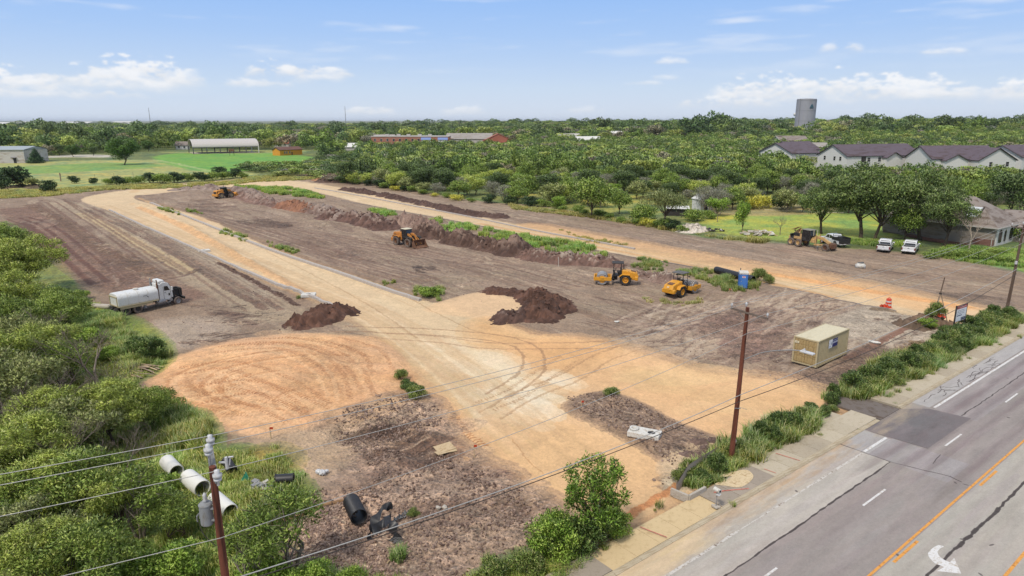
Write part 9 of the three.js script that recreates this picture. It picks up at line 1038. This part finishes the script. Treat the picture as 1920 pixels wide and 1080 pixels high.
  const m4 = new THREE.Matrix4(), qd = new THREE.Quaternion(), cc = new THREE.Color();
  for (const [n, g, list] of kinds) { const im = new THREE.InstancedMesh(g, leafMat, list.length); im.name = numbered('woodland'); list.forEach(([x, z, s, sy], i) => { m4.compose(new THREE.Vector3(x, ground(x, z) - 0.3, z), qd.setFromAxisAngle(Y, r() * 6.28), new THREE.Vector3(s, sy, s)); im.setMatrixAt(i, m4); const v = 0.8 + 0.4 * r(); im.setColorAt(i, cc.setRGB(v * (0.95 + 0.18 * r()), v, v * (0.95 + 0.15 * r()))); }); tag(im, `far ${n} trees of the woods reaching to the horizon`, 'woodland', null, 'stuff'); scene.add(im); }
}
{ // grass and weeds
  const blades = (seed, n, rad, h, w, cols) => { const r = rng(seed), pos = [], nor = [], cl = [], idx = [], c = cols.map((k) => col(...k, 1.65)), k = new THREE.Color(); for (let i = 0; i < n; i++) { const a = r() * 6.28, q = Math.sqrt(r()) * rad, x = Math.cos(a) * q, z = Math.sin(a) * q, hh = h * (0.5 + 0.7 * r()), la = r() * 6.28, ln = hh * (0.2 + 0.6 * r()), dx = Math.cos(la), dz = Math.sin(la), sx = -dz * w / 2, sz = dx * w / 2, b = pos.length / 3; pos.push(x - sx, -0.03, z - sz, x + sx, -0.03, z + sz, x + dx * ln * 0.35 - sx * 0.8, hh * 0.65, z + dz * ln * 0.35 - sz * 0.8, x + dx * ln * 0.35 + sx * 0.8, hh * 0.65, z + dz * ln * 0.35 + sz * 0.8, x + dx * ln, hh * (0.85 + 0.2 * r()), z + dz * ln); k.copy(c[0]).lerp(c[1], r()); if (c[2] && r() < 0.15) k.copy(c[2]); k.multiplyScalar(0.8 + 0.4 * r()); for (let j = 0; j < 5; j++) { nor.push(dx * 0.4, 0.85, dz * 0.4); cl.push(k.r, k.g, k.b); } idx.push(b, b + 1, b + 2, b + 1, b + 3, b + 2, b + 2, b + 3, b + 4); } const g = new THREE.BufferGeometry(); g.setAttribute('position', new THREE.Float32BufferAttribute(pos, 3)); g.setAttribute('normal', new THREE.Float32BufferAttribute(nor, 3)); g.setAttribute('color', new THREE.Float32BufferAttribute(cl, 3)); g.setIndex(idx); return g; };
  const GB = { near: blades(1, 70, 0.42, 0.36, 0.035, [[108, 136, 44], [158, 174, 70], [184, 182, 108]]), weed: blades(2, 80, 0.42, 0.8, 0.045, [[98, 124, 46], [146, 162, 72], [180, 176, 110]]), vivid: blades(3, 60, 0.6, 0.7, 0.07, [[104, 142, 50], [152, 178, 78], [184, 186, 112]]), dry: blades(4, 60, 0.6, 0.5, 0.06, [[132, 138, 66], [172, 170, 92], [196, 184, 128]]) };
  const m4 = new THREE.Matrix4(), q = new THREE.Quaternion(), v3 = new THREE.Vector3(), cc = new THREE.Color();
  const sow = (name, label, kind, polys, dens, s0, s1, seed, o = {}) => { const r = rng(seed), list = []; for (const p of polys) { const x0 = Math.min(...p.map((a) => a[0])), x1 = Math.max(...p.map((a) => a[0])), z0 = Math.min(...p.map((a) => a[1])), z1 = Math.max(...p.map((a) => a[1])), n = Math.min(60000, (x1 - x0) * (z1 - z0) * dens); for (let i = 0; i < n; i++) { const x = mix(x0, x1, r()), z = mix(z0, z1, r()); if (!inside(p, x + 0.5 * samp(N2, x / 20, z / 20), z + 0.5 * samp(N2, x / 20 + 0.5, z / 20))) continue; if (samp(N1, x / 22 + seed, z / 22) < (o.patch ?? -9)) continue; list.push([x, z, mix(s0, s1, r()) * (1 + 0.35 * samp(N1, x / 15, z / 15))]); } }
    const im = new THREE.InstancedMesh(GB[kind], leafMat, list.length); im.name = numbered(name); list.forEach(([x, z, s], i) => { m4.compose(v3.set(x, ground(x, z) + (o.up ?? 0), z), q.setFromAxisAngle(Y, r() * 6.28), new THREE.Vector3(s, s * (o.tall ?? 1), s)); im.setMatrixAt(i, m4); const n = 0.85 + 0.22 * samp(N1, x / 12, z / 12), w = 1 + 0.15 * samp(N1, x / 18 + 0.4, z / 18); im.setColorAt(i, cc.setRGB(n * w, n, n / w)); }); tag(im, label, 'grass', null, 'stuff'); scene.add(im); };
  sow('grass', 'rough green grass under the trees on the left', 'near', [[[-69.36, -85.9], [-52.23, -82.73], [-47.16, -77.9], [-41.81, -71], [-35.35, -66.15], [-33.15, -60.28], [-32.93, -56.04], [-29.74, -52.97], [-26.25, -49.4], [-22.73, -47.21], [-20.79, -43.41], [-19.68, -43.41], [-16.47, -43.81], [-13.41, -39.78], [-12.89, -36.95], [-14.07, -35.25], [-14.18, -33.43], [-12.22, -31.09], [-10.2, -26.49], [-24.77, -26.49], [-49.85, -58.9]]], 5, 0.6, 1.3, 1);
  sow('weeds', 'bright tall weeds between water truck and orange clay', 'weed', [[[-49.96, -78.36], [-46.4, -76.56], [-41.49, -70.43], [-35.37, -65.65], [-32.95, -60.28], [-35.19, -58.9], [-40.57, -64.83], [-47.04, -71.98]], [[-27.85, -50.1], [-25.18, -49.79], [-22.22, -46.76], [-21.16, -43.41], [-23.76, -43.41]]], 6, 0.7, 1.2, 2);
  sow('weeds', 'stray tufts in the pavement joints and along the kerb', 'weed', [[street(24, -23.1), street(48, -23.5), street(48, -22.2), street(24, -22.3)], [street(57, -22.6), street(94, -22.4), street(94, -21.7), street(57, -21.6)], [street(33, -20.75), street(94, -20.75), street(94, -20.6), street(33, -20.6)]], 1.6, 0.25, 0.6, 12, { patch: 0.1, up: 0.14 });
  sow('weeds', 'tangled weeds of the strip between street kerb and lot', 'weed', [[street(32.2, -24.3), street(45, -25.2), street(50, -24.6), street(48, -22.7), street(34, -22.6)], [street(53, -25), street(66, -26), street(75, -25), street(94, -24.6), street(94, -22.1), street(66, -22.2), street(57, -22.8)]], 7, 0.6, 1.3, 3);
  sow('grass', 'bright grass at the bottom edge below the churned soil', 'weed', [[[-2.76, -27.52], [-1.9, -30.32], [0, -31.27], [2.03, -32.74], [3.46, -32.46], [3.89, -31.09], [2.65, -29.42], [0, -27.17]], [[-9.71, -26.49], [-10.98, -30.66], [-8.66, -30.15], [-6.48, -30.07], [-5.18, -28.63], [-4.86, -26.49]], [[-6.12, -31.99], [-5.58, -32.18], [-5.35, -31.63], [-5.83, -31.45]]], 7, 0.5, 0.9, 4);
  sow('weeds', 'bright green weeds growing behind the soil ridges in the middle', 'vivid', [[[-90.09, -236.81], [-77.22, -236.81], [-63.03, -218.99], [-54.47, -200.79], [-64.35, -206.52], [-78.36, -218.99]], [[-97.15, -240.72], [-89.68, -240.72], [-83.12, -227.56], [-90.19, -227.56]], [[-37.23, -176.23], [-29.29, -169.96], [-27.45, -160.42], [-33.46, -164.11]], [[-20.73, -155.18], [-16.37, -160.42], [-15.29, -151.87], [-18.72, -148.69]], [[-16.38, -148.69], [-10.75, -151.87], [-3.34, -141.27], [5.22, -132.02], [12.09, -127.23], [16.81, -117.6], [16.04, -111.92], [11.76, -113.75], [6.54, -117.6], [0, -123.86], [-7.3, -132.02], [-14.21, -138.5]]], 1.5, 0.7, 1.4, 5, { up: 0.1, patch: -0.25 });
  sow('weeds', 'patchy weeds between back road and the two rollers', 'weed', [[[18.57, -106.73], [23.69, -110.14], [23.66, -101.99], [20.37, -99.77]], [[21.36, -113.75], [26.13, -109.27], [24.7, -106.73], [21.06, -110.14]], [[25.79, -105.92], [31, -101.99], [35.52, -96.26], [38.61, -98.33], [36.95, -94.26], [32.68, -90.2], [28.96, -89.9], [27.21, -96.94], [25.11, -101.24]]], 2.6, 0.4, 0.95, 6, { patch: -0.3 });
  sow('grass', 'thin yellowish grass in front of the padfoot roller', 'dry', [[[17.55, -87.01], [20.44, -84.28], [24.28, -85.9], [23.98, -83.24], [19.2, -81.72], [16.69, -84.28]], [[9.09, -144.15], [15.16, -137.16], [21.6, -123.86], [14.35, -129.58]]], 2, 0.4, 0.8, 7, { patch: -0.4 });
  sow('grass', 'yellowish grass verge along the front of the thicket', 'dry', [[[-111.46, -282.53], [-98.01, -288.07], [-77.22, -277.19], [-74.13, -299.81], [-49.37, -244.75], [-68.64, -277.19], [-82.74, -267.1], [-97.86, -257.7]], [[0, -185.31], [18.43, -167.96], [32.43, -147.15], [39.32, -134.54], [46.33, -133.27], [49.2, -129.58], [47.34, -127.23], [43.05, -129.58], [37.15, -138.5], [28.08, -148.69], [17.82, -162.24], [0, -178.42]], [[-141.99, -240.72], [-121.63, -248.92], [-103.42, -267.1], [-98.17, -253.24], [-115.84, -236.81], [-135.44, -229.35]], [[-173.75, -218.99], [-153.26, -229.35], [-141.99, -240.72], [-135.44, -229.35], [-139, -212.57], [-157.54, -198.03]]], 1.6, 0.6, 1.5, 8, { patch: -0.6 });
  sow('grass', 'grass bank below the grey house', 'vivid', [[[73.33, -117.6], [81.48, -123.86], [89.99, -120.65], [91.21, -114.69], [82.74, -103.53], [77.79, -105.92], [72.84, -110.14]], [[64.12, -130.79], [75.19, -128.4], [76.57, -123.86], [73.36, -121.7], [63.91, -126.09]]], 2, 0.5, 1.0, 9);
  sow('weeds', 'low green tufts beside the right kerb of the tan road', 'weed', [[[-95.56, -185.31], [-83.51, -172], [-81.8, -166.98], [-93.94, -180.66]], [[-61.93, -145.63], [-51.6, -133.27], [-51.25, -129.58], [-60.7, -141.27]], [[-47.15, -129.58], [-37.67, -118.6], [-37.51, -115.64], [-46.73, -126.09]], [[-20.08, -96.26], [-16.5, -94.26], [-16.48, -92.34], [-19.68, -94.26]], [[-13.2, -91.1], [-9.59, -91.72], [-9.02, -85.9], [-10.97, -84.82], [-13.07, -87.57]], [[-85.13, -178.42], [-77.22, -169.96], [-76.14, -166.01], [-83.4, -174.09]], [[-28.22, -87.01], [-27.21, -86.45], [-26.85, -84.28], [-27.86, -85.35]]], 2.5, 0.4, 0.9, 10, { patch: -0.2 });
}

{ // crumbled soil lying loose
  const r = rng(3001), g = new THREE.IcosahedronGeometry(1, 0), m4 = new THREE.Matrix4(), q = new THREE.Quaternion(), e = new THREE.Euler(), cm = mat(new THREE.Color(1, 1, 1), { roughness: 1 });
  const strew = (label, poly, n, size, tones) => { const list = [], x0 = Math.min(...poly.map((a) => a[0])), x1 = Math.max(...poly.map((a) => a[0])), z0 = Math.min(...poly.map((a) => a[1])), z1 = Math.max(...poly.map((a) => a[1])); for (let i = 0; i < n * 4 && list.length < n; i++) { const x = mix(x0, x1, r()), z = mix(z0, z1, r()), wx = 1.3 * samp(N1, x / 16, z / 16) + 0.6 * samp(N2, x / 12, z / 12); if (inside(poly, x + wx, z + wx) && samp(N1, x / 19, z / 19) > r() * 1.6 - 1.2) list.push([x, z]); }
    const im = new THREE.InstancedMesh(g, cm, list.length), c = new THREE.Color(), T2 = tones.map((t) => col(...t)); im.name = numbered('soil_clods'); list.forEach(([x, z], i) => { const s = size * Math.exp((r() - 0.5) * 1.8); m4.compose(new THREE.Vector3(x, ground(x, z) + s * 0.2, z), q.setFromEuler(e.set(r() * 6, r() * 6, r() * 6)), new THREE.Vector3(s * (0.8 + 0.9 * r()), s * (0.5 + 0.4 * r()), s)); im.setMatrixAt(i, m4); im.setColorAt(i, c.copy(T2[0]).lerp(T2[1], r()).multiplyScalar(0.8 + 0.4 * r())); }); tag(im, label, 'soil clods', null, 'stuff'); scene.add(im); };
  strew('loose dark clods and chips on the churned soil at the bottom', MULCH, 8000, 0.045, [[96, 74, 65], [170, 146, 132]]); strew('loose pale chips on the soil beside the silt log', [[-12.8, -36.65], [-8.58, -36.36], [-5.91, -33.43], [-5.3, -29.42], [-9.23, -28.26], [-12.37, -31.54]], 6000, 0.035, [[196, 168, 150], [120, 96, 86]]); strew('loose clods on the planting island', ISLAND, 1800, 0.05, [[100, 78, 68], [170, 148, 134]]);
  strew('loose clods scattered over the right lot', [[12.31, -68.23], [22.3, -76.12], [33.56, -79.53], [42.12, -76.12], [43.65, -68.23], [36.45, -60.28], [28.57, -53.31], [24.79, -57.31], [17.97, -60.28]], 900, 0.035, [[120, 98, 88], [190, 170, 156]]); strew('loose clods scattered over the middle lot', [[-102.62, -199.4], [-34.62, -169.96], [3.8, -119.62], [28.77, -91.72], [12.31, -68.23], [3.1, -76.12], [-7.72, -87.01], [-27.06, -105.92], [-72.48, -165.06]], 1500, 0.045, [[110, 86, 76], [180, 158, 144]]); strew('loose clods scattered over the left lot', LOT_LEFT, 1100, 0.042, [[110, 86, 76], [180, 160, 146]]);
}

renderer.render(scene, camera);
